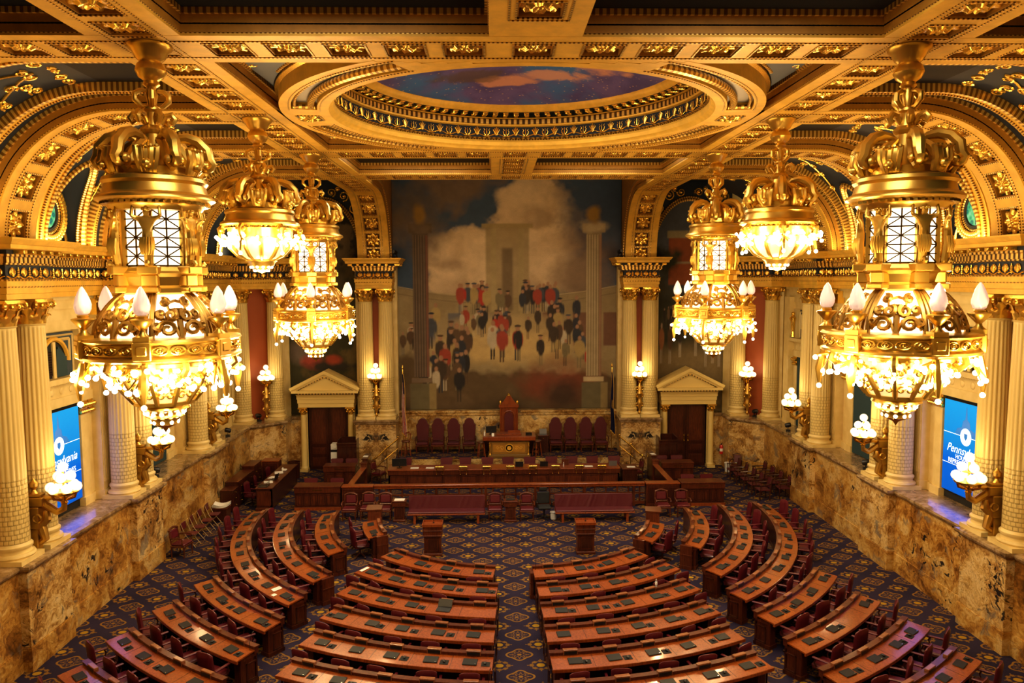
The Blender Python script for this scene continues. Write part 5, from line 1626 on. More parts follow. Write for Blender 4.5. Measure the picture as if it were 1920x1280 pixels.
for s, side in ((-1, 'left'), (1, 'right')):
    ph = R(-80) if s < 0 else R(-91)
    big_chandelier((s*6.45, 13.3, ZC-.01), ph, 'huge gilded chandelier with torch lamps, nearest on the %s' % side)
    small_chandelier((s*6.48, 19.25, ZC-.01), .3, 'smaller gilded chandelier without lantern, middle of the three on the %s' % side)
    big_chandelier((s*6.45, 24.65, ZC-.01), R(-82) if s < 0 else R(-60), 'gilded lantern chandelier hanging farthest back on the %s' % side)
    # the light each one gives
    for (y, zb, rb, pw) in ((13.3, 7.95, 1.5, 1.0), (24.65, 7.95, 1.5, 1.0), (19.25, 10.3, 1.15, .72)):
        for k in range(4):
            a = k*pi/2+.5
            point('chandelier_light', (s*6.45+rb*cos(a), y+rb*sin(a), zb), 150*pw*LP, .2)
        point('chandelier_light', (s*6.45, y, zb-.9), 170*pw*LP, .2)
    for y in (13.3, 24.65):
        for k in range(3):
            a = k*2*pi/3+.3; point('chandelier_light', (s*6.45+1.15*cos(a), y+1.15*sin(a), ZC-4.0), 40*LP, .12)
        

# ---- wall sconces
def globe_tree(t, at):
    x, y, z = at
    br = MB()
    br.lathe([(.05, -.30), (.09, -.26), (.05, -.22), (.06, -.16), (.20, -.08), (.33, -.02), (.36, .03), (.33, .06), (.05, .02), (.03, .1)], 24, (x, y, z))
    br.lathe([(.03, .0), (.03, .60)], 8, (x, y, z))
    for k in range(6):
        a = k*pi/3; br.tube([(x+.05*cos(a), y+.05*sin(a), z-.2), (x+.26*cos(a), y+.26*sin(a), z-.12), (x+.33*cos(a), y+.33*sin(a), z+.05)], [.03, .035, .02], 6)
    br.lathe([(.16, .26), (.19, .28), (.16, .30)], 20, (x, y, z))
    br.build('lamp_stand', BRASS, t)
    for (n, r, h, ph) in ((6, .30, .14, .2), (3, .165, .40, .7), (1, 0, .65, 0)):
        for k in range(n):
            a = 2*pi*k/n+ph; inst('globe', GLOBED, t, (x+r*cos(a), y+r*sin(a), z+h))
def side_sconce(s, y, label):
    """console between the two columns of a side pier; arm reaches into the room"""
    t = thing('wall_sconce', label, 'sconce', (s*12.35, y, ZB), 0, None)
    b = MB(); d = -s
    def bx(x0, x1, y0, y1, z0, z1): b.chbox(*sorted((d*x0, d*x1)), y0, y1, z0, z1, .02)
    bx(-.15, .34, -.15, .15, 1.18, 1.42); bx(-.15, .28, -.12, .12, 1.42, 1.5); bx(-.15, .24, -.18, .18, .62, 1.18); bx(-.15, .16, -.12, .12, .05, .62)
    b.lathe([(.10, 1.5), (.05, 1.56), (.04, 1.6), (.11, 1.68), (.11, 1.76), (.03, 1.84), (.0, 1.9)], 16, (d*.06, 0, 0))
    b.tube([(d*.1, 0, .2), (d*.28, 0, .34), (d*.22, 0, .56), (d*.20, 0, .7), (d*.36, 0, .86), (d*.34, 0, 1.05)], [.07, .10, .12, .12, .11, .07], 8)
    b.tube([(d*.2, 0, 1.28), (d*.45, 0, 1.12), (d*.62, 0, 1.02), (d*.78, 0, 1.10), (d*.80, 0, 1.24)], [.10, .10, .09, .08, .07], 8)
    b.tube([(d*.2, 0, 1.36), (d*.5, 0, 1.38), (d*.8, 0, 1.30)], [.06, .05, .05], 6)
    for q in (-1, 1): b.tube([(d*.2+d*.10*cos(j*.5), q*.17, .9+.10*sin(j*.5)) for j in range(13)], .03, 6)
    b.build('bracket', Mat('aged bronze', (.62, .38, .09), .34, .9).m if 'aged bronze' not in bpy.data.materials else bpy.data.materials['aged bronze'], t)
    globe_tree(t, (d*.80, 0, 1.52))
    return t
def flat_sconce(x, y, rz, label):
    t = thing('wall_sconce', label, 'sconce', (x, y, ZB+.1), rz, None)
    b = MB()
    b.lathe([(.02, .0), (.07, .12), (.04, .2), (.10, .4), (.14, .6), (.10, .72), (.12, .9), (.17, 1.05), (.10, 1.2), (.13, 1.35), (.07, 1.5), (.06, 1.62)], 14, (0, -.28, 0))
    for z in (.5, .95, 1.3):
        for q in (-1, 1): b.tube([(q*(.12+.06*cos(j*.6)), -.30, z+.07*sin(j*.6)) for j in range(11)], .028, 5)
    b.bar((0, -.25, .6), (0, .12, .6), .08, .08); b.bar((0, -.25, 1.2), (0, .12, 1.2), .08, .08)
    b.build('bracket', bpy.data.materials['aged bronze'], t)
    globe_tree(t, (0, -.34, 1.88))
    return t
for s, side in ((-1, 'left'), (1, 'right')):
    for y, w in ((19.1, 'beside the blue screen'), (24.75, 'middle one of the side wall'), (30.9, 'last one before the corner')):
        side_sconce(s, y, 'brass wall lamp with opal globes on the %s, %s' % (side, w))
        point('sconce_light', (s*11.0, y-.3, ZB+1.9), 18*LP, .25); point('sconce_light', (s*11.6, y+.5, ZB+2.3), 14*LP, .25)
    flat_sconce(s*11.9, 36.95, -s*pi/4, 'brass globe lamp between the columns of the %s corner' % side)
    point('sconce_light', (s*11.35, 36.2, ZB+2.3), 30*LP, .25)
    flat_sconce(s*6.47, 37.45, 0, 'brass globe lamp on the end wall near the %s' % ('striped flag' if s < 0 else 'dark blue flag'))
    point('sconce_light', (s*6.47, 36.5, ZB+2.4), 30*LP, .25)
# blue light of the screens comes from area lights added in front of them
# ------------------------------------------------------------------ desks of the members, in concentric rows
C0 = (0.0, 27.66)
def RK(k): return 5.94 + 1.33*k
def polar(r, a, z=0): return (C0[0]+r*sin(a), C0[1]-r*cos(a), z)
ROWN = ['front', 'second', 'third', 'fourth', 'fifth', 'sixth', 'seventh', 'rear']
SIDEN = {-1: 'striped flag side', 1: 'blue flag side'}
# (block, side, row, radius, a_inner(near aisle), a_outer, seats)
DESKS = []
CL = [(-7.6, -46.7, 4), (-5.5, -42.6, 5), (-4.85, -36.8, 5), (-4.45, -32.0, 5), (-4.1, -28.9, 5), (-3.7, -26.4, 5)]
CR = [(4.3, 43.8, 4), (3.9, 41.8, 5), (3.5, 36.0, 5), (3.1, 31.4, 5), (2.85, 28.3, 5), (2.6, 26.0, 5)]
for sd, T in ((-1, CL), (1, CR)):
    for k, (a0, a1, n_) in enumerate(T): DESKS.append(('centre', sd, k, RK(k), a0, a1, n_))
WL = [(0, 5.5, -65, -84, 2), (1, 7.15, -57.3, -93.3, 4), (2, 8.53, -44.6, -94, 7), (3, 9.87, -39.7, -94.5, 9), (4, 11.2, -35.4, -56.9, 4), (5, 12.55, -32.1, -51.5, 4), (6, 13.94, -29.6, -47, 4), (7, 15.26, -27.6, -43.2, 4)]
WR = [(0, 5.45, 55.5, 77, 2), (1, 7.0, 58.0, 92.5, 4), (2, 8.43, 44.7, 95, 7), (3, 9.84, 38.3, 95.4, 9), (4, 11.15, 34.6, 56.6, 4), (5, 12.52, 31.3, 50.6, 4), (6, 13.9, 28.9, 46.6, 4), (7, 15.24, 27.2, 42.8, 4)]
for sd, T in ((-1, WL), (1, WR)):
    for k, r, a0, a1, n_ in T: DESKS.append(('wing', sd, k, r, a0, a1, n_))

def cam_y(p):
    """rough frame test: is the point below the bottom edge of the photograph or outside its sides"""
    d = Vector(p) - SC.camera.matrix_world.translation
    q = SC.camera.matrix_world.to_3x3().inverted() @ d
    return 960 + 1431.4*q.x/-q.z, 640 - 1431.4*q.y/-q.z
def in_view(p, m=40):
    x, y = cam_y(p); return -m < x < 1920+m and -m < y < 1280+m

def make_box():
    mb = MB(); mb.chbox(-.17, .17, -.05, .055, 0, .13, .008); d = mesh_of(mb, 'voting_box', WOODB)
    pb = MB(); pb.box(-.15, .15, -.056, -.045, .02, .095); e = mesh_of(pb, 'button_panel', BLACK)
    lb = MB()
    for k, (x, w) in enumerate(((-.05, .02), (0.0, .02), (.05, .02))): lb.box(x-w/2, x+w/2, -.060, -.055, .04, .075)
    f = mesh_of(lb, 'button', GREYM)
    return d, e, f
VB, VP, VL = make_box()
def make_chair():
    t = thing('swivel_armchair', None, 'chair')
    s = MB(); s.chbox(-.26, .26, -.25, .27, .40, .50, .035); s.chbox(-.24, .24, -.23, .25, .37, .41, .01); s.build('seat', LEATH, t)
    b = MB(); vs = []; 
    # curved padded back: grid
    NX, NZ = 8, 8
    def P(u, v, th):
        x = (u-.5)*(.50-.04*v); bow = .10*(1-(2*u-1)**2)
        z = .47+.60*v - .05*v*v*(2*u-1)**4 + .02*(1-(2*u-1)**2)*v
        y = -.24 - .06*v - bow*.45 + .055 
        edge = min(1, min(u, 1-u)*7+.25, (1-v)*7+.25)
        return (x, y + th*(.045*edge), z)
    fr = [[P(i/NX, j/NZ, 1) for j in range(NZ+1)] for i in range(NX+1)]; bk = [[P(i/NX, j/NZ, -1) for j in range(NZ+1)] for i in range(NX+1)]
    V = [p for r in fr for p in r]+[p for r in bk for p in r]; o_ = (NX+1)*(NZ+1); F = []
    ix = lambda i, j: i*(NZ+1)+j
    for i in range(NX):
        for j in range(NZ):
            F.append((ix(i, j), ix(i, j+1), ix(i+1, j+1), ix(i+1, j))); F.append((o_+ix(i, j), o_+ix(i+1, j), o_+ix(i+1, j+1), o_+ix(i, j+1)))
    for i in range(NX):
        F.append((ix(i, NZ), o_+ix(i, NZ), o_+ix(i+1, NZ), ix(i+1, NZ))); F.append((ix(i, 0), ix(i+1, 0), o_+ix(i+1, 0), o_+ix(i, 0)))
    for j in range(NZ):
        F.append((ix(0, j), o_+ix(0, j), o_+ix(0, j+1), ix(0, j+1))); F.append((ix(NX, j), ix(NX, j+1), o_+ix(NX, j+1), o_+ix(NX, j)))
    b.add(V, F, True); b.build('backrest', LEATH, t, ang=60)
    for sg in (-1, 1):
        a = MB(); a.chbox(sg*.28-.035, sg*.28+.035, -.24, .22, .635, .675, .012)
        o = a.build('armrest', LEATH, t)
        p = MB(); p.tube([(sg*.28, -.23, .645), (sg*.27, -.21, .46), (sg*.27, -.05, .425), (sg*.27, .12, .43), (sg*.285, .17, .55), (sg*.28, .13, .645)], .02, 6); p.build('arm_post', WOODD, o)
    ba = MB(); ba.lathe([(.035, .10), (.03, .38)], 10)
    for k in range(5):
        a = 2*pi*k/5+.3; ba.tube([(0, 0, .13), (.16*cos(a), .16*sin(a), .10), (.28*cos(a), .28*sin(a), .055)], [.035, .03, .022], 6); ba.ball((.28*cos(a), .28*sin(a), .035), .035, 6, 5)
    ba.build('pedestal_base', WOODD, t)
    return t
def make_laptop():
    t = thing('laptop', None, 'laptop')
    b = MB(); b.chbox(-.165, .165, -.115, .115, 0, .012, .004); b.build('base', BLACK, t)
    l = MB(); l.chbox(-.165, .165, -.115, .115, .0125, .024, .005); o = l.build('lid', LAPT, t)
    e = MB(); e.cbox((.12, -.085, .0245), (.035, .014, .0015)); e.build('lid_badge', CHROME, o)
    return t
def make_pad():
    t = thing('mouse_pad', None, 'mouse pad'); m = MB(); m.prism([(.10*sx+(.015 if q else 0)*0+.0, .085*sy) for sx, sy, q in ((-1, -1, 0), (1, -1, 0), (1, 1, 0), (-1, 1, 0))], 0, .005)
    d = m.build('pad', PADM, t); return t
def make_mouse():
    t = thing('computer_mouse', None, 'mouse'); m = MB()
    m.ball((0, 0, .0225), .05, 12, 8, (.62, 1, .42)); m.build('shell', Mat('mouse shell', (.03, .03, .033), .3).m, t)
    w = MB(); w.lathe([(.008, -.006), (.008, .006)], 8, M=Matrix.Translation((0, .022, .0425)) @ Matrix.Rotation(pi/2, 4, 'Y')); w.build('scroll_wheel', GREYM, t)
    return t
chairP, lapP, padP, mouP = Proto(make_chair()), Proto(make_laptop()), Proto(make_pad()), Proto(make_mouse())
def mic(mb, p, h=.38, dx=0, dy=0):
    x, y, z = p; mb.lathe([(.03, 0), (.03, .02), (.008, .03)], 10, p)
    mb.tube([(x, y, z), (x, y, z+h*.5), (x+dx*.4, y+dy*.4, z+h*.85), (x+dx, y+dy, z+h)], .006, 5); mb.tube([(x+dx*.9, y+dy*.9, z+h*.97), (x+dx*1.4, y+dy*1.4, z+h*1.0)], .013, 6)
TOP = .76
DW = .63
RISE = .055
PAPER_DESKS = {}
for (blk, sd, k, r, a0, a1, n_) in DESKS:
    A0, A1 = sorted((R(a0), R(a1))); am = (A0+A1)/2
    if blk == 'centre' and k == 5: pass
    label = 'curved wooden desk, %s row, %s' % (ROWN[k], ('centre block' if blk == 'centre' else 'outer block')+' on the '+SIDEN[sd])
    t = thing('member_desk', label, 'desk', polar(r-.35, am), 0, 'curved member desks')
    na = max(8, int((A1-A0)*r/.22))
    tp = MB()
    tp.arc(C0, r-.52, r, A0, A1, TOP-.035, TOP, na, z0i=TOP+.018, z1i=TOP+RISE)
    tp.arc(C0, r-.03, r+.012, A0-.001, A1+.001, TOP-.075, TOP-.004, na)
    for i in range(1, n_):
        q = R(a0)+(R(a1)-R(a0))*i/n_
        tp.arc(C0, r-.50, r-.03, q-.006/r, q+.006/r, TOP, TOP+.0045, 1, mi=1, z0i=TOP+.02, z1i=TOP+RISE+.0015)
    tp.build('desk_top', [WOODT, WOODD], t, world=True)
    ld = MB()
    ld.arc(C0, r-DW, r-.515, A0, A1, TOP-.05, TOP+.115, na); ld.arc(C0, r-DW-.02, r-.50, A0-.002, A1+.002, TOP+.11, TOP+.135, na)
    ld.build('rear_ledge', WOOD, t, world=True)
    pn = MB(); pn.arc(C0, r-DW+.01, r-DW+.05, A0+.004, A1-.004, .10, TOP-.02, na); pn.arc(C0, r-DW-.01, r-DW+.07, A0+.002, A1-.002, 0, .10, na)
    pn.build('modesty_panel', WOODD, t, world=True)
    for e, sg in ((A0, 1), (A1, -1)):
        w_ = .30/r
        p0, p1 = sorted((e+sg*.006, e+sg*w_))
        ep = MB(); ep.arc(C0, r-DW+.06, r-.16, p0, p1, .0, TOP-.06, 3); ep.arc(C0, r-DW+.04, r-.14, p0-.004, p1+.004, 0, .10, 3); ep.arc(C0, r-DW+.04, r-.14, p0-.003, p1+.003, TOP-.12, TOP-.04, 3)
        o = ep.build('end_pedestal', WOOD, t, world=True)
        # sunk panel on the end face
        f = MB(); c = polar(r-.38, e-sg*.004); aa = e
        ux, uy = sin(aa), -cos(aa)
        for (u0, u1, z0, z1) in ((-.16, -.12, .16, .60), (.12, .16, .16, .60), (-.16, .16, .56, .60), (-.16, .16, .16, .20)):
            pts = []
            M = Matrix(((ux, -uy*sg, 0, c[0]), (uy, ux*sg, 0, c[1]), (0, 0, 1, 0), (0, 0, 0, 1)))
            f.box(u0, u1, -.012, .012, z0, z1, M)
        f.build('panel_moulding', WOODD, o).location = Vector((0, 0, 0)) - Vector(t.location)
    # seats
    for i in range(n_):
        # first seat is the one next to the centre/inner aisle
        f = (i+.5)/n_
        ang = R(a0)+(R(a1)-R(a0))*f
        if n_ == 5 and blk == 'centre': pass
        c = polar(r-.545, ang, TOP+.06)
        M = Matrix.Translation(Vector(c)-t.location) @ Matrix.Rotation(ang, 4, 'Z')
        o = bpy.data.objects.new('voting_box', VB); COL.objects.link(o); o.parent = t; o.matrix_local = M
        q = bpy.data.objects.new('button_panel', VP); COL.objects.link(q); q.parent = o
        where = '%s from the aisle, %s row, %s block, %s' % (ORD[i], ROWN[k], 'centre' if blk == 'centre' else 'outer', SIDEN[sd])
        # chair
        cr_ = r+.235+rnd.uniform(-.03, .02)
        if blk == 'wing' and k < 4: cr_ = r+.19+rnd.uniform(-.02, .02)
        cp = polar(cr_, ang+rnd.uniform(-.006, .006))
        if in_view((cp[0], cp[1], 1.0), 25) and not (blk == 'centre' and k == 5):
            turn = rnd.uniform(-.22, .22) + (rnd.uniform(-.3, .3) if rnd.random() < .15 else 0)
            cq = chairP.place(cp, ang+turn, 'maroon leather armchair %s' % where, 'maroon swivel armchairs behind the desks')
            cq.scale = (1, 1, .88) if blk == 'centre' else (1.03, 1.0, 1.0)
        # laptop, pad and mouse
        absent = (blk, sd, k, i) in {('centre', -1, 2, 0), ('centre', -1, 2, 1), ('wing', 1, 5, 2), ('wing', -1, 1, 9)}
        lp = polar(r-.27, ang+rnd.uniform(-.006, .006), TOP+.0325)
        if absent or not in_view(lp, 10): continue
        jit = rnd.uniform(-.10, .10)
        tilt = .1054
        o = lapP.place(lp, ang+jit, 'closed dark laptop %s' % where, 'closed laptops on the desks')
        o.rotation_euler = (tilt, 0, ang+jit)
        if blk == 'wing' and k < 4 and i % 3 == 1: continue
        if (blk, k, i) in {('centre', 4, 3), ('centre', 3, 0)} : continue
        sgn = 1 if (blk == 'centre' or sd > 0 or k > 3) else 1
        off = .325/r
        if rnd.random() < .12: sgn = -sgn
        pa = ang+off*(1 if sgn > 0 else -1)
        if not (A0+.09/r < pa < A1-.09/r): pa = ang-off*(1 if sgn > 0 else -1)
        pp = polar(r-.22, pa, TOP+.0265)
        pq = padP.place(pp, ang+jit*.5, 'mouse pad by the laptop %s' % where, 'mouse pads on the desks'); pq.rotation_euler = (tilt, 0, ang+jit*.5)
        dm = rnd.uniform(-.02, .02); mp = polar(r-.22+dm, pa+rnd.uniform(-.002, .002), TOP+.0345-dm*.1054)
        mq = mouP.place(mp, ang, 'mouse by the laptop %s' % where, 'computer mice on the desks'); mq.rotation_euler = (tilt, 0, ang+rnd.uniform(-.3, .3))
    # gooseneck mic at a row end
    if (blk, sd, k) in {('wing', -1, 1), ('wing', 1, 1), ('centre', -1, 5), ('centre', 1, 0), ('wing', -1, 2), ('wing', -1, 5)}:
        mm = MB(); e = R(a0); c = polar(r-.45, e+(R(a1)-R(a0))*.02, TOP+.0); mic(mm, c, .45, .04, .10); mm.build('gooseneck_microphone', BLACK, t, world=True)
    if (blk, sd, k) in {('wing', -1, 2), ('wing', 1, 1), ('centre', 1, 0), ('wing', -1, 0), ('wing', 1, 0)}:
        e = R(a0); sg = 1 if a0 > a1 else -1
        p0, p1 = sorted((e, e+sg*.10/r))
        cb = MB(); cb.arc(C0, r-DW-.02, r-.25, p0, p1, .02, TOP+.02, 2); cb.arc(C0, r-DW-.03, r-.24, p0-.003, p1+.003, 0, .12, 2); cb.arc(C0, r-DW-.03, r-.24, p0-.003, p1+.003, TOP-.30, TOP-.27, 2)
        cb.build('end_cabinet', WOOD, t, world=True)
    if blk == 'wing' and k == 0:
        # tall reading ledge at the far end
        e = R(a1); p0, p1 = sorted((e, e+(1 if e > 0 else -1)*.62/r))
        hb = MB(); hb.arc(C0, r-DW, r-.16, p0, p1, 0, 1.16, 4); hb.arc(C0, r-DW-.03, r-.13, p0-.004, p1+.004, 0, .1, 4); hb.arc(C0, r-DW-.03, r-.10, p0-.005, p1+.005, 1.16, 1.20, 4)
        hb.build('reading_stand', WOOD, t, world=True)
# the one open machine and the loose papers
t = thing('laptop', 'open black laptop, second from the aisle, third row, centre block, striped flag side', 'laptop', polar(RK(2)-.25, R(-4.85-32*.3), TOP+.0315), R(-14), None); t.rotation_euler = (.1054, 0, R(-14))
b = MB(); b.chbox(-.19, .19, -.13, .13, 0, .018, .004); b.build('base', BLACK, t)
l = MB(); l.box(-.19, .19, -.008, .008, 0, .20, Matrix.Translation((0, .10, .018)) @ Matrix.Rotation(R(-38), 4, 'X')); l.build('screen', BLACK, t)
def paper(loc, rz, label, w=.21, h=.28, tz=0):
    t = thing('paper_sheet', label, 'paper', loc, rz); m = MB(); m.box(-w/2, w/2, -h/2, h/2, 0, .004); m.build('sheet', WHITE, t); t.rotation_euler = (tz, 0, rz); return t
paper(polar(RK(1)-.27, R(-41.6), TOP+.046), R(-42), 'white folded paper at the outer end of the second row, striped flag side', .12, .30, .105)
paper(polar(9.87-.33, R(-46.2), TOP+.044), R(-50), 'white sheet by the laptops on the fourth outer row, striped flag side', .20, .26, .105)
paper(polar(9.87-.10, R(-44.6), TOP+.0165), R(-40), 'small white note beside the sheet on the fourth outer row, striped flag side', .14, .12, .105)
t = thing('water_bottle', 'clear water bottle on the ledge of the third row, blue flag side', 'bottle', polar(RK(2)-.60, R(28.2), TOP+.137))
m = MB(); m.lathe([(.032, 0), (.034, .02), (.034, .13), (.03, .15), (.013, .185), (.013, .20)], 14); m.build('bottle_body', GLASSC, t)
m = MB(); m.lathe([(.035, .06), (.035, .11)], 14); m.build('paper_wrap', WHITE, t)
m = MB(); m.lathe([(.015, .195), (.015, .215), (0, .216)], 10); m.build('cap', WHITEP, t)
# ------------------------------------------------------------------ rostrum and furniture at the front
PZ = .90
# platform
mb = MB(); mb.box(-5.48, 5.48, 36.0, 38.2, 0, PZ); struct('trim_platform', mb, CARPET)
mb = MB()
for s in (-1, 1):
    for k, (xa, xb, h) in enumerate(((5.48, 5.78, .68), (5.78, 6.08, .45), (6.08, 6.38, .22))): mb.box(*sorted((s*xa, s*xb)), 36.0, 36.8, 0, h)
struct('trim_steps', mb, bpy.data.materials['gold dado marble'])
mb = MB(); mb.box(-5.5, 5.5, 35.955, 36.0, 0, PZ-.08); mb.box(-5.5, 5.5, 35.94, 36.02, PZ-.09, PZ+.004); struct('trim_platform_face', mb, bpy.data.materials['coping marble'])

def panelled_box(mb, x0, x1, y0, y1, z0, z1, nx, face='y', t=.018):
    """raised panels on the near face"""
    mb.box(x0, x1, y0, y1, z0, z1)
def front_panels(mb, x0, x1, y, z0, z1, n, gap=.05):
    w = (x1-x0)/n
    for i in range(n):
        a, b = x0+i*w+gap, x0+(i+1)*w-gap
        for (p0, p1, q0, q1) in ((a, b, z0, z0+.025), (a, b, z1-.025, z1), (a, a+.025, z0, z1), (b-.025, b, z0, z1)): mb.box(p0, p1, y-.014, y, q0, q1)
        mb.box(a+.06, b-.06, y-.010, y, z0+.06, z1-.06)

def side_chair_proto():
    """wood framed armchair with leather seat and back; faces -Y when rz=0"""
    t = thing('armchair', None, 'chair')
    s = MB(); s.chbox(-.27, .27, -.27, .22, .42, .50, .03); s.build('seat', LEATH, t)
    f = MB(); f.chbox(-.29, .29, -.28, .24, .36, .425, .01); f.build('seat_rail', WOOD, t)
    for x in (-.25, .25):
        for y in (-.24, .22):
            l = MB(); l.tube([(x, y, 0), (x*.97, y, .38)], [.02, .03], 8); l.build('leg', WOOD, t)
    b = MB(); 
    M = Matrix.Translation((0, .23, .50)) @ Matrix.Rotation(R(-9), 4, 'X')
    b.chbox(-.20, .20, -.035, .03, .10, .42, .03, M); b.build('backrest', LEATH, t)
    bf = MB(); bf.tube([M @ Vector(p) for p in ((-.24, 0, -.06), (-.25, 0, .25), (-.23, 0, .44))], .025, 8); bf.tube([M @ Vector(p) for p in ((.24, 0, -.06), (.25, 0, .25), (.23, 0, .44))], .025, 8)
    bf.tube([M @ Vector(p) for p in ((-.25, 0, .42), (-.12, 0, .48), (0, 0, .50), (.12, 0, .48), (.25, 0, .42))], .04, 8); bf.tube([M @ Vector(p) for p in ((-.24, 0, .06), (.24, 0, .06))], .022, 6)
    bf.build('back_frame', WOOD, t)
    for sg in (-1, 1):
        a = MB(); a.tube([(sg*.25, .24, .68), (sg*.30, .0, .70), (sg*.29, -.20, .68), (sg*.28, -.25, .64)], [.022, .028, .028, .025], 8); a.tube([(sg*.27, -.19, .44), (sg*.28, -.20, .67)], .02, 6); a.build('armrest', WOOD, t)
    return t
sc_ = Proto(side_chair_proto())
def low_chair_proto():
    """low back leather office armchair behind counters; faces -Y"""
    t = thing('office_chair', None, 'chair')
    s = MB(); s.chbox(-.25, .25, -.25, .23, .42, .52, .04); s.build('seat', LEATH, t)
    b = MB(); M = Matrix.Translation((0, .24, .50)) @ Matrix.Rotation(R(-8), 4, 'X')
    vs = []; 
    pts = [(-.24, .02), (-.26, .30), (-.29, .50), (-.25, .54), (.25, .54), (.29, .50), (.26, .30), (.24, .02)]
    n = len(pts); V = [(x, -.04+.05*abs(x), z) for x, z in pts]+[(x, .04+.02*abs(x), z) for x, z in pts]
    b.add(V, [tuple(range(n))[::-1], tuple(range(n, 2*n))]+[(i, (i+1) % n, n+(i+1) % n, n+i) for i in range(n)], False, 0, M)
    b.build('backrest', LEATH, t)
    for sg in (-1, 1):
        a = MB(); a.tube([(sg*.26, .22, .72), (sg*.29, -.02, .72), (sg*.28, -.18, .68)], .028, 8); a.tube([(sg*.26, -.05, .46), (sg*.285, -.05, .71)], .018, 6); a.build('armrest', WOODD, t)
    ba = MB(); ba.lathe([(.03, .08), (.03, .42)], 10)
    for k in range(5):
        q = 2*pi*k/5; ba.tube([(0, 0, .11), (.28*cos(q), .28*sin(q), .05)], [.035, .022], 6); ba.ball((.28*cos(q), .28*sin(q), .035), .035, 6, 5)
    ba.build('pedestal_base', WOODD, t)
    return t
lc_ = Proto(low_chair_proto())

# ---- lecterns on the floor
def lectern(x, label):
    t = thing('lectern', label, 'lectern', (x, 25.82, 0))
    b = MB(); b.box(-.29, .29, -.22, .22, .10, .72); b.build('body', WOOD, t)
    p = MB(); p.chbox(-.33, .33, -.26, .26, 0, .10, .015); p.build('plinth', WOOD, t)
    f = MB(); front_panels(f, -.27, .27, -.22, .16, .66, 1); f.build('front_panel', WOODD, t)
    h = MB(); h.box(-.32, .32, -.25, .24, .72, 1.06); h.chbox(-.34, .34, -.27, .26, .70, .74, .01); h.chbox(-.34, .34, -.27, .26, .88, .91, .01); h.build('cabinet_top', WOOD, t)
    d = MB()
    for (x0, x1, y0, y1) in ((-.35, .35, -.28, -.25), (-.35, .35, .24, .27), (-.35, -.32, -.25, .24), (.32, .35, -.25, .24)): d.box(x0, x1, y0, y1, 1.04, 1.13)
    d.box(-.32, .32, -.25, .24, 1.05, 1.07); d.build('tray_rim', WOODR, t)
    m = MB(); mic(m, (.02, .1, 1.07), .38, .0, -.05); m.build('gooseneck_microphone', BLACK, t)
    return t
lectern(-2.86, 'square wooden lectern on the open carpet, striped flag side'); lectern(2.42, 'square wooden lectern on the open carpet, blue flag side')

# ---- benches
def bench(x0, x1, label):
    xm = (x0+x1)/2; w = (x1-x0)/2
    t = thing('bench', label, 'bench', (xm, 29.4, 0))
    s = MB(); s.chbox(-w, w, -.35, .22, .40, .47, .025); s.build('seat', LEATHD, t)
    r = MB(); r.chbox(-w-.01, w+.01, -.38, .24, .35, .405, .01); r.build('seat_rail', WOODR, t)
    b = MB(); M = Matrix.Translation((0, .20, .44)) @ Matrix.Rotation(R(-7), 4, 'X')
    # slightly wrinkled leather back
    NX, NZ = 80, 10; vs = []; fs = []
    rr = random.Random(int(x0*7))
    folds = [(rr.uniform(-w, w), rr.uniform(.3, .9), rr.uniform(.006, .014)) for _ in range(18)]
    for i in range(NX+1):
        for j in range(NZ+1):
            x = -w+2*w*i/NX; z = .02+.50*j/NZ; d = 0
            for fx, sl, am in folds:
                u = (x-fx-sl*(z-.25)*.6)/.05; d += am*math.exp(-u*u)
            vs.append((x, -.05-d, z))
    for i in range(NX):
        for j in range(NZ):
            a = i*(NZ+1)+j; fs.append((a, a+NZ+1, a+NZ+2, a+1))
    b.add(vs, fs, True, 0, M); b.chbox(-w, w, -.035, .05, .0, .53, .015, M); b.build('backrest', LEATHD, t)
    for sg in (-1, 1):
        l = MB(); l.box(sg*w*.82-.045, sg*w*.82+.045, -.34, -.26, 0, .36); l.build('leg', WOODR, t)
        l = MB(); l.box(sg*w*.82-.045, sg*w*.82+.045, .16, .24, 0, .36); l.build('leg', WOODR, t)
    return t
bench(-4.10, -1.10, 'long maroon leather bench before the rail, striped flag side'); bench(1.66, 4.75, 'long maroon leather bench before the rail, blue flag side')

# ---- chairs before the rail
for x, y, l in ((-6.45, 29.75, 'leather armchair before the rail, outermost of three beside the striped flag side desk'), (-5.76, 29.85, 'leather armchair before the rail, middle of three, striped flag side'), (-5.08, 29.75, 'leather armchair before the rail, next to the paper stand'),
                (-.70, 29.55, 'leather side chair between the long bench and the tablet stand'), (.55, 29.5, 'leather side chair between the tablet stand and the black office chair'),
                (6.0, 29.75, 'leather armchair before the rail, inner one of two, blue flag side'), (6.80, 29.75, 'leather armchair before the rail, outer one of two, blue flag side')):
    sc_.place((x, y, 0), 0, l, 'leather armchairs at the front')
t = thing('office_chair', 'black fabric office chair with headrest beside the long bench', 'chair', (1.24, 29.6, 0), R(4))
m = MB(); m.chbox(-.26, .26, -.27, .22, .42, .53, .04); m.build('seat', BLACKF, t)
m = MB(); m.chbox(-.25, .25, .19, .27, .54, 1.02, .03, ); m.build('backrest', BLACKF, t)
m = MB(); m.chbox(-.16, .16, .20, .27, 1.05, 1.20, .03); m.build('headrest', BLACKF, t)
for sg in (-1, 1):
    m = MB(); m.chbox(sg*.30-.035, sg*.30+.035, -.2, .12, .68, .71, .01); m.bar((sg*.30, -.02, .46), (sg*.30, -.02, .68), .03, .05); m.build('armrest', BLACK, t)
m = MB(); m.lathe([(.03, .08), (.03, .42)], 10)
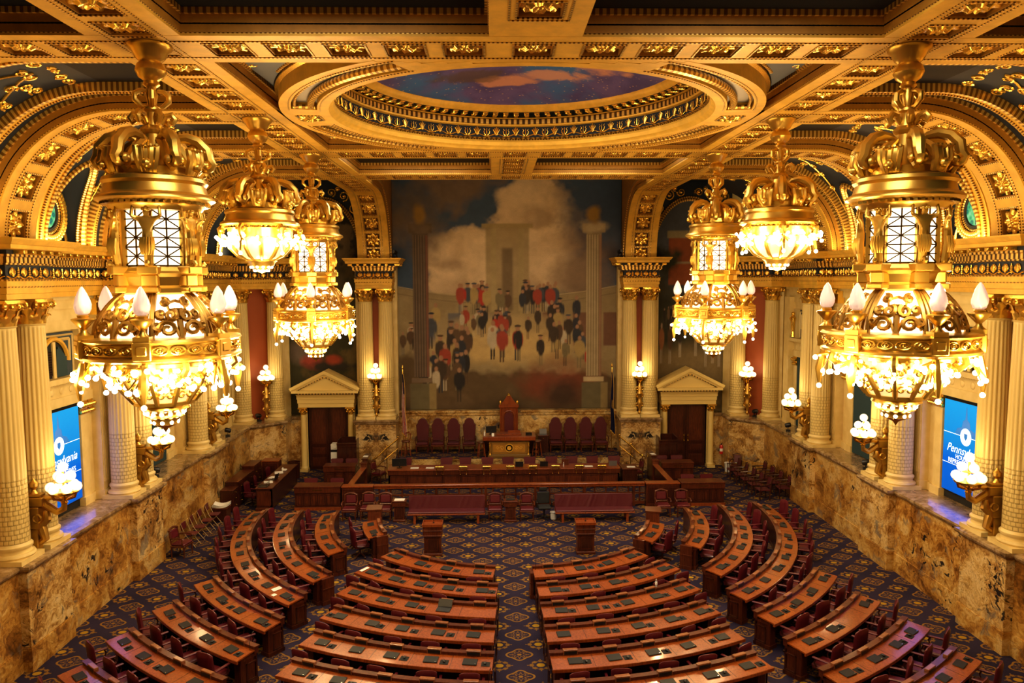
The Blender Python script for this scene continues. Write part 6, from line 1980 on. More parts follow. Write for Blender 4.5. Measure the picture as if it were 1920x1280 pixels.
for k in range(5):
    q = 2*pi*k/5; m.tube([(0, 0, .10), (.30*cos(q), .30*sin(q), .06)], .025, 6); m.ball((.30*cos(q), .30*sin(q), .03), .03, 6, 5)
m.build('wheeled_base', BLACK, t)
t = thing('waste_bag', 'clear plastic waste bag on the floor beside the black office chair', 'bag', (1.60, 29.45, 0))
m = MB(); m.lathe([(.05, .0), (.12, .03), (.13, .16), (.12, .27), (.15, .31)], 18, mod=lambda a, z: 1+.10*sin(5*a+9*z)); m.build('bag_body', Mat('crinkled clear film', (.50, .52, .52), .15).m, t)

# ---- stands with papers
def stand(x, y, label, black=False):
    t = thing('pedestal_stand', label, 'stand', (x, y, 0))
    b = MB(); b.box(-.20, .20, -.16, .16, .08, .62); b.build('body', WOOD, t)
    p = MB(); p.chbox(-.25, .25, -.20, .20, 0, .08, .012); p.build('plinth', WOOD, t)
    d = MB(); d.box(-.25, .25, -.2, .2, .62, .80); d.chbox(-.28, .28, -.23, .23, .80, .84, .01); d.build('drawer_box', WOOD, t)
    k = MB(); k.box(-.04, .04, -.215, -.2, .70, .72); k.build('drawer_handle', BRASS, t)
    f = MB(); front_panels(f, -.18, .18, -.16, .14, .58, 1, .03); f.build('front_panel', WOODD, t)
    return t
stand(-4.46, 29.55, 'small wooden stand with an open paper beside the long bench'); paper((-4.46, 29.55, .843), 0, 'white paper lying on the small stand beside the long bench', .40, .32)
stand(-.10, 29.35, 'small wooden stand carrying a dark tablet between two side chairs')
t = thing('tablet', 'dark tablet on the wooden stand between two side chairs', 'tablet', (-.10, 29.38, .845)); m = MB(); m.chbox(-.17, .17, -.11, .11, 0, .014, .004); m.build('case', BLACK, t); m = MB(); m.box(-.15, .15, -.09, .09, .0135, .016); m.build('screen', PADM, t)

# ---- rail with spindles and panelled end boxes
t = thing('rail', 'long low mahogany rail with turned spindles before the clerk desk', 'railing', (0, 31.2, 0))
m = MB(); m.chbox(-5.72, 5.55, -.13, .13, .93, 1.0, .015); m.chbox(-5.72, 5.55, -.09, .09, .84, .93, .01); m.build('handrail', WOODR, t)
m = MB(); m.box(-5.72, 5.55, -.06, .06, .08, .20); m.box(-5.72, 5.55, -.05, .05, .52, .58); m.build('lower_rail', WOOD, t)
for k in range(24):
    x = -5.5+k*10.85/23; m = MB(); m.lathe([(.035, .2), (.05, .26), (.03, .34), (.04, .48), (.05, .53), (.035, .6), (.03, .7), (.045, .78), (.03, .84)], 8, (x, 0, 0)); m.build('spindle', WOOD, t)
for k in range(6):
    x = -5.2+k*10.3/5; m = MB(); m.box(x-.05, x+.05, -.07, .07, 0, .86); m.build('post', WOOD, t)
def panel_box(x0, x1, y, label, h=1.0, n=1, depth=.55):
    xm = (x0+x1)/2; w = (x1-x0)/2
    t = thing('panelled_box', label, 'cabinet', (xm, y, 0))
    b = MB(); b.box(-w, w, 0, depth, .1, h-.06); b.build('body', WOOD, t)
    c = MB(); c.chbox(-w-.03, w+.03, -.04, depth+.03, h-.06, h, .012); c.build('top', WOODR, t)
    f = MB(); front_panels(f, -w, w, 0, .18, h-.14, n); f.build('front_panel', WOODD, t)
    p = MB(); p.box(-w-.015, w+.015, -.02, depth, 0, .1); p.build('plinth', WOOD, t)
    return t
panel_box(-7.0, -5.75, 31.0, 'square panelled box ending the low rail, striped flag side', 1.0, 1, .35)
panel_box(5.6, 6.98, 31.0, 'square panelled box ending the low rail, blue flag side', 1.0, 1, .35)
def counter(x0, x1, y, label, h, n, depth=.62):
    xm = (x0+x1)/2; w = (x1-x0)/2
    t = thing('counter', label, 'counter', (xm, y, 0))
    b = MB(); b.box(-w, w, 0, .06, .12, h-.28); b.box(-w, -w+.05, .06, depth, .12, h-.05); b.box(w-.05, w, .06, depth, .12, h-.05); b.build('body', WOODD, t)
    d = MB(); d.chbox(-w-.02, w+.02, -.03, .10, h-.28, h-.06, .012); d.build('fascia', WOOD, t)
    c = MB(); c.chbox(-w-.03, w+.03, -.05, depth, h-.06, h, .012); c.build('top', WOOD, t)
    f = MB(); front_panels(f, -w+.05, w-.05, 0, .20, h-.34, n, .03); f.build('front_panel', WOOD, t)
    p = MB(); p.box(-w-.03, w+.03, -.05, .1, 0, .12); p.build('plinth', WOODR, t)
    g = MB(); g.box(-.2, .2, -.036, -.03, h-.17, h-.14); g.build('brass_plate', BRASS, t)
    return t
counter(-8.95, -7.09, 31.05, 'long low panelled counter beside the rail, striped flag side', 1.0, 6)
counter(7.08, 8.88, 31.05, 'long low panelled counter beside the rail, blue flag side', 1.0, 6)
counter(-8.52, -7.1, 34.5, 'shorter counter behind, in front of the boxed door, striped flag side', 1.0, 3)
counter(7.02, 8.48, 34.5, 'shorter counter behind, in front of the boxed door, blue flag side', 1.0, 3)
for x, y, l in ((-8.55, 31.95, 'outer maroon chair behind the long low counter, striped flag side'), (-7.45, 31.9, 'inner maroon chair behind the long low counter, striped flag side'), (7.6, 31.95, 'inner maroon chair behind the long low counter, blue flag side'), (8.5, 31.95, 'outer maroon chair behind the long low counter, blue flag side'),
                (-8.15, 35.5, 'outer maroon chair behind the shorter counter, striped flag side'), (-7.45, 35.5, 'inner maroon chair behind the shorter counter, striped flag side'), (7.25, 35.5, 'inner maroon chair behind the shorter counter, blue flag side'), (8.0, 35.5, 'outer maroon chair behind the shorter counter, blue flag side')):
    lc_.place((x, y, 0), rnd.uniform(-.15, .15), l, 'low back chairs behind the counters')
# angled barriers between the clerk desk and the counters
for s, w in ((-1, 'striped'), (1, 'blue')):
    t = thing('barrier', 'stepped mahogany barrier running back from the rail, %s flag side' % w, 'barrier', (s*6.72, 31.45, 0))
    m = MB(); m.bar((s*.05, .0, .5), (s*-.35, 2.7, .5), .12, 1.0, (0, 0, 1)) if False else None
    M = Matrix.Rotation(s*R(1), 4, 'Z')
    m.box(-.06, .06, 0, 2.8, .05, .92, M); m.build('panel', WOODD, t)
    m = MB(); m.chbox(-.13, .13, -.02, 2.85, .92, .98, .01, M); m.build('cap_rail', WOODR, t)
    m = MB(); M2 = M @ Matrix.Translation((0, 2.85, 0)); m.box(-.13, .13, 0, .26, 0, 1.12, M2); m.chbox(-.16, .16, -.03, .29, 1.12, 1.17, .01, M2); m.build('post', WOOD, t)
    m = MB(); m.box(-.10, .10, 3.1, 4.1, .05, 1.25, M); m.chbox(-.14, .14, 3.08, 4.15, 1.25, 1.31, .01, M); m.build('rear_panel', WOODD, t)
paper((-6.68, 35.0, 1.315), 0, 'white paper lying on the stepped barrier, striped flag side', .22, .3); paper((6.68, 34.9, 1.315), .2, 'white paper lying on the stepped barrier, blue flag side', .22, .3)

# ---- clerk desk
t = thing('clerk_desk', 'very long mahogany clerk desk facing the members', 'desk', (-.27, 34.0, 0))
m = MB(); m.box(-5.24, 5.24, .0, .08, .05, .70); m.box(-5.24, -5.17, 0, .85, .05, .84); m.box(5.17, 5.24, 0, .85, .05, .84); m.build('front_board', WOODD, t)
m = MB(); m.chbox(-5.26, 5.26, -.03, .10, .66, .86, .01); m.build('drawer_band', WOOD, t)
m = MB(); m.chbox(-5.28, 5.28, -.06, .90, .86, .91, .012); m.build('desk_top', WOODR, t)
m = MB(); front_panels(m, -5.2, 5.2, 0, .14, .62, 13, .03); m.build('front_panel', WOOD, t)
t = thing('side_desk', 'small separate desk at the blue flag end of the clerk desk', 'desk', (5.46, 34.02, 0))
m = MB(); m.box(-.34, .34, 0, .75, .05, .80); m.build('body', WOODD, t); m = MB(); m.chbox(-.38, .38, -.04, .80, .80, .86, .012); m.build('top', WOOD, t); m = MB(); front_panels(m, -.32, .32, 0, .12, .6, 1); m.build('front_panel', WOODD, t)
def readlamp(x, label):
    t = thing('desk_lamp', label, 'lamp', (x, 33.98, .912))
    for sg in (-1, 1):
        m = MB(); m.lathe([(.022, -.20), (.012, -.17), (.010, .05), (.016, .10), (.008, .12)], 8, (sg*.14, -.135, 0)); m.build('post', BRASS, t)
    m = MB(); m.bar((-.18, -.135, -.02), (.18, -.135, -.02), .014, .014); m.bar((-.16, -.135, .07), (.16, -.135, .07), .014, .014); m.build('cross_bar', BRASS, t)
    m = MB(); m.lathe([(.035, -.19), (.045, -.18), (.045, .18), (.035, .19)], 14, M=Matrix.Translation((0, -.12, .14)) @ Matrix.Rotation(pi/2, 4, 'Y')); m.build('shade', BRASS, t)
    m = MB(); m.box(-.22, .22, -.03, .14, .0, .02); m.bar((-.14, -.135, .06), (-.14, .0, .01), .014, .014); m.bar((.14, -.135, .06), (.14, .0, .01), .014, .014); m.build('paper_rest', BRASS, t)
xs = [-3.18, -2.12, -1.06, -.0, 1.02, 2.05, 3.12, 4.15]
for i, x in enumerate(xs): readlamp(x, 'brass desk lamp on the clerk desk, %s from the striped flag end' % ORD[i])
for i, x in enumerate([-4.9, -3.0, -2.08, -1.05, -.05, .95, 1.98, 2.95, 3.95, 4.95]):
    lc_.place((x, 35.25, .05), rnd.uniform(-.12, .12), 'maroon leather chair behind the clerk desk, %s from the striped flag end' % ORD[i], 'chairs behind the clerk desk')
sc_.place((-6.15, 35.3, 0), R(70), 'wooden armchair standing by the striped flag end of the clerk desk', 'leather armchairs at the front')
sc_.place((5.95, 35.15, 0), R(-80), 'wooden armchair behind the small separate desk', 'leather armchairs at the front')
def monitor(loc, rz, label, w=.56, h=.34):
    t = thing('monitor', label, 'monitor', loc, rz); m = MB(); m.chbox(-w/2, w/2, -.02, .02, .08, .08+h, .01); m.build('casing', BLACK, t)
    m = MB(); m.lathe([(.12, 0), (.12, .012), (.02, .02), (.02, .15)], 16, (0, .03, 0)); m.build('foot', BLACK, t); m = MB(); m.box(-.02, .02, -.024, -.018, h*.6, h*.66); m.build('maker_plate', CHROME, t)
monitor((-5.05, 34.35, .91), R(4), 'black monitor seen from behind on the striped flag end of the clerk desk', .66, .36)
def open_laptop(loc, rz, label, mat):
    t = thing('laptop', label, 'laptop', loc, rz); m = MB(); m.chbox(-.18, .18, -.12, .12, 0, .018, .004); m.build('base', mat, t)
    m = MB(); m.box(-.18, .18, -.006, .006, 0, .24, Matrix.Translation((0, -.12, .018)) @ Matrix.Rotation(R(14), 4, 'X')); m.build('lid', mat, t)
open_laptop((.42, 34.45, .91), 0, 'open black laptop on the clerk desk behind the fourth brass lamp', BLACK); open_laptop((1.55, 34.45, .91), 0, 'open black laptop on the clerk desk behind the fifth brass lamp', BLACK)
open_laptop((4.72, 34.45, .91), 0, 'open grey laptop on the clerk desk past the last brass lamp', GREYM)
for i, (x, l) in enumerate(((-4.35, 'white papers on the clerk desk next to the monitor'), (-3.65, 'white papers on the clerk desk before the first brass lamp'), (3.6, 'scattered papers between the last two brass lamps'), (5.55, 'white paper on the small separate desk'))):
    paper((x, 34.3, .912 if i < 3 else .862), rnd.uniform(-.1, .1), l, .38, .26)
t = thing('folder', 'brown folder between the white papers on the clerk desk', 'folder', (-4.0, 34.32, .911)); m = MB(); m.box(-.16, .16, -.12, .12, 0, .014); m.build('cover', WOODR, t)
t = thing('water_bottle', 'small clear bottle on the clerk desk near the sixth brass lamp', 'bottle', (2.45, 34.3, .91)); m = MB(); m.lathe([(.03, 0), (.032, .12), (.012, .17), (.012, .19)], 12); m.build('bottle_body', GLASSC, t); m = MB(); m.lathe([(.014, .185), (.014, .205), (0, .206)], 10); m.build('cap', WHITEP, t)
t = thing('document_box', 'small upright wooden box on the clerk desk behind the sixth brass lamp', 'box', (2.55, 34.65, .91)); m = MB(); m.chbox(-.16, .16, -.06, .06, 0, .28, .01); m.build('box_body', WOOD, t)

# ---- speaker desk, throne and high back chairs on the platform
t = thing('speaker_desk', 'carved speaker desk with gilded panel on the platform', 'desk', (0, 36.05, PZ+.004))
m = MB(); m.box(-.96, .96, .08, .9, .16, .82); m.build('body', Mat('gilded brown panel', (.23, .135, .04), .4, .25).m, t)
m = MB(); m.chbox(-1.02, 1.02, .02, .95, 0, .16, .02); m.build('plinth', bpy.data.materials['gilded brown panel'], t)
m = MB(); front_panels(m, -.86, .86, .08, .22, .72, 1, .02); m.build('front_panel', GOLDD, t)
m = MB(); Mx = Matrix.Translation((0, .06, .48)) @ Matrix.Rotation(pi/2, 4, 'X')
m.lathe([(.0, .03), (.10, .03), (.11, .0), (.16, .0), (.17, .03), (.20, .03), (.21, 0)], 28, M=Mx)
for q in (-1, 1):
    for (dx, r) in ((.35, .10), (.56, .08)): m.tube([(q*(dx+r*(1-.06*j)*cos(j*.6)), .06, .48+r*(1-.06*j)*sin(j*.6)) for j in range(14)], .014, 5)
m.build('seal_relief', GOLDP, t)
for q in (-1, 1):
    m = MB(); m.lathe([(.06, .16), (.05, .2), (.035, .3), (.05, .55), (.06, .6), (.05, .66), (.07, .74)], 12, (q*.92, .05, 0)); m.build('corner_column', GILT, t)
m = MB(); m.prism([(-1.05, .02), (1.05, .02), (1.05, .98), (-1.05, .98)], .82, .86); m.chbox(-1.27, 1.27, -.10, 1.0, .86, 1.06, .02); m.build('top', WOODR, t)
m = MB(); m.chbox(-.60, .60, .30, .9, 1.06, 1.12, .01); m.box(-.05, .55, .55, .62, 1.12, 1.24); m.build('reading_slope', WOODR, t)
t = thing('throne', 'tall carved wooden throne with gilded finials behind the speaker desk', 'chair', (.02, 37.55, PZ))
m = MB(); m.box(-.40, .40, 0, .16, .0, 2.28); m.build('back_panel', WOODR, t)
m = MB()
for sg in (-1, 1): m.lathe([(.05, 0), (.05, 2.2), (.06, 2.25)], 10, (sg*.40, 0, 0))
m.chbox(-.50, .50, -.08, .18, 2.20, 2.36, .02); m.build('frame', WOODR, t)
m = MB(); m.prism([(-.40, 2.36), (.40, 2.36), (.20, 2.62), (.09, 2.80), (0, 2.88), (-.09, 2.80), (-.20, 2.62)], 0, .12, Matrix(((1, 0, 0, 0), (0, 0, 1, 0), (0, 1, 0, 0), (0, 0, 0, 1)))); m.build('pediment', WOODR, t)
m = MB(); pts = [(-.22, .75), (.22, .75), (.22, 1.75)]+[(.22*cos(pi*k/12), 1.75+.22*sin(pi*k/12)) for k in range(13)]+[(-.22, 1.75)]
m.prism(pts, -.04, 0, Matrix(((1, 0, 0, 0), (0, 0, 1, 0), (0, 1, 0, 0), (0, 0, 0, 1)))); m.build('backrest', LEATHD, t)
m = MB(); m.tube([(a*1.18, -.03, .75+(b-.75)*1.06) for a, b in pts], .03, 6, True); m.build('arch_moulding', WOODR, t)
m = MB(); m.chbox(-.36, .36, -.46, 0, .42, .54, .03); m.build('seat', LEATHD, t); m = MB(); m.box(-.38, .38, -.46, 0, .0, .42); m.build('seat_box', WOOD, t)
for q in (-1, 1):
    m = MB(); m.lathe([(.03, 2.36), (.05, 2.42), (.055, 2.5), (.03, 2.56), (0, 2.58)], 12, (q*.42, 0, 0)); m.build('finial', GILT, t)
m = MB(); m.lathe([(.10, 2.80), (.05, 2.88), (0, 2.94)], 10, (0, .02, 0)); m.build('finial', GILT, t)
def high_chair():
    t = thing('high_back_chair', None, 'chair')
    m = MB(); m.chbox(-.29, .29, -.56, -.02, .42, .52, .03); m.build('seat', LEATHD, t)
    m = MB(); m.chbox(-.32, .32, -.58, .0, .34, .425, .012); m.build('seat_rail', WOOD, t)
    for x in (-.28, .28):
        for y in (-.53, -.03): m = MB(); m.tube([(x, y, 0), (x, y, .36)], [.025, .035], 8); m.build('leg', WOOD, t)
    pts = [(-.26, .55), (.26, .55), (.31, 1.32), (.24, 1.40)]+[(.22*cos(pi*k/10), 1.44+.22*sin(pi*k/10)) for k in range(11)]+[(-.24, 1.40), (-.31, 1.32)]
    Mz = Matrix(((1, 0, 0, 0), (0, 0, 1, 0), (0, 1, 0, 0), (0, 0, 0, 1)))
    m = MB(); m.prism(pts, -.05, .03, Mz); m.build('backrest', LEATHD, t)
    m = MB(); m.tube([(a, -.0, b) for a, b in pts], .022, 6, True); m.bar((-.27, 0, .4), (-.27, 0, .6), .05, .05); m.bar((.27, 0, .4), (.27, 0, .6), .05, .05); m.build('back_frame', WOOD, t)
    for sg in (-1, 1):
        m = MB(); m.tube([(sg*.29, -.0, .76), (sg*.34, -.25, .74), (sg*.33, -.5, .72), (sg*.33, -.55, .67)], [.022, .03, .03, .028], 8); m.tube([(sg*.31, -.47, .42), (sg*.33, -.47, .71)], .022, 6); m.build('armrest', WOOD, t)
    return t
hp = Proto(high_chair())
for i, x in enumerate((-4.28, -3.52, -2.74, -1.96)): hp.place((x, 37.75, PZ), 0, 'tall maroon chair on the platform, %s from the striped flag' % ORD[i], 'tall leather chairs on the platform')
for i, x in enumerate((4.62, 3.88, 3.10, 2.36)): hp.place((x, 37.75, PZ), 0, 'tall maroon chair on the platform, %s from the blue flag' % ORD[i], 'tall leather chairs on the platform')
def stool(x, y, rz, label, back=False):
    t = thing('stool', label, 'stool', (x, y, PZ), rz)
    m = MB(); m.lathe([(.20, .70), (.22, .73), (.21, .77), (.0, .78)], 20); m.build('seat', WOOD, t)
    for k in range(4):
        a = pi/4+k*pi/2; m = MB(); m.tube([(.24*cos(a), .24*sin(a), 0), (.15*cos(a), .15*sin(a), .70)], .022, 7); m.build('leg', WOODR, t)
    m = MB()
    for z, r in ((.22, .215), (.42, .19)): m.tube([(r*cos(pi/4+k*pi/2), r*sin(pi/4+k*pi/2), z) for k in range(4)], .014, 5, True)
    m.build('stretcher', WOODR, t)
    if back:
        m = MB(); m.tube([(-.18, .10, .75), (-.20, .16, 1.10)], .018, 6); m.tube([(.18, .10, .75), (.20, .16, 1.10)], .018, 6); m.tube([(-.22, .14, 1.08), (0, .20, 1.14), (.22, .14, 1.08)], .035, 6); m.build('backrest', WOODR, t)
stool(-5.02, 36.75, R(-50), 'wooden bar stool with low back beneath the striped flag', True)
stool(-1.34, 36.4, .2, 'backless wooden bar stool beside the speaker desk, striped flag side'); stool(1.36, 36.5, .5, 'backless wooden bar stool beside the speaker desk, blue flag side')
t = thing('side_table', 'small dark cabinet with an open laptop beside the tall chairs', 'cabinet', (1.72, 37.5, PZ))
m = MB(); m.box(-.24, .24, -.25, .25, .06, .80); m.build('body', WOODD, t); m = MB(); m.chbox(-.27, .27, -.28, .28, .80, .84, .01); m.build('top', WOOD, t); m = MB(); m.ball((0, -.26, .70), .02, 8, 6); m.build('knob', BRASS, t); m = MB(); m.box(-.26, .26, -.27, .27, 0, .06); m.build('plinth', WOODD, t)
t = thing('laptop', 'open grey laptop on the small dark cabinet by the tall chairs', 'laptop', (1.72, 37.45, PZ+.84)); m = MB(); m.chbox(-.18, .18, -.13, .10, 0, .02, .004); m.build('base', GREYM, t); m = MB(); m.box(-.18, .18, -.006, .006, 0, .26, Matrix.Translation((0, .10, .02)) @ Matrix.Rotation(R(-12), 4, 'X')); m.build('lid', GREYM, t)
monitor((-.86, 36.6, PZ+1.066), R(12), 'black monitor on the speaker desk', .52, .32)
paper((-.78, 36.1, PZ+1.14), 0, 'white card propped before the monitor on the speaker desk', .12, .16, R(60))
t = thing('water_bottle', 'clear bottle at the striped flag end of the speaker desk', 'bottle', (-1.18, 36.3, PZ+1.065)); m = MB(); m.lathe([(.04, 0), (.042, .15), (.016, .20), (.016, .23)], 12); m.build('bottle_body', WHITEP, t); m = MB(); m.lathe([(.018, .225), (.018, .245), (0, .246)], 10); m.build('cap', WHITEP, t)
t = thing('telephone', 'black desk telephone at the blue flag end of the speaker desk', 'telephone', (.95, 36.35, PZ+1.065)); m = MB(); m.prism([(-.12, .0), (.12, .0), (.12, .10), (-.12, .04)], -.15, .15, Matrix(((0, 0, 1, 0), (1, 0, 0, 0), (0, 1, 0, 0), (0, 0, 0, 1)))); m.build('case', BLACK, t); m = MB(); m.chbox(-.02, .02, -.01, .18, .09, .13, .01, Matrix.Translation((-.1, -.08, 0))); m.build('handset', BLACK, t)
# low cabinets left and right of the speaker desk
for s, w in ((-1, 'striped'), (1, 'blue')):
    t = thing('wing_cabinet', 'low dark cabinet at the %s flag side of the throne' % w, 'cabinet', (s*.98, 37.45, PZ)); m = MB(); m.box(-.24, .24, -.3, .3, .05, .86); m.build('body', WOODD, t); m = MB(); m.chbox(-.27, .27, -.33, .33, .86, .90, .01); m.build('top', WOOD, t)

# ---- flags
def flag(x, y, us):
    t = thing('flag', 'furled striped flag with gold fringe on a pole by the platform' if us else 'furled dark blue flag with gold fringe on a pole by the platform', 'flag', (x, y, PZ))
    b = MB(); b.lathe([(.16, 0), (.16, .03), (.05, .06), (.03, .10)], 16); b.build('stand', WOOD, t)
    p = MB(); p.tube([(0, 0, .05), (0, 0, 4.2)], .02, 8); p.lathe([(.02, 4.18), (.045, 4.24), (.03, 4.34), (0, 4.42)], 10); p.build('pole', BRASS, t)
    # draped cloth: folds as strips
    NS = 36; NZ = 22
    mb = MB(); fr = MB()
    H0, H1 = 1.05, 3.95
    def P(u, v):
        w = .05+.22*v**.8; z = H1-(H1-H0)*v - .28*u*v
        return (-.01+w*(u-.25)*(.9)+.02*sin(9*v), -.05-.05*sin(u*17)*(.4+.8*v)-.02, z)
    for i in range(NS):
        for j in range(NZ):
            q = [P(i/NS, j/NZ), P((i+1)/NS, j/NZ), P((i+1)/NS, (j+1)/NZ), P(i/NS, (j+1)/NZ)]
            u, v = i/NS, j/NZ
            if us: mi = 2 if (v < .30 and u > .35) or v < .12 else (0 if int(u*11+v*1.5) % 2 == 0 else 1)
            else: mi = 3 if (.42 < v < .56 and .35 < u < .8 and (i*7+j*5) % 3 != 0) else 2
            mb.add(q, [(0, 1, 2, 3)], True, mi)
    mb.build('cloth', [FLAGR, FLAGW, FLAGB, FRINGE], t)
    fr.tube([P(i/NS, 1.0) for i in range(NS+1)], .03, 5); fr.tube([P(1, j/NZ) for j in range(NZ+1)], .018, 5); fr.build('fringe', FRINGE, t)
flag(-5.18, 37.3, True); flag(5.14, 37.5, False)
# brass stair rails of the platform
for s, w in ((-1, 'striped'), (1, 'blue')):
    t = thing('stair_handrail', 'brass stair handrail at the %s flag end of the platform' % w, 'handrail', (s*5.3, 36.0, 0))
    for px_, pz0, pz1 in ((.0, PZ, 1.95), (.55, .45, 1.5), (1.1, 0, .95)):
        m = MB(); m.tube([(s*px_, -.04 if pz0 == 0 else .04, pz0), (s*px_, -.04 if pz0 == 0 else .04, pz1)], .022, 6); m.ball((s*px_, .0, pz1+.05), .05, 8, 6); m.build('post', BRASS, t)
    m = MB(); m.tube([(0, .0, 1.92), (s*.55, .0, 1.47), (s*1.1, .0, .95), (s*1.25, .0, .92)], .035, 8); m.tube([(0, .0, 1.45), (s*.55, .0, 1.0), (s*1.1, .0, .5)], .02, 6); m.build('handrail_bar', BRASS, t)

# ---- wooden vestibule boxes before the doors, photocopier
for s, w in ((-1, 'with the photocopier'), (1, 'with brass handles')):
    t = thing('screen_box', 'dark panelled wooden enclosure standing before the door %s' % w, 'cabinet', (s*7.72, 36.1, 0))
    m = MB(); a, b = (-.50, .42)
    m.box(a, b, 0, .05, 0, 1.66); m.box(a, a+.05, .05, 1.0, 0, 1.82); m.box(b-.05, b, .05, 1.0, 0, 1.82); m.box(a, b, .95, 1.0, 0, 1.82); m.build('body', WOODD, t)
    m = MB(); m.chbox(a-.02, b+.02, -.03, .08, 1.64, 1.70, .01); m.build('top_rail', WOODD, t)
    m = MB(); front_panels(m, a, b, 0, .9, 1.52, 2, .04); front_panels(m, a, b, 0, .12, .8, 2, .04); m.build('front_panel', WOODD, t)
t = thing('photocopier', 'white office photocopier standing by the door', 'photocopier', (-8.36, 36.25, 0))
m = MB(); m.chbox(-.20, .10, 0, .5, .05, .75, .01); m.build('body', BLACK, t); m = MB(); m.chbox(-.20, .10, -.02, .5, .75, 1.24, .01); m.build('paper_drawer', WHITEP, t); m = MB(); m.chbox(-.19, .12, -.02, .5, 1.36, 1.56, .01); m.build('scanner', WHITEP, t); m = MB(); m.box(-.2, .08, 0, .5, 1.24, 1.36); m.build('output_slot', BLACK, t)
m = MB(); m.chbox(-.20, .10, -.02, .5, 1.56, 1.62, .01); m.box(-.05, .08, -.06, -.02, 1.44, 1.5); m.build('lid', WHITEP, t)

# ---- left corner: desk with clutter, filing cabinets
t = thing('press_desk', 'long wooden desk strewn with papers by the stone wall', 'desk', (-10.2, 33.1, 0))
m = MB(); m.box(.22, .30, -2.0, 2.0, .05, .92); m.box(-.34, .30, -2.0, -1.94, .05, .90); m.box(-.34, .3, 1.94, 2.0, .05, .90); m.build('body', WOODD, t)
m = MB(); m.chbox(-.38, .34, -2.05, 2.05, .90, .95, .012); m.build('desk_top', WOOD, t)
m = MB(); m.chbox(-.36, .36, -2.12, -2.0, 0, .12, .01); m.box(-.30, .26, -2.02, -2.0, .2, .8); m.build('end_panel', WOOD, t)
m = MB()
for y in (-1.1, .9): m.box(.30, .306, y-.2, y+.2, .80, .83)
m.build('brass_plate', BRASS, t)
for i, (y, l) in enumerate(((32.0, 'papers at the near end of the long desk by the stone wall'), (32.75, 'papers in the middle of the long desk by the stone wall'), (33.6, 'papers toward the far end of the long desk by the stone wall'))):
    paper((-10.3, y, .952), rnd.uniform(-.4, .4), l, .36, .42)
open_laptop((-10.2, 32.4, .95), R(80), 'open black laptop among papers on the desk by the stone wall', BLACK)
t = thing('wire_tray', 'dark wire tray at the near end of the desk by the stone wall', 'tray', (-10.3, 31.35, .95)); m = MB()
for z in (0.01, .09, .17): m.tube([(-.18, -.2, z), (.18, -.2, z), (.18, .2, z), (-.18, .2, z)], .008, 4, True)
for x in (-.18, .18):
    for y in (-.2, 0, .2): m.bar((x, y, 0), (x, y, .17), .01, .01)
m.box(-.18, .18, -.2, .2, 0, .008); m.build('wire_frame', BLACK, t)
t = thing('telephone', 'white telephone on the desk by the stone wall', 'telephone', (-10.15, 33.95, .95)); m = MB(); m.chbox(-.1, .1, -.1, .1, 0, .07, .02); m.build('case', WHITEP, t); m = MB(); m.tube([(-.08, -.1, .09), (-.08, 0, .12), (-.08, .1, .09)], .025, 8); m.build('handset', WHITEP, t)
chairP.place((-11.0, 32.0, 0), R(-100), 'maroon swivel armchair at the near end of the desk by the stone wall', 'swivel chairs by the stone wall')
chairP.place((-10.95, 33.1, 0), R(-80), 'maroon swivel armchair in the middle of the desk by the stone wall', 'swivel chairs by the stone wall')
chairP.place((-10.85, 34.6, 0), R(-95), 'maroon swivel armchair at the far end of the desk by the stone wall', 'swivel chairs by the stone wall')
def cab(x0, x1, y0, y1, h, label, n):
    t = thing('filing_cabinet', label, 'cabinet', ((x0+x1)/2, (y0+y1)/2, 0)); w = (x1-x0)/2; d = (y1-y0)/2
    m = MB(); m.box(-w, w, -d, d, .05, h-.04); m.build('body', WOODD, t); m = MB(); m.chbox(-w-.01, w+.02, -d-.02, d+.02, h-.04, h, .01); m.build('top', WOOD, t)
    m = MB(); m.box(-w+.02, w-.02, -d+.02, d-.02, 0, .05); m.build('plinth', BLACK, t)
    for i in range(n):
        y = -d+(2*d)*(i+.5)/n
        for z0, z1 in ((.10, .36), (.39, .65), (.68, h-.08)):
            dr = MB(); dr.box(w, w+.015, y-d/n+.02, y+d/n-.02, z0, z1); o = dr.build('drawer', WOODD, t); k = MB(); k.ball((w+.03, y, (z0+z1)/2), .02, 8, 6); k.build('knob', BRASS, o)
cab(-11.94, -11.42, 30.9, 31.5, .92, 'low dark filing cabinet at the near end of the row under the stone wall', 1)
cab(-11.94, -11.42, 31.55, 33.6, 1.1, 'long dark filing cabinet in the middle of the row under the stone wall', 3)
cab(-11.94, -11.42, 33.65, 34.75, 1.25, 'tall dark filing cabinet at the far end of the row under the stone wall', 2)
t = thing('cupboard', 'square wooden cupboard in the far corner behind the paper strewn desk', 'cupboard', (-11.15, 35.5, 0)); m = MB(); m.box(-.38, .38, -.3, .25, .05, 1.05); m.build('body', WOOD, t); m = MB(); m.chbox(-.41, .41, -.33, .28, 1.05, 1.10, .01); m.build('top', WOODR, t); m = MB(); front_panels(m, -.36, .36, -.3, .12, .95, 1); m.build('door', WOODD, t)
t = thing('waste_bin', 'dark wooden waste bin against the door surround', 'bin', (-10.35, 36.3, 0)); m = MB(); m.lathe([(.26, 0), (.30, .75), (.32, .78), (.29, .78), (.25, .1)], 20); m.build('bin_body', WOODD, t)
t = thing('paper_stool', 'small wooden stand stacked with newspapers by the stone wall', 'stand', (-11.55, 29.9, 0)); m = MB(); m.box(-.28, .28, -.25, .25, .05, .50); m.build('body', WOODD, t); m = MB(); m.chbox(-.30, .30, -.27, .27, .50, .54, .01); m.build('top', WOOD, t)
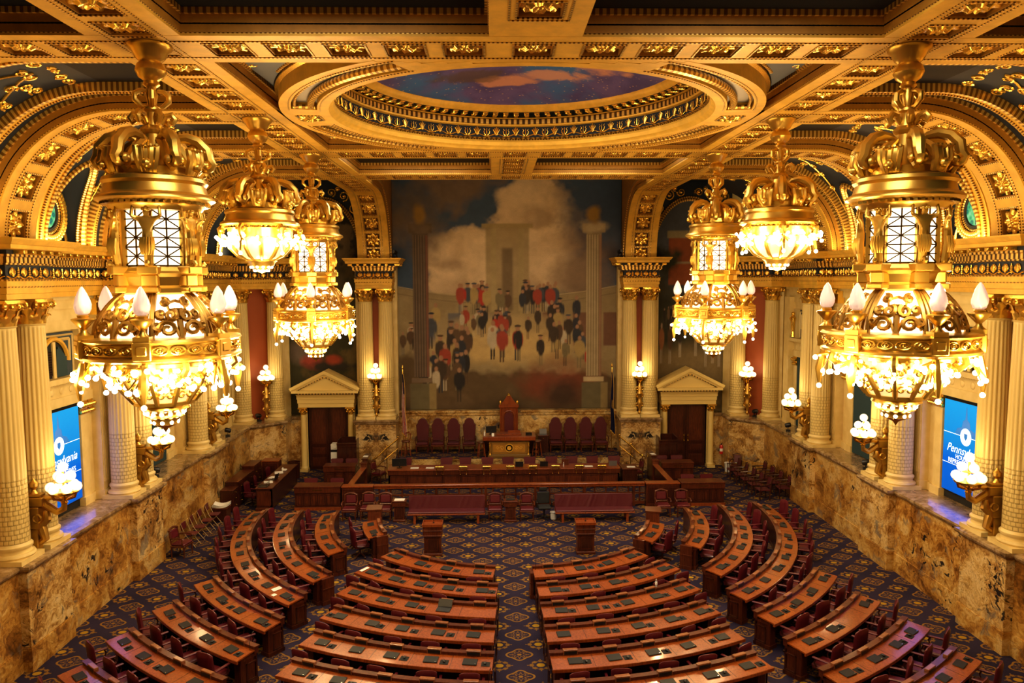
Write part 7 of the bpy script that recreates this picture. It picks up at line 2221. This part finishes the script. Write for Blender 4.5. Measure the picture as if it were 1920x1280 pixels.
for k in range(3):
    t = thing('newspaper', ['folded newspaper at the bottom of the pile on the small stand', 'folded newspaper in the middle of the pile on the small stand', 'folded newspaper on top of the pile on the small stand'][k], 'newspaper', (-11.55+.02*k, 29.9, .541+.034*k), .1*k-.05); m = MB()
    vs = []; n = 10
    for i in range(n+1):
        x = -.30+.6*i/n; dz = .05*(x/.3)**2*(1+k*.3)
        vs += [(x, -.22, dz), (x, .22, dz), (x, .22, dz+.026), (x, -.22, dz+.026)]
    fs = [tuple(4*i+q for q in (a, b))+tuple(4*(i+1)+q for q in (b, a)) for i in range(n) for a, b in ((0, 1), (1, 2), (2, 3), (3, 0))]+[(0, 3, 2, 1), (4*n, 4*n+1, 4*n+2, 4*n+3)]
    m.add(vs, fs); m.build('pages', WHITE, t)

# ---- folding chairs by the left wall
def folding():
    t = thing('folding_chair', None, 'chair')
    s = MB(); s.chbox(-.20, .20, -.22, .18, .43, .47, .015); s.build('seat', LEATH, t)
    b = MB(); b.chbox(-.20, .20, -.015, .02, .60, .86, .012, Matrix.Translation((0, .16, 0)) @ Matrix.Rotation(R(-8), 4, 'X')); b.build('backrest', LEATH, t)
    for sg in (-1, 1):
        f = MB(); f.tube([(sg*.215, -.25, 0), (sg*.215, .10, .45), (sg*.215, .27, .87)], .014, 6); f.build('leg', TAN, t)
        f = MB(); f.tube([(sg*.19, .27, 0), (sg*.19, -.18, .44)], .014, 6); f.build('leg', TAN, t)
    f = MB(); f.tube([(-.19, .22, .05), (.19, .22, .05)], .01, 5); f.tube([(-.215, -.2, .07), (.215, -.2, .07)], .01, 5); f.build('stretcher', TAN, t)
    return t
fp = Proto(folding())
for i, y in enumerate((29.25, 28.5, 27.75, 27.0)): fp.place((-11.62, y, 0), R(90)+rnd.uniform(-.15, .15), 'maroon folding chair by the stone wall, %s from the newspaper stand' % ORD[i], 'folding chairs along the stone wall')
sc_.place((-11.55, 26.0, 0), R(80), 'wooden leather armchair at the near end of the folding chairs', 'leather armchairs at the front')
# ---- rows of armchairs by the right wall
def wood_chair():
    t = thing('wooden_armchair', None, 'chair')
    s = MB(); s.chbox(-.26, .26, -.26, .24, .41, .46, .015); s.build('seat', LEATHD, t)
    for x in (-.23, .23):
        for y in (-.22, .21): l = MB(); l.tube([(x, y, 0), (x, y, .42)], .024, 7); l.build('leg', WOODD, t)
    b = MB(); M = Matrix.Translation((0, .23, .46)) @ Matrix.Rotation(R(-10), 4, 'X')
    b.chbox(-.17, .17, -.02, .02, .06, .46, .015, M); b.build('backrest', LEATHD, t)
    a = MB(); a.tube([(-.27, -.24, .66), (-.28, .02, .68), (-.22, .24, .70), (0, .33, .72), (.22, .24, .70), (.28, .02, .68), (.27, -.24, .66)], .028, 8)
    a.tube([M @ Vector(p) for p in ((-.20, 0, 0), (-.21, 0, .46), (0, 0, .53), (.21, 0, .46), (.20, 0, 0))], .024, 7); a.build('arm_bow', WOODD, t)
    for sg in (-1, 1): p = MB(); p.tube([(sg*.24, -.2, .42), (sg*.27, -.2, .66)], .02, 6); p.build('arm_post', WOODD, t)
    return t
wp = Proto(wood_chair())
for r_, (x, ys, nm) in enumerate(((10.75, [31.9, 32.75, 33.6, 34.45, 35.3], 'inner'), (11.72, [32.15, 33.0, 33.85, 34.7], 'wall side'))):
    for i, y in enumerate(ys): wp.place((x-.12*(y-33)/2, y, 0), R(-90)+rnd.uniform(-.08, .08), 'dark wooden armchair in the %s row, %s from the near end, beyond the counters' % (nm, ORD[i]), 'rows of wooden armchairs by the far wall')
wp.place((10.95, 35.98, 0), R(-30), 'dark wooden armchair turned outward in the far corner', 'rows of wooden armchairs by the far wall')
t = thing('fire_extinguisher', 'red fire extinguisher by the corner pier', 'extinguisher', (10.62, 37.3, 0)); m = MB(); m.lathe([(.075, .72), (.085, .76), (.085, 1.1), (.05, 1.18)], 16); m.build('cylinder', RED, t); m = MB(); m.lathe([(.03, 1.17), (.03, 1.24)], 8); m.tube([(0, 0, 1.24), (.06, 0, 1.28)], .015, 5); m.tube([(0, 0, 1.22), (-.08, 0, 1.2), (-.1, 0, .95)], .012, 5); m.build('valve', BLACK, t); m = MB(); m.lathe([(.087, .86), (.087, 1.0)], 16); m.build('instruction_band', WHITE, t)
m = MB(); m.box(-.03, .03, .06, .35, .8, .86); m.build('wall_bracket', BLACK, t)
t = thing('waste_bin', 'small grey bin beneath the fire extinguisher', 'bin', (10.75, 36.6, 0)); m = MB(); m.lathe([(.14, 0), (.17, .42), (.18, .44), (.16, .44), (.13, .05)], 18); m.build('bin_body', WHITEP, t); m = MB(); m.lathe([(.165, .41), (.165, .45)], 18); m.build('liner', WHITE, t)

# ---- screens on the side walls
def screen(s, label):
    x = s*13.27
    t = thing('display_screen', label, 'screen', (x, 21.95, 2.95), (-pi/2 if s > 0 else pi/2))
    # local: X along the wall (seen left to right), -Y toward the room; the panel faces -Y
    b = MB(); b.chbox(-1.12, 1.12, -.03, .03, -.02, 2.82, .01); b.build('casing', BLACK, t)
    p = MB(); p.box(-1.10, 1.10, -.035, -.031, 0, 2.80); p.build('panel', SCREEN, t)
    l = MB(); l.box(-1.10, -.27, -.0375, -.036, 1.795, 1.81); l.box(.27, 1.10, -.0375, -.036, 1.795, 1.81); l.box(-1.10, 1.10, -.0375, -.036, .855, .87); l.build('rule_line', SCRW, t)
    d = MB(); pts = [(-.55, 1.81), (.55, 1.81), (.42, 2.0), (.2, 2.06), (.16, 2.25), (.05, 2.32), (.03, 2.6), (0, 2.72), (-.03, 2.6), (-.05, 2.32), (-.16, 2.25), (-.2, 2.06), (-.42, 2.0)]
    d.prism(pts, .0355, .0365, Matrix(((1, 0, 0, 0), (0, 0, -1, 0), (0, 1, 0, 0), (0, 0, 0, 1)))); d.build('spire_picture', SCRD, t)
    g = MB(); Mx = Matrix.Translation((0, -.036, 1.80)) @ Matrix.Rotation(pi/2, 4, 'X')
    g.lathe([(.26, 0), (.26, .003), (0, .003)], 36, M=Mx); g.build('seal_disc', SCRW, t)
    g = MB(); 
    for r_ in (.235, .17): g.tube([(r_*cos(2*pi*k/36), -.040, 1.80+r_*sin(2*pi*k/36)) for k in range(36)], .006, 4, True)
    sh = [(-.08, .10), (.08, .10), (.08, -.02), (0, -.11), (-.08, -.02)]
    g.prism(sh, .0395, .0405, Matrix(((1, 0, 0, 0), (0, 0, -1, 0), (0, 1, 0, 1.80), (0, 0, 0, 1)))); g.build('seal_shield', SCRD, t)
    def text(s_, size, z, shear, nm):
        c = bpy.data.curves.new('txt', 'FONT'); c.body = s_; c.size = size; c.align_x = 'CENTER'; c.shear = shear; c.extrude = .001; c.resolution_u = 3
        o = bpy.data.objects.new('txt', c); COL.objects.link(o)
        dg = bpy.context.evaluated_depsgraph_get(); dg.update()
        me = bpy.data.meshes.new_from_object(o.evaluated_get(dg)); bpy.data.objects.remove(o); bpy.data.curves.remove(c)
        me.materials.clear(); me.materials.append(SCRW)
        q = bpy.data.objects.new(nm, me); COL.objects.link(q); q.parent = t; q.location = (0, -.038, z); q.rotation_euler = (pi/2, 0, 0)
    text('Pennsylvania', .36, 1.24, .35, 'script_lettering'); text('HOUSE OF', .19, 1.07, 0, 'house_lettering'); text('REPRESENTATIVES', .20, .90, 0, 'house_lettering')
    return t
screen(-1, 'tall blue display on the left side wall'); screen(1, 'tall blue display on the right side wall')

# ---- small spotlights standing on the ledges
def spot(loc, rz, label):
    t = thing('spotlight', label, 'spotlight', loc, rz); m = MB(); m.chbox(-.12, .12, -.10, .10, 0, .08, .01); m.build('foot', BLACK, t)
    m = MB(); m.bar((-.11, 0, .08), (-.11, 0, .30), .02, .05); m.bar((.11, 0, .08), (.11, 0, .30), .02, .05); m.build('yoke', BLACK, t)
    m = MB(); m.lathe([(.07, -.14), (.10, -.10), (.10, .08), (.085, .12), (.085, .10)], 16, M=Matrix.Translation((0, 0, .28)) @ Matrix.Rotation(R(75), 4, 'X')); o = m.build('lamp_head', BLACK, t)
    m = MB(); m.lathe([(.08, .105), (0, .11)], 16, M=Matrix.Translation((0, 0, .28)) @ Matrix.Rotation(R(75), 4, 'X')); m.build('lens', GREYM, o)
for s, side in ((-1, 'left'), (1, 'right')):
    spot((s*12.45, 26.3, 2.675), s*R(70), 'small black spotlight on the %s ledge between the side wall lamps' % side)
    spot((s*12.35, 33.2, 2.675), s*R(70), 'small black spotlight on the %s ledge before the corner columns' % side)
    spot((s*12.1, 36.75, 2.675), s*R(40), 'small black spotlight between the %s corner columns' % side)
    spot((s*5.45, 37.15, 10.50), s*R(30), 'small spotlight on the end wall cornice beside the mural, %s' % side)
# ------------------------------------------------------------------ world, soft light, view
w = bpy.data.worlds.new('world'); SC.world = w; w.use_nodes = True
w.node_tree.nodes['Background'].inputs[0].default_value = (.01, .008, .006, 1); w.node_tree.nodes['Background'].inputs[1].default_value = .3
def area(name, loc, rot, sx, sy, power, col=WARM):
    l = bpy.data.lights.new(name, 'AREA'); l.shape = 'RECTANGLE'; l.size = sx; l.size_y = sy; l.energy = power; l.color = col
    o = bpy.data.objects.new(name, l); COL.objects.link(o); o.location = loc; o.rotation_euler = rot; return o
# unseen fill lights added over the cornices, in the dome and in the coffers
for s in (-1, 1):
    for y in (16.3, 21.9, 27.6, 33.5):
        area('cove_fill', (s*12.3, y, 10.56), (0, s*R(-155), 0), .3, 3.2, 60*LP)
area('dome_fill', (0, 19.1, 14.3), (0, 0, 0), 5, 5, 420*LP, (1, .88, .70))
for x in (-3.4, 3.4):
    area('coffer_fill', (x, 27.2, 13.75), (0, 0, 0), 3, 2.2, 170*LP, (1, .88, .70)); area('coffer_fill', (x, 9.5, 13.75), (0, 0, 0), 3, 4, 260*LP, (1, .88, .70))
for s in (-1, 1):
    area('display_light', (s*13.16, 22.3, 4.35), (0, s*R(90), 0), 2.8, 2.6, 26*LP, (.10, .16, 1.0))  # added before each screen to strengthen its blue glow
area('mural_fill', (0, 31.9, 14.6), (R(-62), 0, 0), 9, .4, 560*LP, (1, .86, .64))  # unseen fill light added to brighten the mural
SC.view_settings.view_transform = VIEW
SC.view_settings.look = LOOK
SC.view_settings.exposure = EXPO
SC.cycles.use_denoising = True
SC.cycles.sample_clamp_indirect = 4
SC.cycles.sample_clamp_direct = 0
SC.cycles.max_bounces = 7
SC.cycles.diffuse_bounces = 4
SC.cycles.glossy_bounces = 3
SC.cycles.transmission_bounces = 2
SC.cycles.caustics_reflective = False
SC.cycles.caustics_refractive = False
bpy.context.view_layer.update()
